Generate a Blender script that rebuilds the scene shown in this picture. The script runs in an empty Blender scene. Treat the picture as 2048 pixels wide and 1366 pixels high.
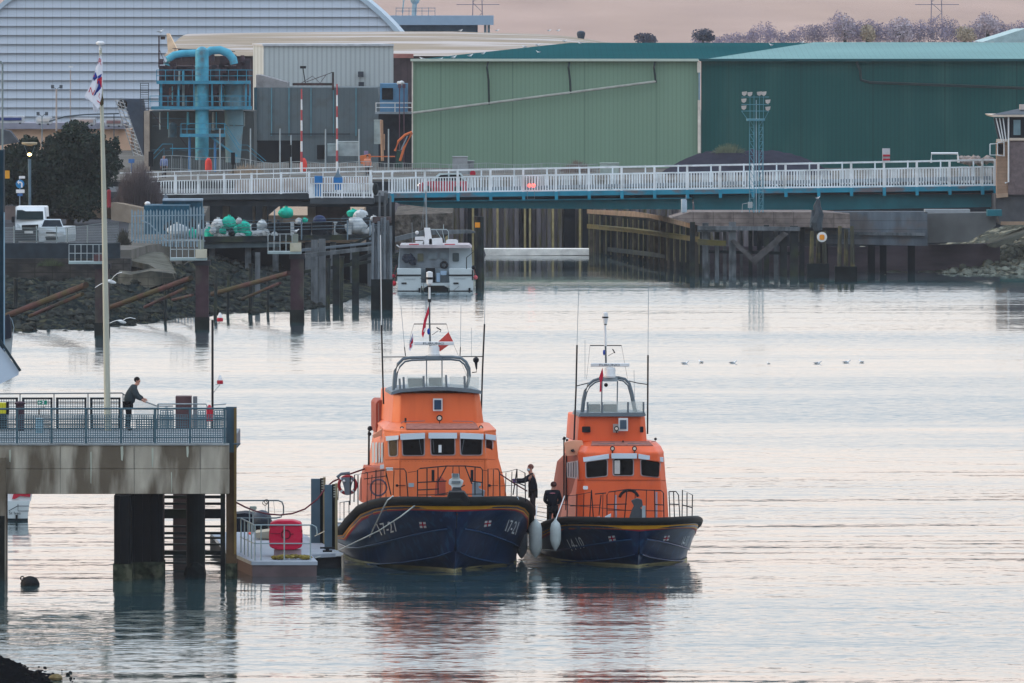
import bpy, bmesh, math, random
from mathutils import Vector, Matrix, noise
from mathutils.bvhtree import BVHTree
random.seed(7)
R = math.radians
# ---------------------------------------------------------------- camera
# level tele lens 18.8 m above the water; F = focal length in pixels of a 2048 px wide frame, YH = horizon row
F = 21600.0; H = 18.8; YH = 12.0
scn = bpy.context.scene; COL = scn.collection
cd = bpy.data.cameras.new('camera'); cam = bpy.data.objects.new('camera', cd); COL.objects.link(cam)
cam.location = (0, 0, H); cam.rotation_euler = (R(90), 0, 0)
cd.sensor_width = 36; cd.lens = 36 * F / 2048; cd.shift_y = -(683 - YH) / 2048
cd.clip_start = 1; cd.clip_end = 12000; scn.camera = cam
scn.view_settings.view_transform = 'Standard'; scn.view_settings.look = 'None'
scn.view_settings.exposure = 0.8; scn.view_settings.gamma = 1
# ---------------------------------------------------------------- sky and sun (sun low on the left, behind thin high cloud)
SUN_EL, SUN_AZ = 9.0, -78.0       # azimuth from +Y, negative = left
w = bpy.data.worlds.new('World'); scn.world = w; w.use_nodes = True
nt = w.node_tree; N = nt.nodes; L = nt.links; N.clear()
out = N.new('ShaderNodeOutputWorld'); bg = N.new('ShaderNodeBackground'); bg2 = N.new('ShaderNodeBackground')
sky = N.new('ShaderNodeTexSky'); sky.sky_type = 'NISHITA'; sky.sun_disc = False
sky.sun_elevation = R(SUN_EL); sky.sun_rotation = R(SUN_AZ); sky.dust_density = 2.5; sky.air_density = 1.0
L.new(sky.outputs[0], bg.inputs[0]); bg.inputs[1].default_value = 0.06
tc = N.new('ShaderNodeTexCoord'); sx = N.new('ShaderNodeSeparateXYZ'); L.new(tc.outputs['Generated'], sx.inputs[0])
mp = N.new('ShaderNodeMapping'); mp.inputs['Scale'].default_value = (2.2, 2.2, 11); L.new(tc.outputs['Generated'], mp.inputs[0])
nz = N.new('ShaderNodeTexNoise'); nz.inputs['Scale'].default_value = 1.3; nz.inputs['Detail'].default_value = 4; L.new(mp.outputs[0], nz.inputs[0])
ad = N.new('ShaderNodeMath'); ad.operation = 'MULTIPLY_ADD'; L.new(nz.outputs[0], ad.inputs[0]); ad.inputs[1].default_value = 0.10
su = N.new('ShaderNodeMath'); su.operation = 'SUBTRACT'; L.new(sx.outputs[2], su.inputs[0]); su.inputs[1].default_value = 0.05
L.new(su.outputs[0], ad.inputs[2])
cr = N.new('ShaderNodeValToRGB'); L.new(ad.outputs[0], cr.inputs[0])
e = cr.color_ramp.elements
e[0].position = 0.0; e[0].color = (0.66, 0.53, 0.51, 1); e[1].position = 1.0; e[1].color = (0.78, 0.86, 1.0, 1)
for p, c in ((.06, (.67, .575, .56, 1)), (.15, (.555, .55, .585, 1)), (.24, (.38, .48, .57, 1)), (.5, (.80, .88, 1.0, 1))):
    q = cr.color_ramp.elements.new(p); q.color = c
L.new(cr.outputs[0], bg2.inputs[0]); bg2.inputs[1].default_value = 0.90
as_ = N.new('ShaderNodeAddShader'); L.new(bg.outputs[0], as_.inputs[0]); L.new(bg2.outputs[0], as_.inputs[1]); L.new(as_.outputs[0], out.inputs[0])
sd = bpy.data.lights.new('sun', 'SUN'); so = bpy.data.objects.new('sun', sd); COL.objects.link(so)
sd.energy = 0.5; sd.angle = R(10); sd.color = (1, .72, .48)
so.rotation_euler = (R(90 - SUN_EL), 0, R(-SUN_AZ) + R(180))
# ---------------------------------------------------------------- helpers
def W(px, py, Y): return Vector(((px - 1024) * Y / F, Y, H - (py - YH) * Y / F))
def X(px, Y): return (px - 1024) * Y / F
def Z(py, Y): return H - (py - YH) * Y / F
def YW(py, z=0): return F * (H - z) / (py - YH)          # distance of a point seen at row py that lies at height z
def C(h, k=1.0):
    c = [int(h[i:i + 2], 16) / 255 for i in (0, 2, 4)]
    return tuple((((x + .055) / 1.055) ** 2.4 if x > .04045 else x / 12.92) * k for x in c)
MATS = {}
ALB = .86      # paints and stones are a little darker than they look in the picture
def mt(name, col, rough=.65, metal=0.0, var=.18, scale=1.5, st=(1, 1, 1), dirt=None, dcol='3a3028', dlo=.5, dhi=.65, dst=(1, 1, 1), dscale=.8,
       bump=0, bscale=20, seam=None, emit=None, estr=0, spec=.12, alpha=None):
    if name in MATS: return MATS[name]
    if isinstance(col, str): col = C(col, ALB)
    m = bpy.data.materials.new(name); m.use_nodes = True; t = m.node_tree; n = t.nodes; l = t.links
    b = n['Principled BSDF']; b.inputs['Roughness'].default_value = rough; b.inputs['Metallic'].default_value = metal
    b.inputs['Specular IOR Level'].default_value = spec
    g = n.new('ShaderNodeNewGeometry')
    def nse(sc, stv, det=5):
        mpp = n.new('ShaderNodeMapping'); mpp.inputs['Scale'].default_value = stv; l.new(g.outputs['Position'], mpp.inputs[0])
        q = n.new('ShaderNodeTexNoise'); q.inputs['Scale'].default_value = sc; q.inputs['Detail'].default_value = det; l.new(mpp.outputs[0], q.inputs[0]); return q
    q = nse(scale, st); r = n.new('ShaderNodeValToRGB'); l.new(q.outputs[0], r.inputs[0])
    r.color_ramp.elements[0].position = .3; r.color_ramp.elements[1].position = .7
    r.color_ramp.elements[0].color = (*[c * (1 - var) for c in col], 1); r.color_ramp.elements[1].color = (*[min(1, c * (1 + var)) for c in col], 1)
    o = r.outputs[0]
    if dirt:
        q2 = nse(dscale, dst, 7); r2 = n.new('ShaderNodeValToRGB'); l.new(q2.outputs[0], r2.inputs[0])
        r2.color_ramp.elements[0].position = dlo; r2.color_ramp.elements[1].position = dhi
        r2.color_ramp.elements[0].color = (0, 0, 0, 1); r2.color_ramp.elements[1].color = (dirt, dirt, dirt, 1)
        mx = n.new('ShaderNodeMix'); mx.data_type = 'RGBA'; l.new(r2.outputs[0], mx.inputs[0]); l.new(o, mx.inputs[6])
        mx.inputs[7].default_value = (*C(dcol), 1); o = mx.outputs[2]
    if seam:      # (axis, pitch, width fraction, darkness): panel joints and ribs
        for ax, pitch, wd, dk in seam:
            s = n.new('ShaderNodeSeparateXYZ'); l.new(g.outputs['Position'], s.inputs[0])
            d = n.new('ShaderNodeMath'); d.operation = 'DIVIDE'; l.new(s.outputs[ax], d.inputs[0]); d.inputs[1].default_value = pitch
            fr = n.new('ShaderNodeMath'); fr.operation = 'FRACT'; l.new(d.outputs[0], fr.inputs[0])
            lt = n.new('ShaderNodeMath'); lt.operation = 'LESS_THAN'; l.new(fr.outputs[0], lt.inputs[0]); lt.inputs[1].default_value = wd
            sc_ = n.new('ShaderNodeMath'); sc_.operation = 'MULTIPLY'; l.new(lt.outputs[0], sc_.inputs[0]); sc_.inputs[1].default_value = dk
            mx = n.new('ShaderNodeMix'); mx.data_type = 'RGBA'; l.new(sc_.outputs[0], mx.inputs[0]); l.new(o, mx.inputs[6])
            mx.inputs[7].default_value = (*[c * .45 for c in col], 1); o = mx.outputs[2]
    l.new(o, b.inputs['Base Color'])
    if bump:
        q3 = nse(bscale, (1, 1, 1), 4); bp = n.new('ShaderNodeBump'); bp.inputs['Distance'].default_value = bump; l.new(q3.outputs[0], bp.inputs['Height']); l.new(bp.outputs[0], b.inputs['Normal'])
    if emit: b.inputs['Emission Color'].default_value = (*C(emit), 1); b.inputs['Emission Strength'].default_value = estr
    if alpha is not None: b.inputs['Alpha'].default_value = alpha
    MATS[name] = m; return m
def setp(o, label=None, cat=None, group=None, kind=None):
    if label: o['label'] = label
    if cat: o['category'] = cat
    if group: o['group'] = group
    if kind: o['kind'] = kind
    return o
def T(name, label, cat, loc, group=None, kind=None):
    o = bpy.data.objects.new(name, None); COL.objects.link(o); o.location = loc; o.empty_display_size = .3
    return setp(o, label, cat, group, kind)
def wloc(o):
    v = Vector(o.location)
    while o.parent: o = o.parent; v += o.location
    return v
class M:
    def __init__(s): s.v = []; s.f = []
    def add(s, vs, fs):
        k = len(s.v); s.v += [Vector(v) for v in vs]; s.f += [[i + k for i in f] for f in fs]; return s
    def box(s, x0, x1, y0, y1, z0, z1):
        return s.add([(x0, y0, z0), (x1, y0, z0), (x1, y1, z0), (x0, y1, z0), (x0, y0, z1), (x1, y0, z1), (x1, y1, z1), (x0, y1, z1)],
                     [(0, 3, 2, 1), (4, 5, 6, 7), (0, 1, 5, 4), (1, 2, 6, 5), (2, 3, 7, 6), (3, 0, 4, 7)])
    def pb(s, x0, x1, y0, y1, Y, d=.3, z0=None):      # box whose front face fills a pixel rectangle at distance Y
        return s.box(X(x0, Y), X(x1, Y), Y, Y + d, Z(y1, Y) if z0 is None else z0, Z(y0, Y))
    def prism(s, a, b):
        n = len(a); return s.add(list(a) + list(b), [list(range(n))[::-1], list(range(n, 2 * n))] + [(i, (i + 1) % n, (i + 1) % n + n, i + n) for i in range(n)])
    def ext(s, poly, Y, d=.3, dx=0, dz=0):            # pixel polygon at distance Y given depth d (world shift dx, dz of the back)
        Yf = Y if callable(Y) else (lambda p: Y)
        a = [W(x, y, Yf(x)) for x, y in poly]; return s.prism(a, [p + Vector((dx, d, dz)) for p in a])
    def rings(s, rs, cap=True):
        n = len(rs[0]); k = []
        for r in rs: k += list(r)
        fs = [(j * n + i, j * n + (i + 1) % n, (j + 1) * n + (i + 1) % n, (j + 1) * n + i) for j in range(len(rs) - 1) for i in range(n)]
        if cap: fs += [list(range(n))[::-1], list(range(len(k) - n, len(k)))]
        return s.add(k, fs)
    def tube(s, pts, r, n=6, r2=None):
        pts = [Vector(p) for p in pts]; m = len(pts); rs = []
        rr = (lambda i: r[i]) if isinstance(r, (list, tuple)) else (lambda i: r + ((r2 if r2 is not None else r) - r) * i / max(1, m - 1))
        for i, p in enumerate(pts):
            t = (pts[min(i + 1, m - 1)] - pts[max(i - 1, 0)]).normalized()
            u = t.cross(Vector((0, 0, 1)) if abs(t.z) < .9 else Vector((1, 0, 0))).normalized(); v = t.cross(u)
            if i and u.dot(pu) < 0 and False: u = -u
            pu = u; q = rr(i)
            rs.append([p + (u * math.cos(a) + v * math.sin(a)) * q for a in [2 * math.pi * k / n + math.pi / n for k in range(n)]])
        return s.rings(rs)
    def pt(s, pts, wd, n=5, Y=None, w2=None):         # tube along pixel points (px, py[, Y]); width in pixels
        q = [W(p[0], p[1], p[2] if len(p) > 2 else Y) for p in pts]; a = q[0].y / F / 2
        return s.tube(q, wd * a, n, None if w2 is None else w2 * a)
    def sph(s, c, r, n=10, m=7, jit=0):
        c = Vector(c); r = r if isinstance(r, (tuple, list)) else (r, r, r); rs = []
        for j in range(m):
            th = math.pi * (j + .02) / (m - 1 + .04) if m > 1 else 0
            th = min(max(th, .05), math.pi - .05)
            rs.append([c + Vector((r[0] * math.sin(th) * math.cos(2 * math.pi * i / n), r[1] * math.sin(th) * math.sin(2 * math.pi * i / n), r[2] * math.cos(th))) * (1 + jit * (random.random() - .5)) for i in range(n)])
        return s.rings(rs)
    def lathe(s, c, prof, n=14):                      # prof: (radius, z)
        return s.rings([[(c[0] + r * math.cos(2 * math.pi * i / n), c[1] + r * math.sin(2 * math.pi * i / n), c[2] + z) for i in range(n)] for r, z in prof])
    def torus(s, c, R0, r, ax='y', n=20, m=6, a0=0, a1=2 * math.pi):
        rs = []; full = abs(a1 - a0 - 2 * math.pi) < 1e-4
        for i in range(n + (0 if full else 1)):
            a = a0 + (a1 - a0) * i / n; rg = []
            for j in range(m):
                b = 2 * math.pi * j / m; q = R0 + r * math.cos(b); h = r * math.sin(b)
                p = {'y': (q * math.cos(a), h, q * math.sin(a)), 'z': (q * math.cos(a), q * math.sin(a), h), 'x': (h, q * math.cos(a), q * math.sin(a))}[ax]
                rg.append(Vector(c) + Vector(p))
            rs.append(rg)
        if full: rs.append(rs[0])
        return s.rings(rs, cap=not full)
    def obj(s, name, mat, parent=None, label=None, cat=None, group=None, kind=None, smooth=False, bevel=0):
        me = bpy.data.meshes.new(name)
        if parent: org = wloc(parent)
        else:
            if kind == 'structure': org = Vector((0, 0, 0))
            else:
                xs = [v.x for v in s.v]; ys = [v.y for v in s.v]; org = Vector(((min(xs) + max(xs)) / 2, (min(ys) + max(ys)) / 2, min(v.z for v in s.v)))
        me.from_pydata([v - org for v in s.v], [], s.f); me.update()
        bm = bmesh.new(); bm.from_mesh(me); bmesh.ops.recalc_face_normals(bm, faces=bm.faces)
        bm.to_mesh(me); bm.free()
        if smooth:
            me.shade_smooth()
            try: me.set_sharp_from_angle(angle=R(35))
            except Exception: pass
        me.materials.append(mat)
        o = bpy.data.objects.new(name, me); COL.objects.link(o)
        if parent: o.parent = parent
        else: o.location = org
        if bevel:
            b = o.modifiers.new('bevel', 'BEVEL'); b.width = bevel; b.segments = 2; b.limit_method = 'ANGLE'
        return setp(o, label, cat, group, kind)
def dup(root, loc, label=None, rz=0, sc=None):
    r = root.copy(); COL.objects.link(r); r.location = loc; r.rotation_euler = (0, 0, rz)
    if sc: r.scale = (sc, sc, sc)
    if label: r['label'] = label
    def rec(o, n):
        for ch in list(o.children):
            c = ch.copy(); COL.objects.link(c); c.parent = n; c.matrix_parent_inverse = ch.matrix_parent_inverse.copy(); rec(ch, c)
    rec(root, r); return r
def rr(x0, x1, y0, y1, r, n=3):
    o = []
    for cx, cy, a in ((x1 - r, y0 + r, -90), (x1 - r, y1 - r, 0), (x0 + r, y1 - r, 90), (x0 + r, y0 + r, 180)):
        for i in range(n + 1):
            t = R(a + 90 * i / n); o.append((cx + r * math.cos(t), cy + r * math.sin(t)))
    return o
def rpoly(pts, r=3, n=3):         # round the corners of a pixel polygon
    o = []; m = len(pts)
    for i in range(m):
        p = Vector(pts[i]); a = Vector(pts[i - 1]); b = Vector(pts[(i + 1) % m])
        A = p + (a - p).normalized() * r; B = p + (b - p).normalized() * r
        for k in range(n + 1):
            t = k / n; q = A * (1 - t) ** 2 + p * 2 * t * (1 - t) + B * t * t; o.append((q.x, q.y))
    return o
def textmesh(s):
    cu = bpy.data.curves.new('t', 'FONT'); cu.body = s; cu.resolution_u = 2
    o = bpy.data.objects.new('t', cu); COL.objects.link(o); dg = bpy.context.evaluated_depsgraph_get()
    me = bpy.data.meshes.new_from_object(o.evaluated_get(dg)); vs = [v.co.copy() for v in me.vertices]; fs = [list(p.vertices) for p in me.polygons]
    bpy.data.objects.remove(o); bpy.data.curves.remove(cu); bpy.data.meshes.remove(me)
    bm = bmesh.new(); bv_ = [bm.verts.new(v) for v in vs]
    for f in fs:
        try: bm.faces.new([bv_[i] for i in f])
        except Exception: pass
    bmesh.ops.triangulate(bm, faces=bm.faces); bmesh.ops.subdivide_edges(bm, edges=bm.edges, cuts=2, use_grid_fill=True); bm.verts.index_update()
    vs = [v.co.copy() for v in bm.verts]; fs = [[v.index for v in f.verts] for f in bm.faces]; bm.free()
    x0 = min(v.x for v in vs); x1 = max(v.x for v in vs); y0 = min(v.y for v in vs); y1 = max(v.y for v in vs)
    return [((v.x - x0) / (x1 - x0), (v.y - y0) / (y1 - y0)) for v in vs], fs
def ptext(s, quad, Yf, mat, parent, name='lettering', bvh=None, off=.05):   # quad: pixel corners TL, TR, BR, BL
    uv, fs = textmesh(s); tl, tr, br, bl = [Vector(q) for q in quad]; vs = []
    for u, v in uv:
        p = (tl * (1 - u) + tr * u) * v + (bl * (1 - u) + br * u) * (1 - v)
        if bvh:
            d = W(p.x, p.y, 1000) - Vector((0, 0, H)); d.normalize()
            h = bvh.ray_cast(Vector((0, 0, H)), d); q = (h[0] - d * off) if h[0] else W(p.x, p.y, Yf(p.x))
        else: q = W(p.x, p.y, Yf(p.x) if callable(Yf) else Yf)
        vs.append(q)
    m = M(); m.add(vs, fs); o = m.obj(name, mat, parent); return o
def leafcloud(name, mat, parent, blobs, n, size, seed=1, flat=1.0):   # blobs: (centre, radii)
    rnd = random.Random(seed); vs = []; fs = []
    vol = [b[1][0] * b[1][1] * b[1][2] for b in blobs]; tot = sum(vol)
    for (c, r), vv in zip(blobs, vol):
        for _ in range(int(n * vv / tot)):
            d = Vector((rnd.gauss(0, 1), rnd.gauss(0, 1), rnd.gauss(0, 1))).normalized(); k = rnd.random() ** .45
            if noise.noise(Vector((d.x * 2 + c[0], d.y * 2, d.z * 2 + c[2]))) < -.25 and k > .75: continue
            p = Vector((c[0] + d.x * r[0] * k, c[1] + d.y * r[1] * k, c[2] + d.z * r[2] * k))
            a = Vector((rnd.gauss(0, 1), rnd.gauss(0, 1), rnd.gauss(0, 1) * flat)).normalized(); b = a.cross(Vector((rnd.gauss(0, 1), rnd.gauss(0, 1), rnd.gauss(0, 1)))).normalized()
            s_ = size * (.6 + rnd.random() * .8); q = len(vs)
            vs += [p + a * s_, p + b * s_ * .6, p - a * s_, p - b * s_ * .6]; fs.append((q, q + 1, q + 2, q + 3))
    m = M(); m.v = vs; m.f = fs
    return m.obj(name, mat, parent)
def heap(name, mat, x0, x1, y0, y1, zf, nx=60, ny=12, **kw):   # lumpy ground patch, zf(u, v, x, y)
    m = M(); vs = []; fs = []
    for j in range(ny + 1):
        for i in range(nx + 1):
            u = i / nx; v = j / ny; x = x0 + (x1 - x0) * u; y = y0(u) + (y1(u) - y0(u)) * v if callable(y0) else y0 + (y1 - y0) * v
            vs.append((x, y, zf(u, v, x, y)))
    for j in range(ny):
        for i in range(nx):
            a = j * (nx + 1) + i; fs.append((a, a + 1, a + nx + 2, a + nx + 1))
    m.add(vs, fs); return m.obj(name, mat, **kw)
# ---------------------------------------------------------------- shared materials
STEEL = mt('galvanised steel', '6f8391', .5, .3, .15); DARK = mt('black paint', '14171c', .5); WHITE = mt('white paint', 'd9dde0', .5, var=.08)
WRAIL = mt('white railing paint', 'e4eaee', .6, var=.1, dirt=.5, dcol='8d8f8c'); BLUE = mt('light blue plant paint', '4d9fb8', .55, var=.2, dirt=.6, dcol='5a4a44', dlo=.55, dhi=.68, dscale=.9)
RUST = mt('rusty steel', '463433', .8, var=.35, scale=3, dirt=.7, dcol='2a3026'); CONC = mt('weathered concrete', '7d7f7c', .85, var=.25, scale=1, st=(1, 1, .25), dirt=.8, dcol='4a4a45')
TIMB = mt('weathered timber', '62686d', .85, var=.35, scale=2.5, st=(2, 2, .3), dirt=.7, dcol='2a2f31'); TIMD = mt('dark wet timber', '20272a', .7, var=.5, scale=2, dirt=.6, dcol='39402c')
GULLM = mt('white gull feathers', 'dfe3e6', .8, var=.05); GULLG = mt('grey gull wings', '8b949c', .8, var=.1); RED = mt('red paint', 'a8283a', .5, var=.12)
ORNG = mt('orange lifeboat paint', 'de7040', .42, var=.06, scale=.6, spec=.25, dirt=.35, dcol='a8502c', dlo=.5, dhi=.8, dst=(3, 3, .4), dscale=1.2); NAVY = mt('navy hull paint', '08244a', .3, var=.25, scale=.7, st=(2, 2, .4), spec=.25, dirt=.35, dcol='2a6690', dlo=.52, dhi=.74, dst=(5, 5, .5), dscale=1.1)
GLASS = mt('dark window glass', '05080b', .12, var=.3, spec=.06); BRICK = mt('brown brick', '6b5f60', .85, var=.2, scale=4)
# ================================================================ water
wm = bpy.data.materials.new('harbour water'); wm.use_nodes = True; t = wm.node_tree; n = t.nodes; l = t.links
b = n['Principled BSDF']; b.inputs['Base Color'].default_value = (.02, .05, .058, 1); b.inputs['Roughness'].default_value = .05; b.inputs['IOR'].default_value = 1.7
g = n.new('ShaderNodeNewGeometry')
def wn(sx_, sy_, sc, det, off=0):
    m_ = n.new('ShaderNodeMapping'); m_.inputs['Scale'].default_value = (sx_, sy_, 1); m_.inputs['Location'].default_value = (off, off * 1.7, off * .3); l.new(g.outputs['Position'], m_.inputs[0])
    q = n.new('ShaderNodeTexNoise'); q.inputs['Scale'].default_value = sc; q.inputs['Detail'].default_value = det; q.inputs['Roughness'].default_value = .6; l.new(m_.outputs[0], q.inputs[0]); return q
def sub(q, k):
    a = n.new('ShaderNodeVectorMath'); a.operation = 'SUBTRACT'; l.new(q.outputs['Color'], a.inputs[0]); a.inputs[1].default_value = (.5, .5, .5)
    c = n.new('ShaderNodeVectorMath'); c.operation = 'MULTIPLY'; l.new(a.outputs[0], c.inputs[0]); c.inputs[1].default_value = k; return c.outputs[0]
def ramp(o, p0, v0, p1, v1):
    r = n.new('ShaderNodeMapRange'); l.new(o, r.inputs[0]); r.inputs[1].default_value = p0; r.inputs[2].default_value = p1; r.inputs[3].default_value = v0; r.inputs[4].default_value = v1; r.interpolation_type = 'SMOOTHSTEP'; return r.outputs[0]
SW = sub(wn(.2, 1, .16, 2), (.012, .035, 0)); MID = sub(wn(.14, 1, .5, 3, 5), (.045, .135, 0)); FINE = sub(wn(.45, 1.2, 4.5, 4, 9), (.12, .30, 0))
patch = ramp(wn(.006, .034, 1, 4, 2).outputs[0], .42, .4, .60, 1.0)     # cat's paws: rippled against glassy water
def scl(v, f):
    c = n.new('ShaderNodeVectorMath'); c.operation = 'SCALE'; l.new(v, c.inputs[0]); l.new(f, c.inputs['Scale']) if not isinstance(f, float) else setattr(c.inputs['Scale'], 'default_value', f); return c.outputs[0]
def vadd(a, b_):
    c = n.new('ShaderNodeVectorMath'); c.operation = 'ADD'; l.new(a, c.inputs[0]); l.new(b_, c.inputs[1]) if not isinstance(b_, tuple) else setattr(c.inputs[1], 'default_value', b_); return c.outputs[0]
# sheltered water under the bridge is calmer
sy_ = n.new('ShaderNodeSeparateXYZ'); l.new(g.outputs['Position'], sy_.inputs[0]); calm = ramp(sy_.outputs[1], 715, 1.0, 770, .16)
# at grazing angles mostly the wave faces turned towards the viewer are seen: lean the mean slope south, more so far out and in ruffled patches
lean = n.new('ShaderNodeCombineXYZ'); far_ = ramp(sy_.outputs[1], 340, .002, 520, .028); lm_ = n.new('ShaderNodeMath'); lm_.operation = 'MULTIPLY_ADD'; l.new(patch, lm_.inputs[0]); lm_.inputs[1].default_value = .048; l.new(far_, lm_.inputs[2])
ng_ = n.new('ShaderNodeMath'); ng_.operation = 'MULTIPLY'; ng_.inputs[1].default_value = -1; l.new(lm_.outputs[0], ng_.inputs[0])
ng2 = n.new('ShaderNodeMath'); ng2.operation = 'ADD'; ng2.inputs[1].default_value = .018; l.new(ng_.outputs[0], ng2.inputs[0]); l.new(ng2.outputs[0], lean.inputs[1])
s_ = vadd(vadd(SW, scl(MID, ramp(sy_.outputs[1], 395, 1.0, 500, .36))), scl(FINE, patch)); s_ = vadd(s_, lean.outputs[0]); s_ = scl(s_, calm); s_ = vadd(s_, (0, 0, 1))
nn = n.new('ShaderNodeVectorMath'); nn.operation = 'NORMALIZE'; l.new(s_, nn.inputs[0]); l.new(nn.outputs[0], b.inputs['Normal'])
m = M(); m.add([(-900, 120, 0), (900, 120, 0), (900, 850, 0), (-900, 850, 0)], [(0, 1, 2, 3)]); m.obj('water', wm, kind='structure')
# ================================================================ land
GRV = mt('quay ground', '6c6a66', .95, spec=0, var=.3, scale=.3, dirt=.5, dcol='4b4a40'); ROADM = mt('asphalt', '4a4c50', .9, spec=0, var=.15, scale=.5)
HILLM = mt('stubble field', 'ae978c', .95, spec=0, var=.13, scale=.06, st=(.5, .10, 1), dirt=.3, dcol='b39a88', dlo=.4, dhi=.8, dst=(.3, .02, .5), dscale=.15)
def hz(u, v, x, y): return -2 + 9 * min(1, v * 6) + 42 * v ** 1.05 + 2.0 * noise.noise(Vector((x * .004, y * .003, 1)))
heap('hill', HILLM, -900, 900, 1290, 3600, hz, 50, 40, kind='structure')
MUD = mt('weedy mud', '1f2729', .9, spec=0, var=.6, scale=1.6, dirt=.9, dcol='4c4c3c', dlo=.5, dhi=.68, dscale=.9, bump=.1, bscale=3)
# raised quay behind the bridge and lower quay on the left
m = M(); m.box(-900, X(400, 838), 838, 1400, -1, 5.3); m.box(X(400, 838), 900, 838, 1400, -1, 5.3); m.obj('quay_ground', GRV, kind='structure')
m = M(); lo = [(-900, 673), (X(0, 673), 673), (X(262, 676), 676), (X(300, 690), 690), (X(395, 700), 700), (X(402, 760), 760), (X(420, 837), 837), (-900, 837)]
m.prism([(x, y, 0) for x, y in lo], [(x, y, 3.55) for x, y in lo]); m.obj('yard_ground', GRV, kind='structure')
m = M(); rp = [(X(-60, 680), 680), (X(150, 680), 680), (X(255, 700), 700), (X(258, 760), 760), (X(160, 836), 836), (X(-60, 836), 836)]
m.prism([(x, y, 3.56) for x, y in rp], [(x, y, 3.565) for x, y in rp]); m.obj('road', ROADM, kind='structure')
# weedy bank below the left quay
def yw(px):
    P = [(-300, 670), (20, 663), (130, 664), (240, 655), (330, 642), (400, 634), (560, 626), (640, 618), (700, 604), (745, 592), (800, 560), (870, 500)]
    for (a, b_), (c, d) in zip(P, P[1:]):
        if px <= c: return b_ + (d - b_) * (px - a) / (c - a)
    return 500
def bankz(u, v, x, y):
    px = -300 + 1160 * u; k = v
    z = -.25 + (2.15 if px < 240 else 2.15 + .5 * min(1, (px - 240) / 100)) * (k ** .8) + .35 * k * (1 - k)
    z += .42 * noise.noise(Vector((x * .55, y * .2, 3))) + .25 * noise.noise(Vector((x * 1.7, y * .5, 7))) + .12 * noise.noise(Vector((x * 4, y * 1.4, 2)))
    if px > 400: z = z * max(.25, 1 - (px - 400) / 420)
    return z if v > 0 else -.4
vs = []; fs = []; nx, ny = 260, 46
for j in range(ny + 1):
    for i in range(nx + 1):
        u = i / nx; v = j / ny; px = -300 + 1160 * u; y0 = YW(yw(px)); y1 = 673.5 if px < 240 else 673.5 + min(1, (px - 240) / 250) * 66
        if px > 700: y1 = 742 + (px - 700) * .58
        y = y0 + (y1 - y0) * v; x = X(px, y0) + (X(px, y1) - X(px, y0)) * v; vs.append((x, y, bankz(u, v, x, y)))
for j in range(ny):
    for i in range(nx): a = j * (nx + 1) + i; fs.append((a, a + 1, a + nx + 2, a + nx + 1))
m = M(); m.add(vs, fs); m.obj('foreshore', MUD, kind='structure')
ROCK = mt('dark weedy rock', '343836', .9, spec=0, var=.7, scale=1.2, dirt=.7, dcol='5e5c50', dlo=.6, dhi=.7, bump=.05, bscale=8)
rnd = random.Random(3); m = M()
for _ in range(520):
    px = rnd.uniform(-20, 640); v = rnd.random() ** 1.3; y0 = YW(yw(px)); y1 = 673.5 if px < 240 else 673.5 + min(1, (px - 240) / 250) * 60
    y = y0 + (y1 - y0) * v; x = X(px, y); u = (px + 300) / 1160; s = rnd.uniform(.12, .42)
    m.sph((x, y, bankz(u, v, x, y) + s * .1), (s, s, s * .6), 6, 5, .5)
m.obj('shore_rocks', ROCK, kind='stuff', label='dark weed covered stones scattered over the sloping bank', cat='rocks')
# front left mud spit
def spz(u, v, x, y):
    px = 1024 + x * F / y
    e = max(0, min(1, (150 - px) / 150)); far = max(0, (1 - v)); z = -.08 + .40 * e ** .95 * math.sin(min(1, v * 1.6 + .1) * math.pi * .55) * (1 - v ** 3) + .035 * noise.noise(Vector((x * 2, y * .6, 1))) + .03 * noise.noise(Vector((x * 7, y * 2, 1)))
    return z
vs = []; fs = []; nx, ny = 90, 30
for j in range(ny + 1):
    for i in range(nx + 1):
        u = i / nx; v = j / ny; px = -140 + 330 * u; y = 284 + v * 25 + (14 * max(0, (60 - px) / 200)) * v; x = X(px, 303); vs.append((x, y, spz(u, v, x, y)))
for j in range(ny):
    for i in range(nx): a = j * (nx + 1) + i; fs.append((a, a + 1, a + nx + 2, a + nx + 1))
m = M(); m.add(vs, fs); m.obj('mudbank', mt('black mud', '0b0d10', .9, var=.7, scale=4, bump=.05, bscale=12, spec=0, dirt=.4, dcol='2a2a22', dlo=.6, dhi=.7, dscale=2), kind='structure')
# retaining walls
STONE = mt('old stone quay wall', '43413f', .9, var=.6, scale=1.3, st=(.7, 1, 2), dirt=.8, dcol='24282a', seam=[(2, .55, .12, .7), (0, 1.1, .06, .7)])
t_ = T('stone_wall', 'dark stone quay wall below the car yard on the left', 'wall', (X(130, 672), 672, 2))
m = M(); m.box(X(-300, 672), X(262, 672), 671.4, 673.2, 1.0, 3.1); m.obj('stonework', STONE, t_)
m = M(); m.box(X(-300, 672), X(240, 672), 671.9, 672.9, 3.1, 4.05); m.obj('parapet', mt('slate grey wall', '2c363e', .9, var=.3), t_)
SLAB = mt('pale concrete slope', '66665f', .9, spec=0, var=.2, dirt=.8, dcol='42423a')
sl_ = [W(*q) for q in ((262, 499, 692), (326, 505, 690), (338, 515, 682), (353, 547, 668), (322, 543, 668.5), (298, 529, 672), (242, 517, 677))]; m = M(); m.prism([p - Vector((0, -.2, .35)) for p in sl_], sl_); m.obj('slipway_slab', SLAB, label='pale concrete slab sloping beside the palisade fence', cat='slab')
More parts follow.
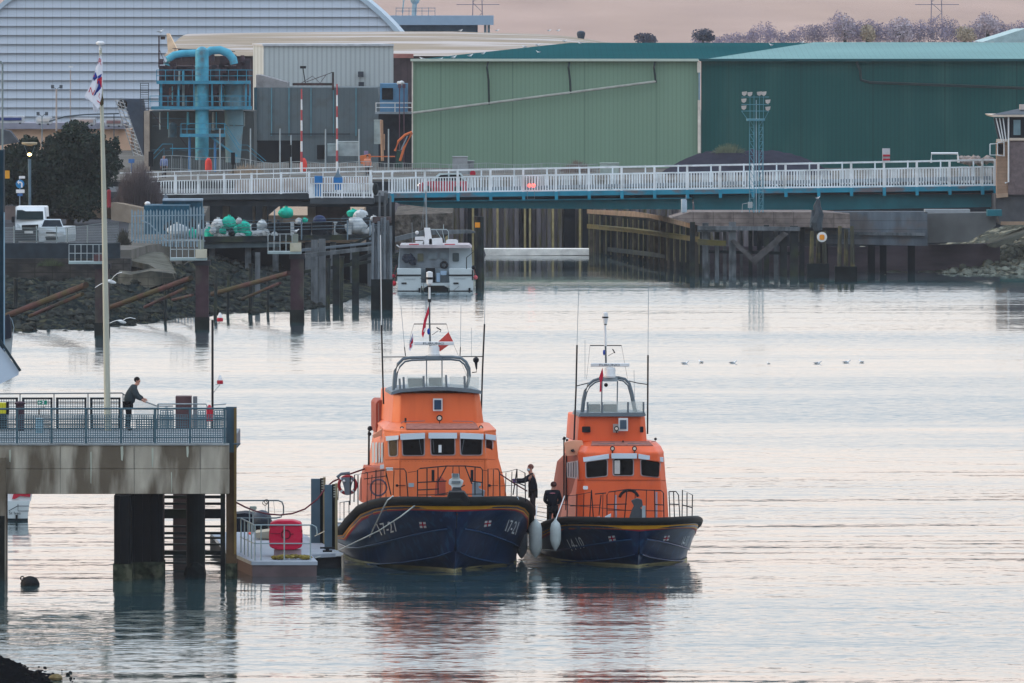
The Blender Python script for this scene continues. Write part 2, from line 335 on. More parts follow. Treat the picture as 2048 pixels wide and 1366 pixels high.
m = M(); m.ext([(236, 546), (262, 549), (300, 542), (345, 547), (350, 560), (330, 566), (300, 576), (262, 572), (235, 580)], 667, 3, 0, .1); m.obj('broken_masonry', mt('pale stained masonry', '6a675c', .9, var=.5, scale=1.6, dirt=.9, dcol='232826', dlo=.42, dhi=.56, seam=[(2, .5, .12, .7), (0, .9, .06, .7)]), label='broken masonry block under the pale sloping slab', cat='rubble')
# dark wall under the left approach and sheet piling behind the channel
t_ = T('sheet_pile_wall', 'rusty green ribbed sheet pile wall under the teal bridge', 'wall', (0, 833, 0))
SPM = mt('weedy sheet piling', '6b666a', .85, var=.4, scale=1.5, st=(3, 3, .3), dirt=.8, dcol='5a5530', dst=(2, 2, .3)); 
m = M(); x = X(790, 832); x1 = X(1500, 832); k = 0; pts = []
while x < x1:
    pts += [(x, 832.0), (x + .28, 832.0), (x + .42, 832.5), (x + .70, 832.5)]; x += .84
pts += [(x1 + .5, 837.8), (X(790, 832), 837.8)]
m.prism([(a, b_, -1) for a, b_ in pts], [(a, b_, 3.6) for a, b_ in pts]); m.obj('piling', SPM, t_)
SPD = mt('dark pile panel', '14171c', .9); 
for px in (935, 1042, 1128, 1165):
    m = M(); m.pb(px, px + 22, 405, 520, 831.6, .3); m.obj('dark_panel', SPD, t_)  # near-black panels set just in front of the piling
for px in (893, 946, 995, 1050, 1060, 1106, 1160):
    m = M(); m.pt([(px, 400, 831.5), (px, 500, 831.5)], 5); m.obj('rubbing_post', mt('pale worn timber', '9a8d66', .8, var=.3), t_)
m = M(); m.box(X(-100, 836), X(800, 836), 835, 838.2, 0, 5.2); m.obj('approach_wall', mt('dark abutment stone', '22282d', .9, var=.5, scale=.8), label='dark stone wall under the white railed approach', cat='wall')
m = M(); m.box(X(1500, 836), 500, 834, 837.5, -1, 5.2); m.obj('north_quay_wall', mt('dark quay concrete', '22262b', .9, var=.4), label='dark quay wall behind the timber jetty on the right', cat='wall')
# ================================================================ energy recovery hall
HALLM = mt('pale metal cladding', 'b4bfcc', .6, var=.04, scale=.1, seam=[(0, .96, .09, .35)])
Y0 = 1150; t_ = T('arched_hall', 'huge pale blue arched hall with horizontal metal bands', 'building', (X(372, Y0), Y0, 5))
A_, B_ = 520., 419.
def arc(y): return A_ * math.sqrt(max(0, 1 - ((300 - y) / B_) ** 2))
m = M(); ys = [-119 + 2] + [y for y in [v_ * 18.1 - 115 + 4 for v_ in range(0, 22)]]
for a, b_ in zip(ys, ys[1:]):
    ra, rb = arc(a), arc(b_)
    vs = [W(372 - ra, a, Y0 + .35), W(372 + ra, a, Y0 + .35), W(372 + rb, b_, Y0), W(372 - rb, b_, Y0), W(372 - rb, b_, Y0 + .6), W(372 + rb, b_, Y0 + .6)]
    m.add(vs, [(0, 1, 2, 3), (3, 2, 5, 4)])
m.obj('cladding', HALLM, t_)
m = M(); arcp = []
for k in range(49):
    th = math.pi * k / 48; arcp.append((372 - (A_ + 0) * math.cos(th), 300 - B_ * math.sin(th)))
ins = [(372 - (A_ - 9) * math.cos(math.pi * k / 48), 300 - (B_ - 9) * math.sin(math.pi * k / 48)) for k in range(49)]
for i in range(48): m.ext([arcp[i], arcp[i + 1], ins[i + 1], ins[i]], Y0 - .25, 40)
m.obj('roof_edge', mt('pale roof edge', 'a9bccb', .5, var=.05), t_)
# slab topped building right of it
Y0 = 1250; t_ = T('flat_roofed_block', 'pale blue flat roofed block behind the arched hall', 'building', (X(890, Y0), Y0, 5))
m = M(); m.pb(770, 987, 31, 50, Y0, 12); m.obj('roof_slab', mt('light blue fascia', '8ea6bd', .6, var=.04), t_)
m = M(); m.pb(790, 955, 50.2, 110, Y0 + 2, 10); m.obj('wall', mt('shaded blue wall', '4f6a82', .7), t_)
for px in (968, 975): m = M(); m.pb(px, px + 5, 50.2, 70, Y0 + 1, .4); m.obj('post', STEEL, t_)
m = M()
for y in (16, 22): m.pt([(792, y, Y0 + 2), (870, y, Y0 + 2)], 1.2)
for px in range(792, 871, 13): m.pt([(px, 15, Y0 + 2), (px, 31, Y0 + 2)], 1.2)
m.obj('roof_railing', STEEL, t_)
m = M(); m.pt([(828, 31, Y0 + 4), (830, -6, Y0 + 4)], 10); m.pt([(805, 26, Y0 + 4), (808, -6, Y0 + 4)], 3); m.sph(W(830, 0, Y0 + 4), .55); m.obj('roof_vent', mt('pale plant', '8fa9b5', .5), t_)
for nm, xs, lb in (('lattice_pylon', (945, 965), 'grey lattice pylon on the field behind the flat roofed block'), ('lattice_pylon', (1862, 1884), 'faint lattice pylon above the right hedgerow')):
    m = M(); Y = 1700
    a, c_ = xs; m.pt([(a, 45, Y), (a + 3, -90, Y)], 2); m.pt([(c_, 45, Y), (c_ - 3, -90, Y)], 2)
    for q in range(6): m.pt([(a + q % 2 * (c_ - a), 45 - q * 20, Y), (a + (q + 1) % 2 * (c_ - a), 25 - q * 20, Y)], 1.2)
    m.pt([(a - 32, 9, Y), (c_ + 34, 9, Y)], 1.4); m.obj(nm, mt('far pylon steel', '6f6f80', .7), label=lb, cat='pylon', group='pylons on the field')
# domed store roof
ROOFT = mt('lichen tan roof sheeting', '9c9080', .9, spec=0, var=.08, scale=.3, dirt=.75, dcol='b9b3b2', dlo=.47, dhi=.58, dst=(.09, .35, 1), dscale=.55)
t_ = T('domed_store', 'long low store with a patchy tan domed roof', 'building', (X(780, 1000), 1000, 5))
top = [(333, 68), (430, 66), (600, 64), (760, 63), (900, 63), (1000, 66), (1080, 68), (1130, 71), (1180, 77), (1215, 83), (1300, 90)]
def tp(px):
    for (a, b_), (c, d) in zip(top, top[1:]):
        if px <= c: return b_ + (d - b_) * (px - a) / (c - a)
    return 90
vs = []; fs = []; nx, ny = 60, 12
for j in range(ny + 1):
    for i in range(nx + 1):
        px = 338 + (1300 - 338) * i / nx; v = j / ny; Y = 985 + 75 * v; ze = Z(min(116, 112), 985); zr = Z(tp(px), 1060); vs.append((X(px, 1000), Y, ze + (zr - ze) * math.sin(v * math.pi / 2)))
for j in range(ny):
    for i in range(nx): a = j * (nx + 1) + i; fs.append((a, a + 1, a + nx + 2, a + nx + 1))
m = M(); m.add(vs, fs); m.obj('roof', ROOFT, t_, smooth=True)
m = M(); m.box(X(340, 985), X(1290, 985), 985.5, 1058, 5.3, Z(113, 985)); m.obj('wall', mt('rust brown cladding', '4b3f42', .8, var=.2, seam=[(0, .6, .2, .3)]), t_)
m = M(); m.ext([(333, 67), (338, 67), (356, 103), (336, 106)], 984, 3); m.obj('gable_end', mt('sunlit gable', 'e6c8a8', .8), t_)  # warm sunlight on the gable is put into its colour
m = M(); m.pb(786, 826, 108, 116, 975, 5); m.obj('roof_edge', mt('pink red flashing', '9c6a62', .7), t_)
m = M(); m.lathe(W(1162, 84, 1050) , [(.25, 0), (.3, .3), (.38, .6), (.42, .8), (.36, 1.0), (.1, 1.1)]); m.obj('roof_vent', mt('dark vent cowl', '3a4654', .6), t_)
# corrugated shed
Y0 = 950; t_ = T('corrugated_shed', 'pale corrugated metal shed with a sunlit left side', 'building', (X(650, Y0), Y0, 5))
SH = mt('pale ribbed sheeting', 'b4bdbf', .7, var=.05, scale=.2, seam=[(0, .42, .4, .35)])
m = M(); m.ext([(527, 92), (787, 92), (787, 330), (527, 330)], Y0, 18, -1.35); m.obj('wall', SH, t_)
m = M(); m.ext([(525, 92), (788, 92), (788, 88), (525, 88)], Y0 - .2, 18.4, -1.35); m.obj('roof', mt('pale roof sheet', 'b4b8bd', .6), t_)
# grey hopper building
Y0 = 930; t_ = T('grey_process_building', 'grey flat roofed building behind the striped barrier booms', 'building', (X(630, Y0), Y0, 5))
GB = mt('dull grey cladding', '5f6b70', .8, var=.1, scale=.4, dirt=.4, dcol='4a4a44', seam=[(0, .5, .12, .3)])
m = M(); m.ext([(508, 175), (755, 175), (758, 200), (758, 345), (508, 345)], Y0, 15); m.obj('wall', GB, t_)
m = M(); m.ext([(512, 150), (520, 150), (575, 165), (575, 175), (512, 175)], Y0 + .5, 8); m.obj('lean_to_roof', mt('dirty pale roofing', '8a8a8c', .8, dirt=.6, dcol='4c4a4a'), t_)
for px in (543, 578, 622, 667, 712): m = M(); m.pt([(px, 176, Y0 - .1), (px, 272, Y0 - .1)], 3, 4); m.obj('cladding_strip', mt('blue grey strip', '5a8795', .7), t_)
DKO = mt('dark opening', '15181c', .9)
m = M(); m.pb(512, 602, 281, 345, Y0 - .15, .1); m.obj('doorway', DKO, t_)
m = M(); m.pb(634, 650, 290, 318, Y0 - .15, .1); m.obj('doorway', DKO, t_)
m = M(); m.pt([(540, 268, Y0 - .3), (665, 268, Y0 - .3), (700, 268, Y0 - .3)], 3, 4); m.obj('pipe', mt('dark pipe', '2b3238', .7), t_)
m = M(); m.pb(585, 665, 166, 171, Y0 - .1, .3); m.pb(664, 668, 144, 180, Y0 - .2, .3); m.pt([(612, 164, Y0), (664, 145, Y0)], 1.3); m.pt([(600, 168, Y0), (625, 152, Y0), (640, 166, Y0), (652, 150, Y0)], 1.2)
m.obj('roof_gantry', RUST, t_)
m = M(); m.pt([(611, 168, Y0), (606, 137, Y0)], 2); m.pb(600, 612, 132, 137, Y0 - .3, .5); m.obj('floodlight', DARK, t_)
for y0, y1, x0, x1 in ((143, 154, 716, 727), (164, 173, 717, 728)): m = M(); m.pb(x0, x1, y0, y1, 949.5, .3); m.obj('vent', mt('dark vent', '3b4048', .8), t_)
m = M(); m.pb(508, 514, 176, 310, Y0 - .3, .3); m.obj('corner_post', mt('dark teal steel', '2c4c58', .7), t_)
# cabin on stilts
Y0 = 905; t_ = T('blue_cabin', 'blue raised cabin with white railed balcony beside the green shed', 'cabin', (X(788, Y0), Y0, 5))
m = M(); m.pb(760, 815, 167, 224, Y0, 5); m.obj('cabin_body', mt('mid blue cladding', '5a86a8', .7, var=.1), t_)
m = M(); m.pb(764, 786, 176, 199, Y0 - .1, .1); m.obj('window', DKO, t_)
m = M(); m.pb(750, 824, 224, 228, Y0 - 1.3, 3); m.obj('balcony_floor', mt('pale deck', '8f9aa2', .8), t_)
m = M()
for y in (206, 215): m.pt([(752, y, Y0 - 1.2), (824, y, Y0 - 1.2)], 1.8)
for px in (752, 790, 824): m.pt([(px, 205, Y0 - 1.2), (px, 224, Y0 - 1.2)], 1.8)
m.obj('balcony_railing', WHITE, t_)
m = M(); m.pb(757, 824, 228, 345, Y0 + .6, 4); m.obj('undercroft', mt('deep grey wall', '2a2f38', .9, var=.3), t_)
m = M(); m.sph(W(803, 166, Y0 - .5), (.25, .25, .2)); m.sph(W(797, 166, Y0 - .5), (.14, .14, .16)); m.obj('roof_lamp', WHITE, t_)
for px in (799, 808):
    m = M(); m.pt([(px, 172, 900), (px, 330, 900)], 2); m.pb(px - 3, px + 3, 168, 176, 900, .3); m.obj('dark_pole', mt('dark maroon pole', '5a4350', .7), label='thin dark pole in front of the blue cabin' if px == 799 else 'thin maroon pole between cabin and green shed', cat='pole')
# ================================================================ blue process plant
Y0 = 880; PL = T('process_plant', 'light blue pipework and platforms of the old process plant', 'industrial plant', (X(395, Y0), Y0, 5.3))
m = M(); m.pb(300, 508, 222, 345, Y0 + 8, 10); m.obj('lower_wall', mt('dull olive grey wall', '4c5355', .85, var=.15, scale=.4), PL)
m = M(); m.pb(288, 299, 222, 345, Y0 + 7, 10); m.obj('corner_column', mt('sunlit column', 'b5a89b', .8), PL)  # column painted in the warm tone of its sunlit face
MACH = mt('brown rusted machinery', '4a3b42', .85, var=.5, scale=1.2, dirt=.7, dcol='232c33')
m = M(); rnd = random.Random(5)
m.pb(318, 497, 132, 216, Y0 + 6, 6); 
for _ in range(60):
    px = rnd.uniform(318, 495); py = rnd.uniform(108, 200); a = rnd.uniform(3, 12); m.pb(px, px + a, py, py + rnd.uniform(3, 16), Y0 + rnd.uniform(3, 5.5), 1)
for _ in range(26):
    px = rnd.uniform(318, 495); py = rnd.uniform(125, 170); m.pt([(px, py, Y0 + 4), (px, 210, Y0 + 4)], rnd.uniform(1, 2.4), 4)
m.obj('machinery', MACH, PL)
for k in range(16):
    px = 322 + k * 11.3 + rnd.uniform(-3, 3); y0 = rnd.choice((142, 172, 224)); m = M(); m.pt([(px, y0, Y0 + 2.6), (px, y0 + rnd.uniform(25, 40), Y0 + 2.6)], rnd.uniform(2, 6), 8); m.obj('small_pipe', BLUE if k % 3 else mt('pale lagging', '9aa4a4', .7, dirt=.4), PL)
for px, py, r_ in ((345, 187, 7), (436, 196, 5), (352, 150, 6), (436, 147, 6), (345, 262, 9), (440, 290, 8)): m = M(); m.pt([(px, py - r_ * 1.4, Y0 + 3), (px, py + r_ * 1.4, Y0 + 3)], r_ * 2, 12); m.sph(W(px, py - r_ * 1.4, Y0 + 3), (r_ * Y0 / F, r_ * Y0 / F, r_ * .5 * Y0 / F), 12, 7); m.obj('vessel', MACH if py < 200 else mt('dull blue vessel', '44606e', .6, dirt=.5), PL, smooth=True)
for x0, y0, x1, y1 in ((322, 170, 355, 212), (355, 170, 322, 212), (424, 170, 443, 212), (360, 274, 379, 300), (449, 275, 430, 300), (302, 222, 322, 250)): m = M(); m.pt([(x0, y0), (x1, y1)], 1.8, 4, Y0 + .5); m.obj('brace', MACH, PL)
for y in (236, 252, 300): m = M(); m.pt([(305, y), (388, y + 2)], 2, 5, Y0 + 3.5); m.obj('pipe_run', mt('dull blue vessel', '44606e', .6), PL)
m = M()
for a_, b2_, c2_, d2_ in ((330, 352, 126, 140), (356, 392, 98, 112), (415, 428, 100, 122), (440, 462, 112, 130), (472, 500, 118, 140)): m.pb(a_, b2_, c2_, d2_, Y0 + 5, 1.5)
m.pt([(345, 97), (470, 103)], 2, 4, Y0 + 4); m.pt([(350, 96), (350, 130)], 1.6, 4, Y0 + 4); m.obj('upper_pipework', MACH, PL)
m = M(); m.pt([(390 + 14, 320), (404, 108), (404, 100)], 27, 16, Y0 + 1); m.sph(W(404, 106, Y0 + 1), 13.2 * Y0 / F, 16, 9); m.pt([(404, 131), (404, 134)], 29, 16, Y0 + 1); m.obj('stack_pipe', BLUE, PL, smooth=True)
m = M(); m.pt([(468, 250), (468, 166)], 38, 18, Y0 + 2.5); m.pt([(466, 325), (468, 252)], 30, 16, Y0 + 2.5, 37); m.pt([(468, 251.5), (468, 253)], 39.5, 18, Y0 + 2.5); m.obj('silo', mt('pale blue silo paint', '6d909c', .6, var=.15, scale=.8, dirt=.5, dcol='6a5a50', dlo=.55, dhi=.7), PL, smooth=True)
m = M(); m.pb(447, 490, 160, 166, Y0 + 2, 1.6); m.obj('silo_collar', RUST, PL)
m = M(); m.pt([(404, 112), (422, 101), (440, 100), (456, 106), (466, 118), (468, 128)], 17, 12, Y0 + 2); m.obj('duct', BLUE, PL, smooth=True)
m = M(); m.pt([(333, 130), (337, 118), (348, 110), (364, 107), (396, 106)], 15, 12, Y0 + 2.5); m.obj('duct', BLUE, PL, smooth=True)
BF = mt('blue frame steel', '3f8aa6', .6, var=.2, dirt=.3, dcol='54504c')
m = M(); m.pb(302, 502, 213, 219, Y0, 3); m.obj('platform_floor', BF, PL)
m = M(); m.pb(313, 500, 162, 168, Y0, 3); m.obj('platform_floor', BF, PL)
for y0, y1, xa, xb in ((140, 163, 313, 505), (192, 214, 300, 502)):
    m = M()
    for y in (y0, (y0 + y1) / 2): m.pt([(xa, y, Y0 - .1), (xb, y, Y0 - .1)], 1.8, 4)
    x = xa
    while x <= xb: m.pt([(x, y0, Y0 - .1), (x, y1, Y0 - .1)], 1.8, 4); x += 18
    m.obj('platform_railing', BF, PL)
for px, wd in ((322, 5), (357, 4), (388, 3), (424, 3), (443, 2.5), (492, 4), (500, 3)):
    m = M(); m.pb(px - wd / 2, px + wd / 2, 168, 213, Y0 + .4, .2); m.obj('frame_post', BF, PL)
for px in (364, 438, 489): m = M(); m.pb(px, px + 5, 170, 212, Y0 + 2, .3); m.obj('pale_panel', mt('pale panel', '9fa9a8', .8), PL)
m = M(); m.pt([(281, 166, Y0), (281, 222, Y0)], 2, 4); m.pt([(297, 166, Y0), (297, 222, Y0)], 2, 4)
for k in range(13): m.pt([(281, 167 + k * 4.5, Y0), (297, 167 + k * 4.5, Y0)], 1.5, 4)
m.obj('caged_ladder', mt('dark ladder steel', '3e4650', .7), PL)
m = M(); m.pt([(318, 72, Y0 + 6), (318, 135, Y0 + 6)], 4, 4); m.pt([(318, 98, Y0 + 6), (332, 130, Y0 + 6)], 1.4, 4); m.pb(321, 330, 73, 79, Y0 + 6, .4); m.obj('mast_arm', RUST, PL)
m = M(); m.pb(360, 450, 268, 274, Y0 - 2, 2); m.obj('stair_landing', BF, PL)
m = M()
for y in (247, 258): m.pt([(362, y, Y0 - 2), (450, y, Y0 - 2)], 1.8, 4)
for px in (362, 374, 420, 449): m.pt([(px, 247, Y0 - 2), (px, 270, Y0 - 2)], 2, 4)
m.pt([(450, 247, Y0 - 2), (478, 290, Y0 - 2), (495, 290, Y0 - 2), (532, 322, Y0 - 2)], 1.6, 4); m.pt([(450, 257, Y0 - 2), (478, 300, Y0 - 2), (495, 300, Y0 - 2), (528, 325, Y0 - 2)], 1.6, 4)
m.obj('stair_railing', BF, PL)
m = M(); m.pt([(421, 273, Y0 - 1.6), (474, 312, Y0 - 1.6)], 5, 4); m.obj('stair_stringer', BF, PL)
for px in (379, 430): m = M(); m.pt([(px, 273, Y0 - 1.5), (px, 345, Y0 - 1.5)], 5, 6); m.obj('landing_leg', mt('mid blue leg', '3b6f9c', .6), PL)
m = M(); m.pt([(303, 312), (325, 288), (345, 288), (345, 310)], 1.8, 4, Y0 - 1); m.pt([(303, 322), (328, 296), (328, 330)], 1.8, 4, Y0 - 1); m.pt([(340, 297), (440, 297)], 3, 4, Y0 - 1); m.obj('low_stairs', BF, PL)
# conveyor on the left of the plant
Y0 = 885; t_ = T('conveyor', 'slanting lattice conveyor beside the process plant', 'conveyor', (X(265, Y0), Y0, 5.3))
m = M(); m.ext([(246, 198), (283, 198), (287, 222), (287, 310), (283, 310)], Y0 + 3, 6); m.obj('housing', mt('dark slate cladding', '45505f', .8), t_)
m = M()
for dx_ in (0, 9, 18): m.pt([(231 + dx_ * .8, 200, Y0 - dx_ * .1), (268 + dx_, 312, Y0 - dx_ * .1)], 2.6, 4)
for k in range(14): f = k / 14; m.pt([(231 + 37 * f, 200 + 112 * f, Y0), (249 + 37 * min(1, f + .05), 200 + 112 * min(1, f + .07), Y0 - 2)], 1.4, 4)
m.obj('truss', mt('pale truss steel', '9aa0a6', .7), t_)
m = M(); m.sph(W(245, 208, Y0), .4, 8, 6); m.obj('drive_drum', DARK, t_)
# ================================================================ green sheds
def shed(name, lb, x0, x1, wallcol, roofcol, trimcol, rx0, rx1, yr, yev=120):
    t_ = T(name, lb, 'shed', (X((x0 + x1) / 2, 900), 900, 5.3)); Y0 = 900
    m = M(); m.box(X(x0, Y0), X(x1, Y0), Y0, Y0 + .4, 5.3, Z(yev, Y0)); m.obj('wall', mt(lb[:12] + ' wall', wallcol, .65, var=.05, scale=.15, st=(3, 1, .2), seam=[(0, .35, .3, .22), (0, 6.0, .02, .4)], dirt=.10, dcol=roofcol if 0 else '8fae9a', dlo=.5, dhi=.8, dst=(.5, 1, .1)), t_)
    a = [W(x0 - 3, yev, Y0 - .25), W(x1 + 2, yev, Y0 - .25), W(rx1, yr, 930), W(rx0, yr, 930)]
    b_ = [W(x1 + 2, yev, Y0 - .25) + Vector((25, 62, 0)), W(x0, yev, Y0) + Vector((25, 62, 0))]
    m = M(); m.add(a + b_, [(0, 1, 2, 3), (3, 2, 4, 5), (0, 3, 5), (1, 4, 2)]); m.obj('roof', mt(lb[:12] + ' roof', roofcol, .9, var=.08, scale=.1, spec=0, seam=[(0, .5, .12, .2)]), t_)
    m = M(); m.pb(x0 - 4, x1, yev - 2.5, yev + 2.5, Y0 - .6, .3); m.obj('gutter', mt(lb[:12] + ' trim', trimcol, .6, var=.06), t_)
    return t_
DP = mt('dark drainpipe', '2c3838', .6)
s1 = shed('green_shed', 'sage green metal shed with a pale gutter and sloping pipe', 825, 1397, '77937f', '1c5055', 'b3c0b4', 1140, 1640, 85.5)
for px in (977, 1140, 1311):
    m = M(); yb = 229 - (px - 825) * .131; m.pt([(px - 1, 124, 899.6), (px - 3, 135, 899.4), (px, 160, 899.4), (px + 1.5, yb, 899.4)], 4.5, 5); m.obj('drainpipe', DP, s1)
m = M(); m.pt([(826, 226, 899.4), (1312, 163, 899.4)], 5, 6); m.obj('sloping_pipe', mt('pale sloping pipe', 'a0a39c', .6), s1)
m = M(); m.pb(1394.5, 1401.5, 124, 145, 899.5, .3); m.pb(1395.5, 1401, 200, 306, 899.5, .3); m.obj('corner_trim', mt('cream trim', 'd3cbbf', .6), s1)
m = M(); m.pb(1397, 1400.5, 145, 200, 899.5, .3); m.obj('corner_trim', mt('grey blue trim', '8098a6', .6), s1)
m = M(); m.pb(823.6, 826, 122, 340, 899.6, .3); m.obj('corner_trim', mt('cream trim'  , 'd3cbbf'), s1)
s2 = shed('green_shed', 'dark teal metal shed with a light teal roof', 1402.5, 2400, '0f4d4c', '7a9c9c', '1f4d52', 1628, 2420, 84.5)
m = M(); m.pt([(1713, 124, 899.6), (1720, 140, 899.4), (1722, 160, 899.4), (1740, 165, 899.4), (2200, 182, 899.4)], 6, 5); m.obj('drainpipe', DP, s2)
m = M(); m.ext([(1965, 84), (2048, 58), (2400, 45), (2400, 84)], 1010, 20); m.obj('white_roofed_building', mt('pale aqua roof', '9fb9bd', .6), label='white roofed building behind the dark teal shed', cat='building')
# spoil heap, weeds
HM = mt('dark spoil', '33343f', .95, spec=0, var=.25, scale=.6, bump=.1, bscale=2)
vs = []; fs = []; nx, ny = 60, 14; m = M()
for j in range(ny + 1):
    for i in range(nx + 1):
        u = i / nx; v = j / ny; px = 1320 + 345 * u; hh = math.sin(math.pi * u) ** .75 * math.sin(math.pi * min(1, v)) ** .6
        base = Z(332, 868); tz = Z(296 - 4 * math.sin(u * 9), 868); vs.append((X(px, 868), 862 + 14 * v, 5.2 + (tz - 5.2) * hh + .2 * noise.noise(Vector((px * .08, v * 4, 0))) * hh))
for j in range(ny):
    for i in range(nx): a = j * (nx + 1) + i; fs.append((a, a + 1, a + nx + 2, a + nx + 1))
m.add(vs, fs); m.obj('spoil_heap', HM, label='long dark heap of spoil in front of the dark teal shed', cat='heap', smooth=True)
WEED = mt('dry weeds', '5f6a58', .9, var=.4)
def weeds(px0, px1, py0, py1, Y, lb, n=160, mat=WEED, up=1.0, cat='shrub', name='dry_shrub'):
    m = M(); r_ = random.Random(px0)
    for _ in range(n):
        px = r_.uniform(px0, px1); u = (px - px0) / (px1 - px0); tp_ = py1 - (py1 - py0) * math.sin(math.pi * min(.97, max(.03, u))) ** .6 * r_.uniform(.5, 1); d = r_.uniform(-1.5, 1.5)
        cx = (px0 + px1) / 2; bx = cx + (px - cx) * .7
        m.tube([W(bx, py1, Y + d), W((bx + px) / 2, (py1 + tp_) / 2, Y + d), W(px + r_.uniform(-4, 4), tp_, Y + d)], .022 * Y / 800 * up, 3, .008)
        m.tube([W((bx + px) / 2, (py1 + tp_) / 2, Y + d), W(px + r_.uniform(-10, 10), tp_ + r_.uniform(0, 8), Y + d)], .014 * Y / 800 * up, 3, .006)
    return m.obj(name, mat, label=lb, cat=cat)
weeds(1425, 1490, 283, 306, 866, 'pale dry weeds growing on the spoil heap')
weeds(1120, 1185, 318, 345, 856, 'brown dead weeds against the sage green shed', mat=mt('brown weeds', '6a5c58', .9))
weeds(460, 530, 325, 348, 842, 'tan dry weeds behind the white approach railing', mat=mt('tan weeds', '8f8272', .9))
# ================================================================ hedgerow on the hill
Y0 = 1560; S = Y0 / F
TWIG = mt('bare grey purple twigs', '827c90', .9, var=.25, scale=.2, spec=0); BLOS = mt('pale blossom', 'b0a8b2', .9, var=.15); BLOY = mt('yellowish blossom', 'aaa08c', .9, var=.15); DKT = mt('dark far tree', '41485a', .9, var=.3)
bl = []; rnd = random.Random(11)
for k in range(84):
    px = 1395 + k * 8.1 + rnd.uniform(-5, 5); u = (px - 1395) / 660; tpy = 72 - 36 * min(1, u * 2.4) + 24 * noise.noise(Vector((px * .02 + 3, 0, 0))) + rnd.uniform(-3, 5); bl.append((tuple(W(px, (tpy + 92) / 2, Y0 + rnd.uniform(-3, 3))), (rnd.uniform(10, 17) * S, 2.6, (92 - tpy) / 2 * S)))
leafcloud('far_hedgerow', TWIG, None, bl, 42000, .10, 2); setp(bpy.data.objects['far_hedgerow'], 'purple grey bare hedgerow along the field above the sheds', 'hedgerow', kind='stuff')
def tree(name, lb, cat, blobs, mat, n, size, trunk=None, tm=None, seed=1, group=None):
    c0 = blobs[0][0]; t_ = T(name, lb, cat, trunk[0] if trunk else (c0[0], c0[1], c0[2] - blobs[0][1][2]), group)
    leafcloud('crown', mat, t_, blobs, n, size, seed)
    if trunk:
        m = M()
        for q in trunk[1:] if isinstance(trunk[1], list) else [trunk]: m.tube(q, [.3 * (1 - .75 * i / (len(q) - 1)) * (trunk[0][1] / 700) ** 0 for i in range(len(q))], 7)
        m.obj('trunk', tm or mt('dark bark', '2a2622', .9, var=.3), t_)
    return t_
for px, py, rx, ry, mm, lb in ((1690, 56, 22, 26, BLOS, 'pale lilac blossoming tree, tallest in the hedgerow'), (1800, 60, 26, 28, BLOS, 'broad whitish tree in the middle of the hedgerow'), (1735, 66, 16, 18, BLOY, 'small cream blossom bush left of the broad whitish tree'), (1930, 68, 22, 16, BLOY, 'yellowish bush at the right of the hedgerow'), (1975, 48, 26, 20, BLOS, 'pale round tree near the right end of the hedgerow'), (1290, 77, 23, 12, DKT, 'dark round lone bush left on the field edge'), (1406, 70, 24, 14, DKT, 'dark bush at the left start of the hedgerow')):
    c = W(px, py, Y0 - 3); tree('far_tree', lb, 'tree', [(tuple(c), (rx * S, 1.5, ry * S)), (tuple(c + Vector((rx * S * .4, 0, -ry * S * .4))), (rx * S * .7, 1.4, ry * S * .6))], mm, 1500, .15, [tuple(c - Vector((0, 0, ry * S + .8))), tuple(c)], seed=int(px), group='trees on the field edge')
# ================================================================ swing bridge
YB = 771.0
def yt(px): return 343 - (px - 780) * .019      # top rail row
def yb(px): return 388 - (px - 780) * .0125     # bottom rail row
BR = T('swing_bridge', 'white railed swing bridge on a long teal girder', 'bridge', (X(1390, YB), YB, 4))
TEAL = mt('teal girder paint', '1f6672', .55, var=.18, scale=.5, dirt=.35, dcol='2b4148', dlo=.5, dhi=.75); TEALB = mt('bright teal paint', '2b86a0', .55, var=.15, scale=.8, dirt=.8, dcol='6b5550', dlo=.5, dhi=.62, dst=(.6, 1, 1))
m = M(); m.ext([(776, yb(776) - 1), (1996, yb(1996) - 1), (1996, yb(1996) + 8), (776, yb(776) + 8)], YB, 9); m.obj('deck_edge', TEALB, BR)
m = M(); m.ext([(790, 404), (1385, 396), (1385, 419), (868, 416), (800, 408)], YB + 1.0, .5); m.obj('girder', TEAL, BR)
m = M(); m.ext([(1386, 390), (1996, 388), (1985, 414), (1650, 420), (1390, 424)], YB + .8, .5); m.obj('girder', TEAL, BR)
m = M(); m.ext([(790, 402), (1385, 395), (1385, 397.5), (790, 404.5)], YB + .6, .5); m.obj('girder_flange', mt('bright flange', '2c8ba3', .5), BR)
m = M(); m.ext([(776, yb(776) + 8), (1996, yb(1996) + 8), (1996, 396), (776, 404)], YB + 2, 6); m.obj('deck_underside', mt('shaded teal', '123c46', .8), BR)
ph = [784 + 65.6 * k for k in range(19)]
m = M()
m.pt([(745, yt(745), YB), (1992, yt(1992), YB)], 4, 4)
m.obj('top_rail', WRAIL, BR)
m = M(); m.pt([(776, yt(776) + 14, YB), (1992, yt(1992) + 14, YB)], 2.6, 4); m.obj('infill_rail', WRAIL, BR)
m = M(); m.pt([(776, yb(776) - 3, YB), (1992, yb(1992) - 3, YB)], 3, 4); m.obj('bottom_rail', WRAIL, BR)
for px in ph + [1990]:
    m = M(); m.pb(px - 2.2, px + 2.2, yt(px) - 2, yb(px) - 1, YB - .1, .2); m.obj('rail_post', WRAIL, BR)
    m = M(); m.ext([(px - 3, yb(px) - 1), (px + 4, yb(px) - 1), (px + 4, yb(px) + 16), (px - 2, yb(px) + 16)], YB - .15, 1); m.obj('outrigger', mt('post foot teal', '2a8aa6', .5), BR)
m = M(); px = 778
while px < 1992: m.pb(px - 1.15, px + 1.15, yt(px) + 14, yb(px) - 3, YB - .02, .05); px += 5.4
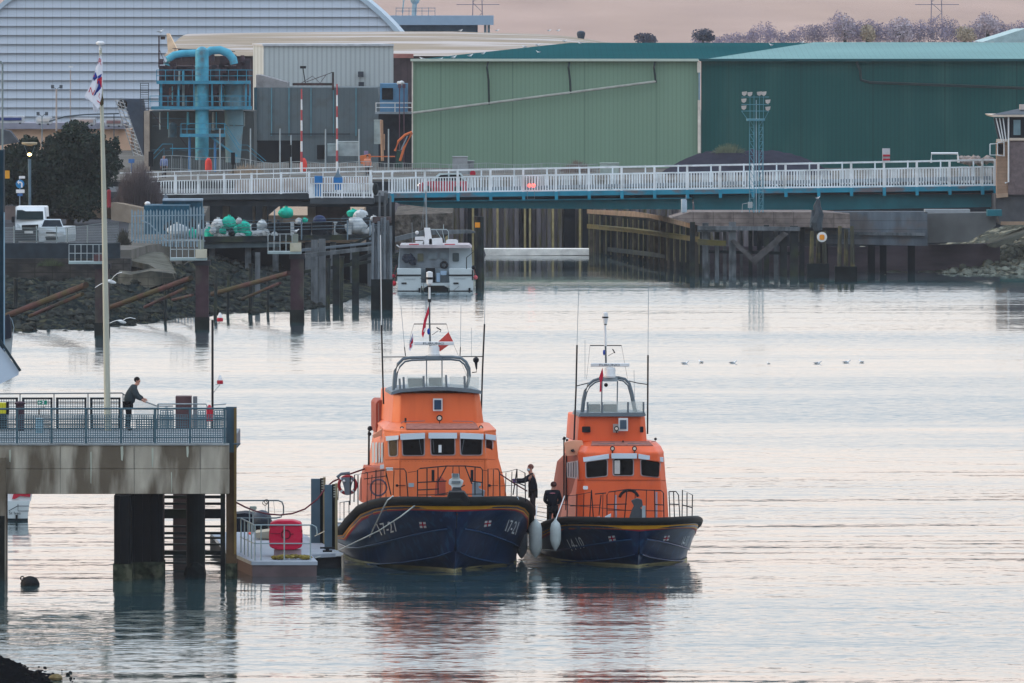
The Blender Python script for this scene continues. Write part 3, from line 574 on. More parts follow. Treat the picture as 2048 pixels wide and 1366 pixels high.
m.obj('baluster_infill', WRAIL, BR)
# far side railing, deck
m = M(); YF = YB + 9
for o_ in (2, 16): m.pt([(745, yt(745) + o_ - 3, YF), (1992, yt(1992) + o_ - 3, YF)], 3, 4)
for px in ph: m.pt([(px - 18, yt(px) - 2, YF), (px - 18, yb(px) - 6, YF)], 4, 4)
px = 778
while px < 1985: m.pb(px - .8, px + .8, yt(px) + 12, yb(px) - 8, YF, .05); px += 6.1
m.obj('far_railing', WRAIL, BR)
m = M(); m.ext([(1092, 371), (1985, 352), (1985, 360), (1092, 377)], YB + 7.6, .2); m.ext([(778, 380), (1092, 371), (1092, 377), (778, 384)], YB + 7.6, .2); m.obj('crash_barrier', mt('grey crash barrier', '7d8890', .7), BR)
m = M(); m.box(X(776, YB), X(1996, YB), YB + .3, YF + 1, 5.35, 5.42); m.obj('roadway', ROADM, BR)
# red navigation lamps and cradle on the girder
t_ = T('navigation_lights', 'pair of lit red lamps hung on the bridge railing', 'lamp', tuple(W(1062, 380, YB - .6)))
m = M(); m.pt([(1055, 382), (1055, 398), (1069, 398), (1069, 382)], 1.6, 4, YB - .6); m.obj('bracket', STEEL, t_)
LAMP = mt('lit red lamp', 'd83a3a', .4, emit='ff5048', estr=2.6)
for px in (1059, 1067): m = M(); m.sph(W(px, 371, YB - .6), 3.6 * YB / F, 10, 7); m.obj('lamp', LAMP, t_)
# ---- approach span on the left
AP = T('approach_span', 'white railed concrete approach span left of the swing bridge', 'bridge', (X(520, YB), YB, 4))
CAP = mt('grey concrete deck edge', '454b50', .85, var=.2, dirt=.6, dcol='33383b')
m = M(); m.ext([(-80, 372), (330, 388), (620, 385), (770, 392), (770, 405), (620, 398), (330, 400), (-80, 384)], YB + .2, 22, 0, 0); m.obj('deck_slab', CAP, AP)
m = M(); m.ext([(400, 400), (770, 405), (770, 414), (400, 412)], YB + .8, 20); m.obj('deck_beam', mt('dark concrete beam', '3c4247', .9, var=.2), AP)
def at(px): return 352 - (px - 330) * .024 if px > 330 else 352 - (px - 330) * .006
for nm, o_, wd in (('top_rail', 0, 3.4), ('infill_rail', 10, 2.4)):
    m = M(); m.pt([(300, at(300) + o_ + 2, YB), (330, at(330) + o_, YB), (745, at(745) + o_, YB)], wd, 4); m.obj(nm, WRAIL, AP)
m = M(); m.pt([(322, 389, YB), (620, 385, YB), (745, 386, YB)], 2.6, 4); m.obj('bottom_rail', WRAIL, AP)
for px in (351, 396, 448, 503, 562, 618, 676, 741): m = M(); m.pb(px - 2.3, px + 2.3, at(px) - 2, 388, YB - .1, .2); m.obj('rail_post', WRAIL, AP)
m = M(); px = 322
while px < 745: m.pb(px - 1.15, px + 1.15, at(px) + 10, 386, YB - .02, .05); px += 5.2
m.obj('baluster_infill', WRAIL, AP)
m = M(); m.pt([(240, 346, YB + 9), (620, 336, YB + 9), (745, 333, YB + 9)], 2.6, 4)
for px in range(250, 745, 33): m.pt([(px, 345 - (px - 240) * .024, YB + 9), (px, 362, YB + 9)], 2, 4)
m.obj('far_railing', WRAIL, AP)
m = M(); m.ext([(470, 358), (745, 355), (745, 380), (470, 382)], YB + 8, .3); m.obj('pavement_wall', mt('cream kerb wall', 'a69a92', .8), AP)
# projecting refuge with its own railing
m = M(); m.ext([(620, 396), (748, 396), (748, 408), (620, 408)], YB - 3, 3); m.obj('refuge_slab', CAP, AP)
m = M(); m.pt([(622, 367, YB - 3), (746, 367, YB - 3)], 2.6, 4); m.pt([(622, 394, YB - 3), (746, 394, YB - 3)], 2.6, 4)
for px in (624, 644, 684, 728, 745): m.pb(px - 1.8, px + 1.8, 366, 396, YB - 3, .15)
px = 624
while px < 745: m.pb(px - .8, px + .8, 367, 394, YB - 2.98, .05); px += 5
m.pb(618, 630, 367, 396, YB - 2.9, .1)
m.obj('refuge_railing', WRAIL, AP)
for px, py, lb in ((637, 367, 'blue signal cabinet standing left on the bridge refuge'), (675, 368, 'blue signal cabinet with a conical hood right on the bridge refuge')):
    t_ = T('signal_cabinet', lb, 'cabinet', tuple(W(px, 394, YB - 2)), 'blue cabinets on the bridge refuge'); BC = mt('signal blue', '1f6fae', .5, dirt=.2)
    if px > 650:
        m = M(); m.pb(667, 685, 355, 368, YB - 2, .7); m.obj('housing', BC, t_); m = M(); m.ext([(667, 355), (672, 348), (676, 336), (679, 348), (685, 355)], YB - 1.9, .4); m.obj('hood', STEEL, t_)
        m = M(); m.pb(669, 683, 368, 380, YB - 1.9, .5); m.obj('plinth', BC, t_)
    else:
        m = M(); m.pb(629, 645, 352, 372, YB - 2, .7); m.obj('housing', BC, t_); m = M(); m.pb(630, 643, 372, 394, YB - 1.9, .5); m.obj('plinth', mt('signal blue pale', '2f7fb8'), t_)
# piers and dark arches of the approach
for px, wd in ((445, 14), (525, 8), (560, 5), (615, 16), (505, 5)):
    m = M(); m.pb(px, px + wd, 408, 455, YB + 6, 1.5); m.obj('pier', mt('pale lit pier', '8b8378', .85, var=.2), AP)
m = M(); m.pb(628, 700, 408, 460, YB + 7, 2); m.obj('pier', mt('brown brick pier', '50433e', .9, var=.3, scale=2), AP)
m = M(); m.box(X(540, 800), X(720, 800), 795, 834, .5, Z(428, 800)); m.obj('lit_quay', mt('tan sunlit quay', 'a08b76', .9, var=.25), label='tan quay ledge seen under the approach span', cat='quay')
m = M(); m.ext([(790, 430), (905, 426), (905, 462), (860, 500), (790, 500)], 800, 20, 0, .3); m.obj('rubble_slope', mt('mixed rubble', '5c5650', .95, var=.7, scale=2, dirt=.8, dcol='2a2d28', bump=.2, bscale=3), label='rubble slope under the left end of the teal girder', cat='rubble')
# car on the bridge
def car(px0, px1, ytop, ybot, Y, lb, body, side=True, yaw=0):
    t_ = T('hatchback_car', lb, 'car', tuple(W((px0 + px1) / 2, ybot, Y))); w_ = px1 - px0; h_ = ybot - ytop
    P = lambda u, v: (px0 + u * w_, ytop + v * h_)
    m = M(); m.ext(rpoly([P(0, .95), P(.0, .6), P(.06, .5), P(.26, .42), P(.98, .42), P(1, .6), P(1, .95)], 2), Y, 1.7); m.obj('body', body, t_, smooth=True)
    a = [W(*P(u, v), Y + d) for u, v, d in ((.24, .43, .02), (.42, .04, .2), (.86, .02, .2), (.98, .43, .02))]; b_ = [W(*P(u, v), Y + d) for u, v, d in ((.24, .43, 1.68), (.42, .04, 1.5), (.86, .02, 1.5), (.98, .43, 1.68))]
    m = M(); m.prism(a, b_); m.obj('cabin', mt('car roof paint', 'aab8ba', .3), t_)
    m = M(); m.ext([P(.33, .40), P(.45, .12), P(.60, .10), P(.60, .40)], Y - .01, .05); m.ext([P(.63, .40), P(.63, .10), P(.84, .10), P(.92, .40)], Y - .01, .05); m.obj('side_window', GLASS, t_)
    for u in (.18, .80):
        m = M(); c = W(*P(u, .84), Y - .02); m.rings([[c + Vector((r * math.cos(q * .524), dy, r * math.sin(q * .524))) for q in range(12)] for r, dy in ((.1, -.01), (.31, 0), (.31, .2))]); m.obj('wheel', mt('tyre', '15161a', .8), t_)
    m = M(); m.sph(W(*P(.03, .62), Y + .15), .13, 8, 6); m.obj('headlight', mt('lit headlight', 'fff0e0', .3, emit='fff2e4', estr=3), t_)
    return t_
car(836, 936, 345, 386, YB + 4.6, 'red hatchback car driving left across the swing bridge', mt('red car paint', 'a5303f', .3))
m = M(); m.ext([(940, 345), (940, 350), (951, 350), (951, 345), (948, 341), (943, 341)], YB + 10, .5); m.obj('road_cone', RED, label='small red hood beyond the railing right of the red car', cat='cone')
# ================================================================ floodlight mast
YM = 752; t_ = T('floodlight_mast', 'light blue lattice mast with two clusters of floodlights', 'floodlight mast', tuple(W(1511, 425, YM)))
LB = mt('mast blue paint', '5b8f9f', .6, var=.15)
m = M()
for px in (1499, 1508, 1518, 1526):
    for dy in (0,): m.pt([(px, 425, YM + (px % 2) * 1), (px, 240, YM + (px % 2) * 1)], 2.4, 4)
for k in range(13):
    y = 240 + k * 14.3; m.pt([(1499, y, YM), (1508, y + 14, YM)], 1.3, 4); m.pt([(1526, y, YM), (1518, y + 14, YM)], 1.3, 4); m.pt([(1499, y, YM), (1508, y, YM + 1)], 1, 4); m.pt([(1518, y, YM), (1526, y, YM + 1)], 1, 4)
m.obj('lattice', LB, t_)
m = M(); m.pt([(1512.5, 425, YM), (1512.5, 200, YM)], 2, 4); m.obj('ladder', mt('pale ladder', '9fb4bf', .6), t_)
m = M(); m.ext([(1494, 238), (1530, 238), (1530, 242), (1494, 242)], YM - .4, 2)
for y in (194, 209, 222): m.pt([(1483, y, YM - .6), (1538, y, YM - .6)], 2, 4); m.pt([(1490, y, YM + 1), (1532, y, YM + 1)], 1.5, 4)
for px in (1500, 1508, 1519, 1527): m.pt([(px, 190, YM - .5), (px, 240, YM - .5)], 1.6, 4)
m.pt([(1483, 222, YM), (1496, 240, YM)], 1.5, 4); m.pt([(1538, 222, YM), (1528, 240, YM)], 1.5, 4); m.obj('headframe', LB, t_)
for px, py in ((1489, 187), (1500, 188), (1519, 187), (1528, 187), (1488, 201), (1488, 215), (1536, 203), (1536, 217)):
    m = M(); m.ext([(px - 5, py - 3), (px + 5, py - 4), (px + 4, py + 2), (px, py + 5), (px - 4, py + 3)], YM - 1, .5); m.obj('floodlight', mt('pale lamp housing', 'b7b0ac', .5), t_)
# ================================================================ bridge control tower
YT = 765; t_ = T('control_tower', 'brick bridge control tower with outward leaning window bay', 'tower', (X(2030, YT), YT, 4))
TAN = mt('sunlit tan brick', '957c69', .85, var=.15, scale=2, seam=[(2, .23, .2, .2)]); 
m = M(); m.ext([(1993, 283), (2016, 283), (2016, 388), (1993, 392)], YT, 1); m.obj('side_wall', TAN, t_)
m = M(); m.ext([(2016, 283), (2300, 283), (2300, 392), (2016, 389)], YT - .1, 9); m.obj('front_wall', BRICK, t_)
m = M(); m.ext([(1991, 389), (2300, 389), (2300, 450), (2002, 450), (1991, 420)], YT + .3, 9); m.obj('base', mt('grey brick base', '4f5155', .85, var=.2), t_)
m = M(); m.ext([(1993, 388), (2016, 386), (2016, 394), (1993, 396)], YT - .25, .3); m.ext([(2002, 450), (2300, 450), (2300, 444), (2002, 443)], YT - .1, .3); m.obj('stone_band', mt('cream stone band', 'a08a76', .8), t_)
m = M(); m.ext([(1988, 236), (2018, 236), (2018, 280), (1998, 280)], YT - .1, 1.2); m.obj('window_bay', mt('bay glass', '2f3238', .3), t_)
m = M()
for x0, x1 in ((1992, 2003), (1999, 2007), (2006, 2012)): m.pt([(x0, 236), (x1, 282)], 3, 4, YT - .2)
m.pt([(2017, 233), (2017, 364), (2010, 366)], 3.4, 5, YT - .3); m.obj('white_mullions', WHITE, t_)
m = M(); m.ext([(2019, 234), (2300, 234), (2300, 276), (2019, 276)], YT - .05, 8); m.obj('window_wall', mt('dark window frame', '1d2228', .5), t_)
m = M(); m.pb(2027, 2041, 240, 270, YT - .2, .1); m.obj('window_pane', mt('grey pane', '6c8790', .2), t_)
m = M(); m.ext([(2018, 276), (2300, 276), (2300, 281), (2018, 281)], YT - .2, .3); m.ext([(1982, 230), (2300, 228), (2300, 233), (1986, 234)], YT - .6, 10); m.ext([(1993, 278), (2016, 278), (2016, 284), (1993, 284)], YT - .2, .3); m.obj('fascia', mt('cream fascia', 'c8b9aa', .7), t_)
m = M(); m.add([W(1982, 229.5, YT - .6), W(2300, 227.5, YT - .6), W(2300, 214, YT + 6), W(2042, 216, YT + 6)], [(0, 1, 2, 3)]); m.obj('roof', mt('slate roof', '4a535c', .8), t_)
m = M(); m.pb(2040, 2052, 209, 219, YT + 3, 1); m.obj('chimney', mt('chimney render', 'c0b6b0', .8), t_)
m = M(); m.pt([(1980, 288), (1995, 287), (1995, 310), (1980, 310), (1980, 288)], 3, 4, YT - 1); m.pt([(1995, 285), (2008, 284), (2008, 312), (1995, 310)], 3, 4, YT - .6); m.obj('balcony_frame', WHITE, t_)
m = M(); m.pb(1996, 2006, 288, 308, YT - .4, .1); m.obj('balcony_window', GLASS, t_)
# small things behind the right railing
t_ = T('striped_sign', 'small grey sign box with red stripes behind the railing', 'sign', tuple(W(1773, 325, 790)))
m = M(); m.pb(1765, 1780, 297, 323, 790, .5); m.obj('box', mt('grey white box', 'b9bcc2', .6), t_)
m = M(); m.pb(1766, 1780, 309, 313, 789.9, .1); m.pb(1766, 1780, 317, 321, 789.9, .1); m.obj('stripes', RED, t_)
m = M(); m.pt([(1862, 325), (1863, 307), (1915, 307), (1917, 325)], 5, 6, 792); m.obj('hoop_barrier', WHITE, label='white hooped barrier above the right end of the railing', cat='barrier')
m = M(); rnd = random.Random(9)
for k in range(26): px = 1918 + k * 2.7; m.sph(W(px, 325 - rnd.uniform(0, 7), 795 + rnd.uniform(-1, 1)), (rnd.uniform(.15, .35),) * 3, 6, 5, .5)
m.obj('rubble_pile', mt('pinkish rubble', '8f8580', .9, var=.4), label='low pile of pale rubble left of the control tower', cat='rubble')
# ================================================================ barrier booms, posts, signals on the far quay
for px, y0, lb in ((603, 178, 'raised red and white striped boom, left of two'), (674, 168, 'raised red and white striped boom, right and taller of two')):
    t_ = T('barrier_boom', lb, 'barrier boom', tuple(W(px, 345, 786)), 'raised striped booms'); k = 0; y = y0; m1 = M(); m2 = M()
    for k in range(8):
        a = y0 + (345 - y0) * k / 8; b_ = y0 + (345 - y0) * (k + 1) / 8; (m1 if k % 2 == 0 else m2).pt([(px, a, 786), (px + .3, b_, 786)], 2.8 + k * .25, 6, w2=3.0 + k * .25)
    m1.obj('red_bands', mt('boom red', 'a84a50', .6), t_); m2.obj('white_bands', WHITE, t_)
PO = mt('pale grey pole', '98a4aa', .6)
for i, (px, y0) in enumerate(((560, 257), (501, 257), (440, 257), (651, 258), (718, 258), (777, 258), (582, 270))):
    m = M(); m.pt([(px, y0, 850), (px, 345, 850)], 2.6, 5, w2=3.2); m.obj('slim_pole', PO, label=('slim grey pole standing %s on the far quay' % ('left of the grey doorway', 'beside the pale silo', 'between stack pipe and silo', 'between the striped booms', 'right of the taller boom', 'right of the white container', 'shorter, next to the left striped boom')[i]), cat='pole', group='slim poles on the far quay')
for px, y0, lb in ((297, 303, 'black traffic signal head at the left end of the approach railing'), (462, 305, 'black signal head below the pale silo'), (575, 290, 'black signal head in the dark doorway')):
    m = M(); m.pb(px, px + 10 if px < 400 else px + 8, y0, y0 + 30 if px < 400 else y0 + 24, 800, .4); m.pt([(px + 4, y0 + 20, 800.2), (px + 4, 350, 800.2)], 2.5); m.obj('traffic_signal', DARK, label=lb, cat='signal', group='black signal heads')
m = M(); m.sph(W(289, 350, 789), .12, 8, 6); m.obj('red_lamp', LAMP, label='small lit red lamp above the left end of the approach', cat='lamp')
for px, lb in ((417, 'orange red hooded marker left on the far quay'), (607, 'orange red hooded marker at the foot of the left striped boom')):
    m = M(); m.lathe((X(px, 800), 800, Z(343, 800)), [(.16, 0), (.26, .12), (.26, .6), (.2, .85), (.08, 1.0)], 10); m.obj('hooded_marker', mt('orange red plastic', 'd0453e', .6), label=lb, cat='marker', group='orange red markers')
t_ = T('mesh_fence', 'temporary wire mesh fence along the far quay edge', 'fence', (X(700, 845), 845, 5.3))
m = M(); px = 325; tops = []
while px < 1200: tops.append((px, 313 + 12 * min(1, max(0, (px - 420) / 130)) + 2 * math.sin(px * .05) + (3 if px > 820 else 0))); px += 18.5
for px, y in tops: m.pt([(px, y, 845), (px, 348, 845)], 1.5, 4)
m.pt([(a, b_, 845) for a, b_ in tops], 1.6, 4); m.pt([(a, b_ + 26, 845) for a, b_ in tops], 1.4, 4); m.obj('fence_frame', mt('dull fence steel', '98a0a2', .7), t_)
m = M(); px = 325
while px < 1195: y = 320 + 10 * min(1, max(0, (px - 420) / 130)); m.pb(px - .3, px + .3, y - 3, 345, 845.05, .01); px += 3.6
m.obj('wire_mesh', mt('dull fence steel', '98a0a2'), t_)
for x0, x1, y0, y1, col, lb, Y in ((676, 718, 283, 312, 'a3aeb0', 'white site container behind the taller striped boom', 880), (655, 676, 288, 312, '8fa0a4', 'grey bin left of the white container', 878), (748, 762, 240, 288, '9aa6a4', 'pale tall panel right of the white container', 890), (905, 935, 313, 348, '8f9498', 'grey concrete block behind the fence by the green shed', 850), (930, 948, 322, 348, '8b9095', 'smaller grey block right of the tall grey block', 851), (1200, 1238, 326, 350, '9aa8a4', 'pale block above the bridge railing mid span', 850)):
    m = M(); m.pb(x0, x1, y0, y1, Y, 2); m.pb(x0 - .6, x1 + .6, y0, y0 + 1.2, Y - .05, 2.1); m.pb(x0 + 2, x0 + 3, y0 + 2, y1, Y - .03, .05); m.obj('container' if 'container' in lb else 'block', mt('plain ' + col, col, .7, dirt=.4, dcol='5a5a58'), label=lb, cat='container' if 'container' in lb else 'block')
OR = mt('excavator orange', 'c06a40', .6, var=.15)
t_ = T('excavator', 'orange excavator arm beside the sage green shed', 'excavator', tuple(W(800, 330, 868)))
m = M(); m.pt([(790, 302), (797, 282), (810, 270), (824, 264)], [5 * .02] * 4 and 5, 6, 868); m.obj('boom_arm', OR, t_); m = M(); m.pt([(824, 266), (808, 296), (800, 322)], 5, 6, 868); m.obj('dipper_arm', OR, t_); m = M(); m.ext([(794, 300), (806, 304), (804, 335), (790, 335)], 868, 1.5); m.obj('cab', mt('dark green machine', '1f4038', .6), t_)
m = M(); m.pt([(815, 272), (802, 300)], 2.5, 5, 867.6); m.obj('hydraulic_ram', STEEL, t_)
m = M(); m.pt([(763, 240), (764, 285), (765, 322)], 6, 6, 872); m.pt([(768, 268), (768, 300)], 4, 6, 872); m.obj('grab_arm', mt('tan arm', 'a08068', .7), label='tan upright grab arm left of the excavator', cat='machine arm')
t_ = T('orange_dumper', 'small orange machine with pale hopper behind the fence', 'machine', tuple(W(732, 345, 862)))
m = M(); m.ext([(719, 312), (740, 308), (742, 316), (736, 330), (722, 328)], 862, 1.4); m.obj('hopper', OR, t_); m = M(); m.pb(740, 790, 312, 314, 862, .3); m.pb(732, 738, 330, 345, 862, .5); m.obj('chassis', OR, t_); m = M(); m.pb(728, 736, 302, 309, 862.4, .6); m.obj('seat_box', mt('lilac grey', '7f7896', .7), t_)
# distant yard left, behind the tree
Y0 = 1010; t_ = T('yard_shelter', 'long low sunlit warehouse behind the big dark tree', 'building', (X(120, Y0), Y0, 5))
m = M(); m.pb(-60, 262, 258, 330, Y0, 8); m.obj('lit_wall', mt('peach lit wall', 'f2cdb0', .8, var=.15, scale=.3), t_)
m = M(); m.pb(-60, 250, 246, 258, Y0 - 1, 10); m.obj('roof', mt('lilac grey roof', '8c8e9c', .8, var=.15), t_)
m = M(); m.ext([(-60, 265), (0, 258), (20, 262), (38, 285), (-60, 300)], Y0 - 6, 3); m.obj('grey_tent', mt('dusky canvas', '5a6068', .8), label='dark grey tent roof at the far left of the yard', cat='tent')
for x0, x1, y0, y1, col, lb in ((-12, 47, 232, 246, '2f3f78', 'white bus with dark blue stripe at the far left'), (72, 103, 234, 248, 'c9c6c4', 'white truck left of the tree top'), (145, 190, 236, 250, 'b9a6a0', 'pale van seen behind the tree top'), (210, 245, 238, 252, '8f6f70', 'maroon lorry left of the conveyor')):
    t_ = T('parked_vehicle', lb, 'vehicle', (X((x0 + x1) / 2, 1000), 1000, 8), 'vehicles in the far yard')
    m = M(); m.ext(rr(x0, x1, y0, y1, 2), 1000, 2.4); m.obj('body', mt('vehicle pale', 'bfc4ca', .5), t_)
    m = M(); m.pb(x0 + 3, x1 - 4, y0 + 3, y1 - 5, 999.9, .1); m.obj('side_stripe', mt('stripe ' + col, col, .5), t_)
    m = M(); m.pb(x0 + 5, x0 + 9, y1 - 1, y1 + 2, 999.9, .3); m.pb(x1 - 9, x1 - 5, y1 - 1, y1 + 2, 999.9, .3); m.obj('wheels', DARK, t_)
m = M(); m.pt([(98, 243), (130, 233), (170, 229), (238, 227)], 3, 5, 990); m.pt([(228, 227), (228, 300)], 2, 5, 990); m.obj('curved_gantry', mt('dark gantry', '4a545c', .7), label='thin curved dark gantry behind the tree', cat='gantry')
for px, y0, Y, lb, tw in ((113, 172, 960, 'twin headed lamp post behind the tree, taller', 1), (84, 226, 930, 'shorter dark twin headed lamp post behind the tree', 1), (141, 134, 1040, 'pale slim lamp post with one flat head', 0)):
    t_ = T('lamp_post', lb, 'lamp post', (X(px, Y), Y, 5), 'lamp posts in the far yard'); m = M(); m.pt([(px, y0 + 6, Y), (px, 330, Y)], 3.4 if tw and y0 < 200 else 2, 6); m.obj('pole', mt('beige pole', 'a59c98', .7) if y0 < 200 else STEEL, t_)
    m = M()
    if tw: m.pt([(px - 9, y0, Y), (px, y0 + 7, Y), (px + 9, y0, Y)], 1.5); m.pb(px - 11, px - 5, y0 - 2, y0 + 5, Y, .3); m.pb(px + 6, px + 12, y0 - 2, y0 + 5, Y, .3)
    else: m.pb(px - 4, px + 5, y0 - 2, y0 + 1, Y, .4)
    m.obj('lamp_head', mt('lamp head grey', '50565e', .6) if tw else WHITE, t_)
# ================================================================ left shore: trees, yard, vehicles
LEAF = mt('dark evergreen leaves', '26332c', .85, var=.45, scale=.6); LEAF2 = mt('bare scrub', '4a4648', .9, var=.3)
Yt = 752; q = Yt / F
def bb(px, py, rx, ry, d=0, dp=2.2): return (tuple(W(px, py, Yt + d)), (rx * q, dp, ry * q))
tree('evergreen_tree', 'large dark evergreen tree behind the flagpole', 'tree', [bb(150, 330, 62, 70), bb(178, 298, 40, 42, -1), bb(120, 300, 40, 36, 1), bb(205, 335, 34, 50, -1), bb(110, 380, 60, 50, 1), bb(160, 400, 46, 44, -1), bb(75, 350, 40, 50, 1), bb(150, 262, 28, 22), bb(226, 300, 18, 26, 0, 1.5), bb(135, 268, 12, 12, 0, 1), bb(172, 256, 10, 14, 0, 1), bb(198, 276, 14, 14, 0, 1), bb(236, 330, 12, 14, 0, 1), bb(100, 290, 14, 14, 0, 1), bb(120, 276, 9, 12, 0, 1), bb(232, 282, 8, 12, 0, 1)], LEAF, 26000, .13, [Vector((X(140, Yt), Yt, 3.5)), Vector((X(142, Yt), Yt, 6)), Vector((X(150, Yt), Yt, 9.5))], seed=4)
tree('evergreen_tree', 'smaller dark evergreen at the left edge under the street lamp', 'tree', [bb(35, 320, 40, 34, 4), bb(20, 365, 40, 46, 4), bb(58, 290, 22, 20, 4), bb(70, 420, 36, 30, 3)], LEAF, 11000, .13, [Vector((X(40, Yt + 4), Yt + 4, 3.5)), Vector((X(40, Yt + 4), Yt + 4, 6)), Vector((X(38, Yt + 4), Yt + 4, 8.5))], seed=8)
weeds(225, 330, 318, 415, 760, 'grey leafless thicket at the left end of the white railing', 620, mat=mt('grey bare twigs', '5c5558', .9, var=.3), up=1.3, cat='bush', name='bare_bush')
weeds(232, 262, 455, 500, 690, 'dark brown scrub left of the palisade fence', 220, mat=mt('dark scrub', '35352f', .9, var=.4), up=1.6, cat='bush', name='scrub_bush')
weeds(75, 130, 515, 532, 671, 'low green weeds on top of the stone wall', 160, mat=mt('green weeds', '3f4a34', .9, var=.4), up=1, cat='weeds', name='weeds')
BW = mt('cream rendered wall', 'a59787', .85, var=.15)
m = M(); m.ext([(172, 408), (196, 398), (202, 400), (202, 438), (172, 425)], 775, 2, 1.2); m.obj('curved_wall', BW, label='short cream curved wall just left of the flagpole', cat='wall')
m = M(); m.ext([(222, 405), (236, 406), (285, 416), (285, 450), (262, 446), (222, 440)], 758, .5, .4); m.obj('curved_wall', BW, label='cream curved wall running behind the palisade fence', cat='wall')
m = M(); m.pb(-60, 30, 412, 440, 735, .4); m.obj('brown_wall', mt('brown low wall', '6a5f5c', .9), label='low brown wall left behind the white van', cat='wall')
m = M(); m.pt([(218, 415), (218, 384)], 8, 8, 744); m.sph(W(218, 383, 744), .15, 8, 5); m.obj('red_post', mt('dull red post', '8a2f3c', .6), label='short dull red post right of the flagpole', cat='post')
# street lamp
t_ = T('street_lamp', 'street lamp with lit bulb under a flat reflector dish', 'street lamp', (X(59, 745), 745, 3.56))
m = M(); m.pt([(60, 455), (59, 318)], 5, 8, 745, 7); m.obj('pole', mt('blue grey lamp pole', '5f7684', .6), t_)
m = M(); m.lathe(W(59, 291, 745), [(.12, -.02), (.52, .08), (.55, .2), (.5, .22)], 14); m.obj('reflector', mt('cream reflector', 'b5a588', .5), t_, smooth=True)
m = M(); m.pt([(47, 287), (55, 308)], 1.2, 4, 745); m.pt([(71, 287), (64, 308)], 1.2, 4, 745); m.obj('bracket', STEEL, t_)
m = M(); m.sph(W(59, 309, 745), (.15, .15, .11), 10, 7); m.obj('bulb', mt('lit bulb', 'ffe9b0', .4, emit='ffd98a', estr=5), t_)
m = M(); m.pt([(5, 420, 742), (5, 128, 742), (-2, 124, 742)], 4, 6); m.pb(-4, 3, 122, 127, 742, .4); m.obj('lamp_post', mt('grey green pole', '7c8a8c', .6), label='tall grey lamp post at the left edge', cat='lamp post')
t_ = T('road_sign', 'blue round turn left sign on a pole', 'road sign', (X(40, 735), 735, 3.56)); BS = mt('sign blue', '2a86c0', .5); WS = mt('sign white', 'e6e8ea', .5)
m = M(); m.pt([(39.5, 432), (39.5, 352)], 2.4, 6, 735); m.obj('pole', STEEL, t_)
m = M(); c = W(40, 368, 734.8); m.rings([[c + Vector((r * math.cos(k * .314), dy, r * math.sin(k * .314))) for k in range(20)] for r, dy in ((.29, 0), (.29, .05))]); m.obj('sign_disc', BS, t_)
m = M(); m.ext([(42, 375), (45, 375), (45, 366), (42, 363), (38, 363), (38, 360), (34, 364.5), (38, 369), (38, 366), (41, 366), (42, 367)], 734.7, .05); m.obj('turn_left_arrow', WS, t_)
for q in ((32, 49, 379, 386), (38, 50, 352, 357)): m = M(); m.pb(*q, 734.8, .05); m.obj('supplementary_plate', WS, t_)
m = M(); m.pb(35, 45, 387, 392, 734.8, .05); m.obj('blue_plate', mt('small blue plate', '3f6fa8', .5), t_)
m = M(); m.pb(1, 19, 341, 357, 734, .1); m.pt([(8, 357), (8, 430)], 2.5, 5, 734.2); m.obj('diversion_sign', mt('sign amber', 'd99a2e', .5), label='amber rectangular road sign at the left edge', cat='sign')
for px, y, Y, lb in ((263, 322, 800, 'small blue sign left of the thicket'),):
    m = M(); m.pt([(px, 322), (px, 345)], 2, 5, Y); m.pb(px - 6, px + 6, 318, 326, Y - .1, .1); m.obj('blue_sign', mt('far sign blue', '3f6aa0', .5), label='small blue sign behind the leafless thicket', cat='sign')
# van (front view) and silver car
Y0 = 690; t_ = T('box_van', 'white box van facing the camera in the car yard', 'van', (X(62, Y0), Y0, 3.57))
m = M(); m.ext(rpoly([(31, 413), (92, 413), (94, 440), (94, 484), (31, 484)], 3), Y0 + 1.3, 3.4); m.obj('cargo_box', WHITE, t_)
m = M(); a = [W(x, y, Y0 + d) for x, y, d in ((33, 414, 1.2), (88, 414, 1.2), (90, 440, .3), (91, 470, 0), (31, 470, 0), (30, 440, .3))]; m.prism(a, [p + Vector((0, 2.4 if i > 1 else 1.2, 0)) for i, p in enumerate(a)]); m.obj('cab_body', mt('van white', 'd5dde2', .35, var=.04), t_)
m = M(); m.add([W(34, 420, Y0 + 1.0), W(86, 420, Y0 + 1.0), W(87, 439, Y0 + .28), W(33, 439, Y0 + .28)], [(0, 1, 2, 3)]); m.obj('windscreen', mt('van glass', '142428', .2, spec=.03), t_)
m = M(); m.ext(rpoly([(43, 450), (77, 449), (75, 459), (44, 460)], 2), Y0 - .05, .1); m.obj('grille', DARK, t_)
m = M(); m.ext([(30, 460), (91, 460), (91, 482), (30, 482)], Y0 - .02, .6); m.obj('bumper', mt('dark bumper', '33383e', .6), t_)
m = M(); m.pb(49, 66, 462, 467, Y0 - .1, .05); m.obj('number_plate', mt('plate white', 'b9bdbd', .6), t_)
for px in (34, 82): m = M(); m.ext(rpoly([(px, 447), (px + 7, 452), (px + 6, 457), (px, 455)], 1), Y0 - .06, .1); m.obj('headlight', mt('headlight glass', 'aeb9c0', .2), t_)
for px in (33, 84): m = M(); m.pb(px - 3, px + 4, 476, 488, Y0 + .1, .3); m.obj('wheel', DARK, t_)
for px in (23, 93): m = M(); m.ext(rr(px, px + 7, 433, 445, 2), Y0 + .4, .15); m.obj('wing_mirror', DARK, t_)
Y0 = 681; t_ = T('silver_car', 'silver hatchback parked nose out beside the white van', 'car', (X(104, Y0), Y0, 3.57)); SIL = mt('silver car paint', 'b4c0c8', .3, .4, .05)
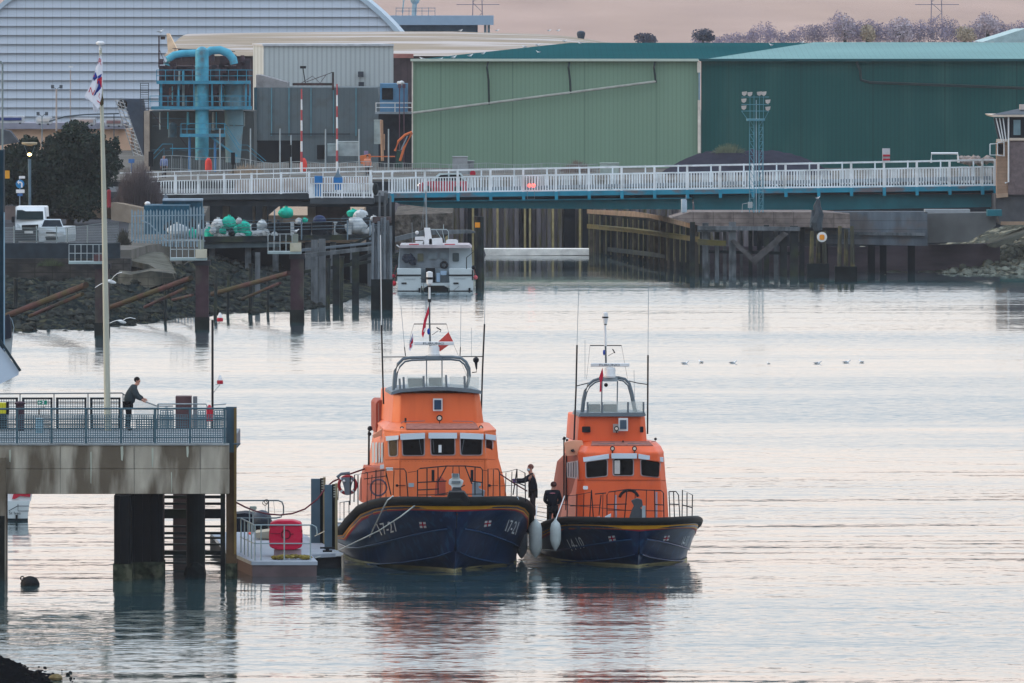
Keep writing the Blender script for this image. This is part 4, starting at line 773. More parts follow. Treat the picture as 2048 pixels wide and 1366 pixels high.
m = M(); a = [W(x, y, Y0 + d) for x, y, d in ((78, 454, .1), (130, 454, .1), (131, 470, 0), (130, 484, .1), (78, 484, .1), (76, 470, 0))]; m.prism(a, [p + Vector((.5, 3.8, 0)) for p in a]); m.obj('body', SIL, t_)
m = M(); m.prism([W(81, 454, Y0 + .9), W(127, 454, Y0 + .9), W(121, 438, Y0 + 1.6), W(88, 438, Y0 + 1.6)], [W(81, 454, Y0 + 3.8), W(127, 454, Y0 + 3.8), W(121, 438, Y0 + 3.2), W(88, 438, Y0 + 3.2)]); m.obj('cabin', SIL, t_)
m = M(); m.add([W(83, 453.5, Y0 + .85), W(125, 453.5, Y0 + .85), W(120, 440, Y0 + 1.5), W(89, 440, Y0 + 1.5)], [(0, 1, 2, 3)]); m.obj('windscreen', mt('car glass', '14202a', .2, spec=.03), t_)
m = M(); m.ext(rpoly([(90, 473), (116, 473), (114, 480), (92, 480)], 2), Y0 - .04, .08); m.ext(rr(92, 114, 464, 467, 1), Y0 - .04, .08); m.obj('grille', DARK, t_)
m = M(); m.pb(94, 110, 468, 472, Y0 - .06, .05); m.obj('number_plate', mt('plate white', ''), t_)
for px in (79, 119): m = M(); m.ext(rpoly([(px, 462), (px + 9, 463), (px + 8, 468), (px, 467)], 1), Y0 - .03, .08); m.obj('headlight', mt('headlight glass', ''), t_)
for px in (79, 121): m = M(); m.pb(px - 1, px + 7, 478, 491, Y0 + .3, .4); m.obj('wheel', DARK, t_)
# chain link fence on the stone wall
t_ = T('chain_link_fence', 'pale chain link fence along the stone wall in front of the cars', 'fence', (X(130, 672), 672, 3.9))
m = M()
for px in (3, 28, 73, 113, 135, 175, 205): m.pt([(px, 452 if px < 130 else 457 - (px - 130) * .12, 672), (px, 515, 672)], 2.6, 5)
m.pt([(0, 455), (130, 457), (215, 445)], 1, 4, 672); m.obj('fence_posts', mt('pale fence steel', '8f9c9e', .7), t_)
m = M(); px = 0
while px < 240: m.pb(px - .25, px + .25, 456 - max(0, px - 130) * .12, 490, 671.95, .01); px += 4
y = 458
while y < 490: m.pt([(0, y), (235, y - 6)], .4, 3, 671.95); y += 5
m.obj('chain_mesh', mt('pale fence steel', ''), t_)
# palisade fence and blue container
t_ = T('shipping_container', 'blue shipping container behind the silver palisade fence', 'container', (X(345, 722), 722, 3.56)); CB = mt('container blue', '184d64', .6, var=.2, dirt=.4, dcol='5f7a80', seam=[(0, .3, .4, .2)])
m = M(); m.pb(288, 378, 411, 470, 722, 6); m.pb(325, 404, 402, 470, 726, 2.5); m.obj('container_body', CB, t_)
m = M(); m.pb(325, 404, 398.5, 402, 725.8, 3); m.obj('roof_sheet', mt('grey blue sheet', '8b9dad', .6), t_)
m = M(); m.sph(W(295, 407, 724), (.2, .2, .14)); m.obj('white_tub', WHITE, label='small white tub on the blue container', cat='tub')
m = M(); m.ext([(325, 399), (331, 386), (337, 399)], 730, .6); m.obj('grey_cone', mt('grey canvas cone', '6a7682', .8), label='small grey pointed hood behind the container', cat='hood')
PAL = mt('palisade steel', '8297a3', .55, var=.15)
t_ = T('palisade_fence', 'silver palisade fence of pointed pales around the container yard', 'fence', (X(335, 700), 700, 3.2)); m = M(); k = 0; px = 264
while px < 410:
    f = (px - 264) / 146; Y = 692 + 10 * abs(f - .45); yt_ = 419 + (2 if k % 2 else 0) - 6 * (f > .8); yb_ = 488 + 10 * f if f < .55 else 494; m.ext([(px - 1.7, yt_ + 3), (px, yt_ - 1), (px + 1.7, yt_ + 3), (px + 1.7, yb_), (px - 1.7, yb_)], Y, .04); px += 6.2; k += 1
m.obj('pales', PAL, t_)
m = M(); m.pt([(264, 432, 692), (410, 430, 696)], 2.4, 4); m.pt([(264, 480, 692), (410, 482, 696)], 2.4, 4); m.pt([(282, 440), (300, 448), (330, 480), (345, 482)], 3.5, 4, 690); m.obj('fence_rails', PAL, t_)
# ================================================================ mooring dolphins with white railed platforms
def dolphin(pxc, wd, yw_, ytop, pl0, pl1, ypl, yr, box, lb, struts):
    Y = YW(yw_); t_ = T('mooring_dolphin', lb, 'mooring dolphin', (X(pxc, Y), Y, 0), 'railed mooring dolphins')
    m = M(); m.box(X(pxc - wd / 2, Y), X(pxc + wd / 2, Y), Y, Y + wd * Y / F, -1, Z(ypl, Y)); m.obj('pile', mt('tide stained pile', '3f3036', .85, var=.3, scale=1.2, dirt=.8, dcol='4a4c42', dst=(1, 1, .6)), t_)
    m = M(); m.box(X(pxc - wd / 2, Y) - .04, X(pxc + wd / 2, Y) + .04, Y - .04, Y + wd * Y / F + .04, -1, .75); m.obj('weed_band', mt('weed band', '1f2422', .8, var=.4), t_)
    PG = mt('pale platform steel', '93a5a8', .6, var=.15)
    m = M(); m.pb(pl0, pl1, ypl - 5, ypl, Y - .3, 1.6); m.obj('platform', PG, t_)
    m = M()
    for y in (yr, (yr + ypl) / 2 - 2):
        m.pt([(pl0 + 1, y, Y - .25), (pl1 - 14 if box else pl1, y, Y - .25)], 2, 4); m.pt([(pl0 + 1, y, Y - .25), (pl0 + 9, y, Y + 1.2)], 2, 4)
    px = pl0 + 1
    while px < pl1 - 8: m.pt([(px, yr, Y - .25), (px, ypl - 4, Y - .25)], 2, 4); px += 12
    m.obj('railing', mt('dolphin railing', 'a5b0b4', .6), t_)
    if box:
        m = M(); m.pb(pl1 - 22, pl1, ypl - 22, ypl - 5, Y - .35, 1); m.obj('light_box', mt('cream box', 'a9a691', .7, dirt=.4, dcol='c9c6ba'), t_)
        m = M(); m.pb(pl1 - 17, pl1 - 6, yr, ypl - 22, Y, .6); m.obj('bollard', mt('grey bollard block', '7e8780', .8), t_)
    for (x0, y0, x1, y1, wd_) in struts:
        m = M(); m.pt([(x1, y1, Y + .5), ((x0 + x1) / 2, (y0 + y1) / 2, Y + 9), (x0, y0, Y + 15)], wd_, 10); m.obj('raking_strut', mt('rust and algae strut', '4a3234', .85, var=.3, scale=.8, dirt=.9, dcol='3c3c26', dlo=.42, dhi=.6, dscale=.35), t_)
    m = M(); m.pb(pxc - wd / 2 - 3, pxc + wd / 2 + 3, ypl, ypl + 10, Y - .1, 1.2); m.obj('pile_head', mt('dark pile head', '33343a', .8), t_)
    return t_
dolphin(204, 28, 672, 530, 137, 208, 528, 489, False, 'railed mooring dolphin farthest left, behind the flagpole', [(-8, 640, 172, 570, 13), (60, 632, 165, 588, 8)])
m = M(); Yd = YW(672); m.pb(188, 212, 510, 528, Yd + .2, 1); m.obj('winch_box', mt('maroon winch', '5a3f42', .8), label='maroon winch box on the leftmost mooring dolphin', cat='winch')
dolphin(404, 26, 660, 517, 340, 413, 521, 480, True, 'railed mooring dolphin in the middle below the green bags', [(212, 618, 382, 556, 11), (290, 614, 372, 576, 7)])
dolphin(594, 26, 645, 507, 535, 602, 508, 468, True, 'railed mooring dolphin on the right with a cream box', [(425, 588, 578, 546, 10), (485, 598, 560, 566, 6), (345, 600, 385, 590, 6)])
# ================================================================ net bag stage
YS = 716; ST = T('timber_stage', 'dark timber stage carrying piles of bags', 'jetty', (X(590, YS), YS, 0))
m = M(); m.ext([(395, 474), (775, 468), (775, 478), (395, 486)], YS, 8); m.obj('deck', TIMD, ST)
m = M(); m.ext([(405, 486), (560, 484), (560, 494), (405, 497)], YS + .3, 1); m.obj('edge_beam', mt('grey beam', '55656c', .8), ST)
for px in (418, 490, 545, 610, 660, 700, 735): m = M(); m.pb(px, px + 12, 484, 560, YS + 1, .5, z0=-1); m.obj('stage_pile', TIMB, ST)
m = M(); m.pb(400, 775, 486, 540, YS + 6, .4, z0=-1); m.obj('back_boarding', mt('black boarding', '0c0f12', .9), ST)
m = M()
for y in (441, 447, 455, 461): m.pt([(410, y + 2, YS - .1), (770, y - 6, YS - .1)], 1.2, 4)
for px in (549, 603, 695, 740): m.pt([(px, 420 if px == 549 else 440, YS - .1), (px, 480, YS - .1)], 3, 5)
m.obj('wire_railing', STEEL, ST)
m = M(); m.pt([(700, 478, YS), (770, 476, YS)], 1, 4); m.obj('handline', STEEL, ST)
def bag(px, py, rx, ry, mat, lb, cat='bag', Y=YS + 1.2):
    q = Y / F; m = M(); c = W(px, py, Y); r_ = random.Random(int(px * 7 + py)); rs = []
    for j in range(9):
        th = math.pi * (j + .15) / 8.3; rg = []
        for i in range(14):
            a = 2 * math.pi * i / 14; k = 1 + .42 * noise.noise(Vector((math.cos(a) * 1.3 + px, math.sin(a) * 1.3, j * .4))); s = max(.08, math.sin(th)) ** .7
            rg.append(c + Vector((rx * q * s * math.cos(a) * k, rx * q * .9 * s * math.sin(a) * k, ry * q * math.cos(th) * (1 if j > 3 else 1.05))))
        rs.append(rg)
    m.rings(rs); m.tube([c + Vector((0, 0, ry * q * .9)), c + Vector((.03, 0, ry * q * 1.25))], .07, 6, .12)
    return m.obj('net_bag', mat, label=lb, cat=cat, group='bags on the timber stage', smooth=True)
BGR = mt('green bag cloth', '12ac96', .7, var=.25, scale=3); BWH = mt('white bag cloth', 'b5bdc1', .75, var=.2, scale=3, dirt=.3, dcol='6a6f72'); BDK = mt('dark bag cloth', '1c2228', .8, var=.3)
bag(458, 446, 13, 13, BGR, 'green bag on top of the bag row, under the dark arch'); bag(488, 456, 13, 13, BGR, 'green bag right of the top green one'); bag(418, 470, 10, 13, BGR, 'low green bag at the left end of the row'); bag(386, 468, 8, 10, BGR, 'green and white bag behind the palisade fence', Y=YS - 8)
bag(436, 452, 14, 14, BWH, 'white bag stacked left of the top green bag'); bag(448, 472, 14, 10, BWH, 'flat white bag under the stacked white bag'); bag(484, 474, 15, 9, BWH, 'long low white bag at the centre of the row'); bag(516, 470, 18, 11, BWH, 'wide white bag with dark straps, right of centre'); bag(524, 451, 11, 10, BWH, 'white bag on top of the wide strapped bag')
bag(355, 462, 20, 14, BWH, 'large white bag behind the palisade fence', Y=YS - 8); bag(415, 456, 8, 9, BWH, 'small white bag above the low green bag', Y=YS + 3); bag(572, 426, 14, 11, BGR, 'lone green bag high under the approach span', Y=YS + 14); bag(470, 446, 9, 10, BDK, 'dark bag between the two upper green ones', Y=YS + 3)
bag(712, 452, 20, 17, BWH, 'big white sack leaning left of the plank clad dolphin'); bag(722, 430, 14, 10, BWH, 'pale white net heap above the big white sack', Y=YS + 4); bag(706, 427, 12, 8, BGR, 'green net heap beside the pale net heap', Y=YS + 5)
bag(386, 450, 8, 10, BDK, 'black bag on the green and white bag', Y=YS - 7)
for x0, x1, y0, y1, lb in ((538, 582, 446, 475, 'dark crate left of the round lidded bin'), (585, 622, 447, 475, 'dark crate in the middle of the stage'), (624, 664, 443, 474, 'dark tall crate under the round lid')):
    m = M(); m.pb(x0, x1, y0, y1, YS + 1, 1.2); m.pb(x0, x1, y0, y0 + 2.5, YS + .9, .1); m.pb(x0, x0 + 2, y0, y1, YS + .9, .1); m.pb(x1 - 2, x1, y0, y1, YS + .9, .1); m.obj('dark_crate', mt('black crate', '171b22', .7), label=lb, cat='crate', group='dark crates on the stage')
m = M(); m.sph(W(639, 442, YS + 1.5), (.45, .45, .4), 12, 8); m.obj('domed_buoy', mt('navy lid', '1c2c50', .6), label='navy round buoy lying on the tall dark crate', cat='buoy', smooth=True)
for px in (581, 668, 696): m = M(); m.pb(px, px + 7, 444, 472, YS + .5, .3); m.pb(px - 1, px + 8, 444, 446, YS + .45, .4); m.obj('white_jerrycan', BWH, label={581: 'pale upright can between two dark crates', 668: 'pale upright can right of the tall crate', 696: 'pale post standing left of the big sack'}[px], cat='can')
# walkway beams and big timbers right of the dolphins
t_ = T('timber_walkway', 'sloping grey timber walkway leading to the plank clad dolphin', 'walkway', (X(675, 680), 680, 0))
m = M(); m.ext([(602, 508), (745, 493), (745, 500), (602, 517)], 676, .6); m.obj('beam', TIMB, t_); m = M(); m.ext([(602, 498), (745, 484), (745, 488), (602, 503)], 680, .6); m.obj('beam', mt('blue grey timber', '66727c', .8, var=.3), t_)
for px, y0 in ((622, 480), (637, 478), (510, 505), (665, 500), (704, 498)): m = M(); m.pb(px, px + 14 if px > 600 else px + 10, y0, 600, 677 + (px % 3), .5, z0=-1); m.obj('walkway_pile', TIMB if px < 660 else TIMD, t_)
m = M(); m.ext([(700, 488), (716, 488), (742, 474), (742, 470)], 684, .4); m.obj('knee_brace', TIMD, t_)
t_ = T('plank_dolphin', 'tall plank clad timber dolphin left of the white catamaran', 'dolphin', (X(763, 672), 672, 0))
m = M(); px = 743; k = 0
while px < 784: y0 = 446 + 6 * math.sin(k * 1.3) - (6 if 752 < px < 776 else 0); m.pb(px, px + 5.2, y0, 545, 668 + .2 * (k % 2), .6, z0=-1); px += 6; k += 1
m.obj('planking', mt('blue grey planks', '6b747c', .85, var=.35, scale=2, st=(3, 3, .3), dirt=.5, dcol='3a4042'), t_)
m = M(); m.box(X(742, 668), X(785, 668), 667.8, 670, -1, 1.9); m.obj('weed_skirt', mt('black weed', '10181a', .8, var=.6, scale=2), t_)
m = M(); m.pb(745, 782, 434, 446, 669, 1.5); m.obj('cap', mt('rusty cap', '4e4444', .8, var=.4, scale=3), t_)
for px in (757, 768, 779): m = M(); m.pb(px, px + 4, 385 if px < 775 else 392, 440, 669.5, .3); m.obj('head_post', TIMB, t_)
m = M(); m.sph(W(751, 378, 669.5), (.2, .2, .4), 8, 7); m.obj('head_finial', TIMD, t_)
# piles right of the catamaran
t_ = T('timber_pile', 'dark timber pile with a small orange board right of the catamaran', 'pile', (X(960, 718), 718, 0))
m = M(); m.pt([(960, 600), (959, 434)], 17, 10, 718); m.obj('pile_shaft', TIMD, t_); m = M(); m.pt([(957, 440), (957, 433)], 19, 10, 718); m.obj('pile_cap', DARK, t_)
m = M(); m.pb(950, 960, 445, 455, 717.4, .05); m.obj('orange_board', mt('amber board', 'e0922c', .5), t_)
m = M(); m.ext([(790, 474), (850, 460), (940, 460), (960, 466), (850, 470), (790, 484)], 735, 1); m.obj('fender_beam', TIMB, label='grey timber beam behind the catamaran', cat='beam')
m = M(); m.ext([(968, 498), (1178, 498), (1178, 510), (972, 511)], YW(511), 3.2); m.obj('floating_pontoon', mt('chalk white pontoon', 'f2eee6', .7), label='long white floating pontoon before the sheet piling', cat='pontoon')
# ================================================================ timber jetty on the right
JT = T('fender_jetty', 'weathered timber fender jetty curving out from under the bridge', 'jetty', (X(1600, 752), 752, 0))
def jy(px): return 826 - (px - 1175) * (826 - 752) / (1400 - 1175) if px < 1400 else 752
TL = mt('pale weathered rail timber', '7a6858', .85, var=.3, scale=1.2, dirt=.5, dcol='5a5a48'); TG = mt('algae rail timber', '56502f', .85, var=.3, scale=1.2, dirt=.5, dcol='3a3c38')
m = M(); m.ext([(1174, 419), (1270, 423), (1350, 436), (1380, 447), (1380, 456), (1300, 436), (1174, 427)], jy, .6); m.obj('top_rail', TL, JT)
m = M(); m.ext([(1174, 448), (1270, 456), (1400, 474), (1400, 485), (1270, 466), (1174, 457)], jy, .6); m.obj('middle_rail', TG, JT)
m = M(); m.ext([(1215, 494), (1310, 505), (1330, 510), (1330, 517), (1215, 503)], jy, .6); m.obj('lower_rail', TIMD, JT)
m = M(); m.ext([(1395, 478), (1452, 482), (1452, 492), (1395, 490)], 750, .6); m.obj('short_rail', TG, JT)
rnd = random.Random(2); px = 1178
while px < 1400:
    Y = jy(px) + .7; wd = rnd.uniform(4, 8); m = M(); m.pb(px, px + wd, 424 + (px - 1175) * .12, 560, Y, .4, z0=-1); m.obj('fender_pile', TIMD if rnd.random() < .6 else mt('brown pile', '5e564c', .85, var=.4, dirt=.6, dcol='2a2c28'), JT); m = M(); m.pb(px - .8, px + .8, 428 + (px - 1175) * .12, 505 + (px - 1175) * .1, Y - .02, .05); m.obj('lit_pile_edge', mt('lit green pile edge', '86805f', .85, var=.5, scale=1), JT); px += rnd.uniform(9, 14)  # pale green strips also paint the light caught by the left pile edges
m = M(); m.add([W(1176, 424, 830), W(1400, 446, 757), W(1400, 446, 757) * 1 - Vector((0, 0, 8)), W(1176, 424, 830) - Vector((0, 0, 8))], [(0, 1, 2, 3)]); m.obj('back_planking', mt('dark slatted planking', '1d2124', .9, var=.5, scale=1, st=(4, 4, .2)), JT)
m = M(); m.ext([(1380, 424), (1640, 424), (1700, 428), (1700, 456), (1480, 452), (1400, 452), (1340, 436)], 753, 8); m.obj('deck_beam', mt('grey brown beam', '7a706c', .9, var=.45, scale=1.6, dirt=.6, dcol='2c2d30', seam=[(2, .33, .12, .6), (0, 1.4, .05, .6)]), JT)
for px, wd, y0 in ((1380, 10, 444), (1405, 12, 446), (1458, 14, 444), (1528, 10, 450), (1560, 14, 470), (1580, 16, 452), (1430, 8, 480)):
    m = M(); m.pb(px, px + wd, y0, 560, 751, .6, z0=-1); m.obj('jetty_pile', TIMB if px % 4 else TIMD, JT)
m = M(); m.ext([(1460, 482), (1468, 478), (1518, 524), (1512, 532)], 750.6, .3); m.ext([(1506, 515), (1567, 463), (1577, 468), (1513, 527)], 750.4, .3); m.obj('cross_brace', mt('grimy brace timber', '504f50', .9, var=.5, scale=2), JT)
m = M(); m.pb(1395, 1460, 456, 464, 750.8, .4); m.obj('cross_beam', TIMB, JT)
m = M(); m.pt([(1367, 425), (1367, 398)], 10, 6, 750); m.pb(1364, 1374, 400, 424, 749.8, .3); m.pt([(1372, 400), (1372, 390)], 1.5, 4, 750); m.obj('lamp_housing', mt('white grey lamp housing', '9fb0bd', .6), label='grey navigation lamp housing left of the floodlight mast', cat='lamp')
m = M(); m.pb(1496, 1505, 404, 416, 750, .3); m.pt([(1484, 425), (1485, 408), (1495, 406)], 2, 4, 750); m.obj('control_box', mt('pale control box', '9aa3a6', .6), label='small pale control box at the foot of the floodlight mast', cat='box')
m = M(); m.ext([(1600, 424), (1855, 424), (1855, 492), (1600, 486)], 757, 4); m.obj('jetty_block', mt('stained dark block', '59626b', .9, var=.45, scale=.9, st=(1.5, 1, .35), dirt=.6, dcol='5c5552', seam=[(2, .62, .1, .5)]), label='massive dark concrete block of the bridge pivot pier', cat='pier')
m = M(); m.ext([(1852, 427), (1992, 425), (1992, 452), (1960, 470), (1935, 484), (1852, 486)], 760, 4); m.obj('quay_block', mt('stained grey block', '686b6c', .9, var=.3, scale=.5), label='dark grey concrete block under the control tower', cat='pier')
m = M(); m.pb(1850, 1940, 419, 426, 757, 2); m.obj('pale_slab', mt('pale slab', '8f959a', .8), label='thin pale slab on the block under the girder', cat='slab')
m = M(); m.pb(1975, 2004, 420, 432, 758, 2); m.obj('teal_bearing', TEAL, label='small teal bearing block at the right girder end', cat='bearing')
for i, (px, wd, y0) in enumerate(((1736, 14, 486), (1760, 13, 486), (1816, 14, 484), (1700, 10, 486), (1640, 16, 486))):
    m = M(); m.pb(px, px + wd, y0, 556, 758.5, .6, z0=-1); m.pb(px - 1, px + wd + 1, 486, 492, 758.4, .1); m.obj('support_pile', mt('near black pile', '15191e', .85, var=.4), label='square dark pile under the pivot pier, number %s from the left' % ('three', 'four', 'five', 'two', 'one')[i], cat='pile', group='piles under the pivot pier')
def cluster(lb, xs, y0, yw_, extra=None):
    Y = YW(yw_); t_ = T('pile_cluster', lb, 'pile cluster', (X(sum(xs) / len(xs), Y), Y, 0), 'pile clusters')
    for k, px in enumerate(xs): m = M(); m.pt([(px, yw_ + 14), (px + (k - 1) * -2, y0 + 6 * (k % 2))], 11, 8, Y + (k % 2) * .6, 8); m.obj('pile', mt('algae edged pile', '3c3d34', .85, var=.6, scale=2, st=(4, 4, .3), dirt=.7, dcol='6a6440'), t_)
    m = M(); m.box(X(min(xs) - 8, Y), X(max(xs) + 8, Y), Y - .3, Y + 1, -1, 1.0 ); m.obj('weed_skirt', mt('black weed', ''), t_)
    return t_, Y
t_, Y = cluster('dark pile cluster with a white and amber round marker', (1622, 1636, 1650), 462, 556)
m = M(); c = W(1644, 474, Y - .7); m.rings([[c + Vector((r * math.cos(k * .314), dy, r * math.sin(k * .314))) for k in range(20)] for r, dy in ((.35, 0), (.35, .05))]); m.obj('marker_disc', WHITE, t_); m = M(); m.ext(rr(1639, 1649, 469, 480, 3), Y - .75, .06); m.obj('amber_center', mt('amber board', ''), t_)
m = M(); m.tube([W(1637, 462, Y), W(1632, 445, Y), W(1638, 428, Y), W(1634, 412, Y), W(1637, 398, Y)], [.28, .46, .34, .28, .1], 7); m.tube([W(1624, 455, Y), W(1627, 420, Y)], [.18, .14], 6); m.obj('shrouded_beacon', mt('black tarpaulin', '3a444c', .7, var=.3), label='beacon wrapped in dark cloth on the marker pile cluster', cat='beacon', smooth=True)
cluster('cluster of algae edged piles right of the round marker', (1678, 1692, 1706), 452, 562)
# right bank
def rbz(u, v, x, y):
    px = 1024 + x * F / y; return -.3 + 3.2 * (max(0, (px - 1850)) / 260) ** 1.1 * v ** .7 + 1.1 * v + .35 * noise.noise(Vector((x * .9, y * .5, 0))) + .2 * noise.noise(Vector((x * 3, y, 0)))
heap('right_bank', mt('stony weedy bank', '4a4d46', .95, spec=0, var=.6, scale=1.2, dirt=.7, dcol='8a8878', dlo=.52, dhi=.6, bump=.1, bscale=4), X(1690, 770), X(2600, 770), 754, 800, rbz, 110, 30, kind='structure')
m = M(); rnd = random.Random(21)
for _ in range(170):
    px = rnd.uniform(1890, 2060); v = rnd.random() ** 1.4 * .5; Y = 754 + 46 * v; x = X(px, Y); s = rnd.uniform(.12, .4); u = (x - X(1690, 770)) / (X(2600, 770) - X(1690, 770)); m.sph((x, Y, rbz(u, v, x, Y) + .05), (s, s, s * .7), 6, 5, .5)
m.obj('bank_stones', mt('pale green stones', '6a6f66', .9, var=.5, scale=1), kind='stuff', label='grey green stones piled on the right bank', cat='rocks')
m = M(); m.ext([(1975, 492), (2060, 462), (2060, 468), (1990, 496)], 762, 5, 0, .2); m.obj('slipway_edge', mt('pale slip edge', '62645c', .9, spec=0), label='pale sloping slab edge on the right bank', cat='slab')

for k_, (px, py, rx, ry, mm, lb) in enumerate(((400, 462, 12, 12, BWH, 'grubby white bag at the fence end of the row'), (432, 470, 12, 11, BWH, 'low white bag between the green ones on the left'), (474, 462, 12, 10, BGR, 'green bag half hidden behind the flat white one'), (502, 462, 12, 12, BWH, 'white bag behind the wide strapped bag'), (540, 458, 10, 12, BDK, 'dark bag left of the first crate'), (690, 462, 12, 12, BDK, 'dark net heap left of the big white sack'), (735, 448, 12, 14, BDK, 'dark net heap against the plank clad dolphin'), (728, 462, 12, 12, BWH, 'white bundle right of the big white sack'), (340, 456, 12, 12, BDK, 'dark bag behind the left half of the palisade fence'), (372, 468, 12, 12, BWH, 'white bag low behind the palisade fence'))):
    bag(px, py, rx, ry, mm, lb, Y=YS + 2.4 if px > 395 else YS - 7.5)
rnd = random.Random(33); m = M()
for _ in range(90):
    px = rnd.uniform(400, 770); Yd = YS + rnd.uniform(2.5, 6); m.pt([(px, rnd.uniform(448, 470), Yd), (px + rnd.uniform(-14, 14), rnd.uniform(462, 478), Yd)], rnd.uniform(1.5, 5), 5)
m.obj('gear_clutter', mt('dark mixed gear', '20262a', .9, var=.7, scale=2, dirt=.6, dcol='4a5458'), label='jumble of dark fishing gear behind the bags on the timber stage', cat='fishing gear', kind='stuff')
# more timber under the stage and along the foreshore
for px, y0, yb_, Yq, wd in ((430, 545, 640, 650, 7), (455, 552, 635, 655, 6), (500, 530, 636, 660, 9), (535, 548, 630, 662, 6), (655, 520, 625, 668, 9), (682, 515, 622, 672, 8), (30, 560, 640, 640, 9), (95, 575, 655, 636, 7), (330, 566, 640, 640, 6)):
    m = M(); m.pt([(px, yb_ + 20, Yq), (px + 2, y0, Yq)], wd, 7); m.pt([(px + 2, y0 + 1, Yq), (px + 2, y0 - 3, Yq)], wd + 2, 7); m.obj('old_timber_post', TIMD, label='old dark timber post on the foreshore, %s' % {430: 'just right of the middle dolphin', 455: 'second right of the middle dolphin', 500: 'thick one midway between two dolphins', 535: 'thin one left of the right dolphin', 655: 'thick one right of the right dolphin', 682: 'left of the plank clad dolphin', 30: 'far left below the wall', 95: 'below the leftmost railed dolphin', 330: 'left of the middle dolphin'}[px], cat='post', group='old posts on the foreshore')
m = M(); m.ext([(700, 520), (745, 505), (745, 512), (700, 528)], 690, .5); m.ext([(610, 540), (742, 520), (742, 526), (610, 547)], 688, .4); m.obj('low_waler', TIMD, label='low dark horizontal timbers left of the plank clad dolphin', cat='timber')
m = M(); m.ext([(1400, 492), (1720, 494), (2000, 486), (2000, 560), (1400, 560)], 764, .6); m.obj('mud_backing', mt('dark reddish mud wall', '554e55', .95, spec=0, var=.5, scale=.6, st=(.4, 1, 2)), JT)
for px in range(1412, 1600, 17):
    m = M(); m.pb(px, px + 6 + px % 5, 452 + px % 7, 560, 755 + px % 3, .4, z0=-1); m.obj('rear_pile', TIMD if px % 2 else TIMB, JT)
m = M(); m.ext([(1395, 452), (1600, 454), (1600, 462), (1395, 460)], 750.6, .4); m.obj('cross_beam', TIMB, JT); m = M(); m.ext([(1400, 500), (1600, 504), (1600, 510), (1400, 506)], 751.4, .3); m.obj('cross_beam', TIMD, JT)
m = M(); m.ext([(1600, 462), (1850, 466), (1850, 472), (1600, 468)], 756.7, .3); m.obj('waler', TIMB, JT)

small = [(404, 450, 7, 8, BDK), (426, 462, 7, 7, BWH), (446, 462, 7, 7, BGR), (463, 466, 6, 7, BDK), (478, 442, 6, 6, BWH), (497, 468, 7, 6, BGR), (508, 455, 6, 7, BDK), (532, 466, 8, 7, BWH), (549, 470, 8, 6, BWH), (556, 452, 6, 9, BDK), (598, 443, 8, 6, BWH), (610, 441, 6, 5, BGR), (655, 470, 8, 7, BDK), (677, 456, 7, 10, BDK), (690, 440, 8, 8, BDK), (742, 462, 7, 9, BWH), (752, 470, 7, 7, BDK), (748, 438, 8, 6, BWH)]
cn = {BDK: 'small dark', BWH: 'small white', BGR: 'small green'}
spot = ['beside the fence end', 'above the low green bag on the left', 'wedged under the leftmost upper white bag', 'under the two upper green bags', 'peeping over the upper green bags', 'at the foot of the wide strapped bag', 'left of the stacked top white bag', 'at the right of the wide strapped bag', 'just left of the first dark crate', 'against the first dark crate', 'on top of the middle crate', 'at the right end on the middle crate', 'at the foot of the tall crate', 'between the tall crate and the pale post', 'above the pale post', 'right of the white bundle', 'lowest beside the plank clad dolphin', 'highest beside the plank clad dolphin']
for (px, py, rx, ry, mm), sp_ in zip(small, spot): bag(px, py, rx, ry, mm, cn[mm] + ' net bag ' + sp_, Y=YS + .4)
m = M(); rnd = random.Random(44)
for _ in range(46):
    px = rnd.uniform(415, 560); py = rnd.uniform(446, 470); m.pt([(px, py, YS - .05), (px + rnd.uniform(4, 12), py + rnd.uniform(-5, 6), YS - .05), (px + rnd.uniform(12, 20), py + rnd.uniform(-3, 6), YS - .05)], .8, 4)
m.obj('tangled_lines', mt('dark line', '1c2226', .9, spec=0), label='thin dark lines tangled over the row of bags', cat='ropes', kind='stuff')
# ================================================================ concrete pier with railings (left foreground)
YP, YQ, ZD = 354.0, 367.6, 4.4
PR = T('concrete_pier', 'stained concrete pier with grey railings on the left', 'pier', (X(200, YP), YP, 0))
PC = mt('stained pier concrete', 'aaa598', .85, var=.25, scale=1.4, st=(1.6, 1, .5), dirt=.9, dcol='51483c', dlo=.43, dhi=.56, dst=(1.2, 1, .2), dscale=.9, bump=.01, bscale=6)
xr = X(458, YP)
m = M(); m.box(-26, xr, YP, YP + .8, Z(988, YP), Z(938.5, YP)); m.box(-26, xr - .005, YP + .015, YP + .8, Z(938, YP), ZD); m.obj('edge_beam', PC, PR, bevel=.02)
RUN = mt('rust run', '5e4a35', .9, var=.4, scale=3, st=(2, 1, .3)); LIM = mt('lime streak', 'a9b0a4', .85, var=.2, scale=3, st=(3, 1, .3))
m = M(); m.box(-26, X(470, 361), YP + .8, YQ + .5, 3.9, ZD); m.obj('deck', mt('pier deck', '7f878c', .8, var=.15, seam=[(0, .5, .06, .4)]), PR)
m = M(); m.box(-26, xr, YP - .03, YP + .25, ZD, ZD + .06); m.obj('kerb', mt('pale kerb', '8f9698', .8, dirt=.4), PR)
m = M(); m.box(-26, X(12, YP), YP - .25, YP + 1.2, -1, ZD - .4); m.obj('end_pier', PC, PR)
m = M(); m.box(-26, X(10, YP), YP - .28, YP + 1.2, -1, 2.1); m.obj('tide_band', mt('tide weed', '1b211f', .8, var=.5), PR)
DP_ = mt('dark wet pile', '0a0e12', .6, var=.5, scale=1, st=(3, 3, .2))
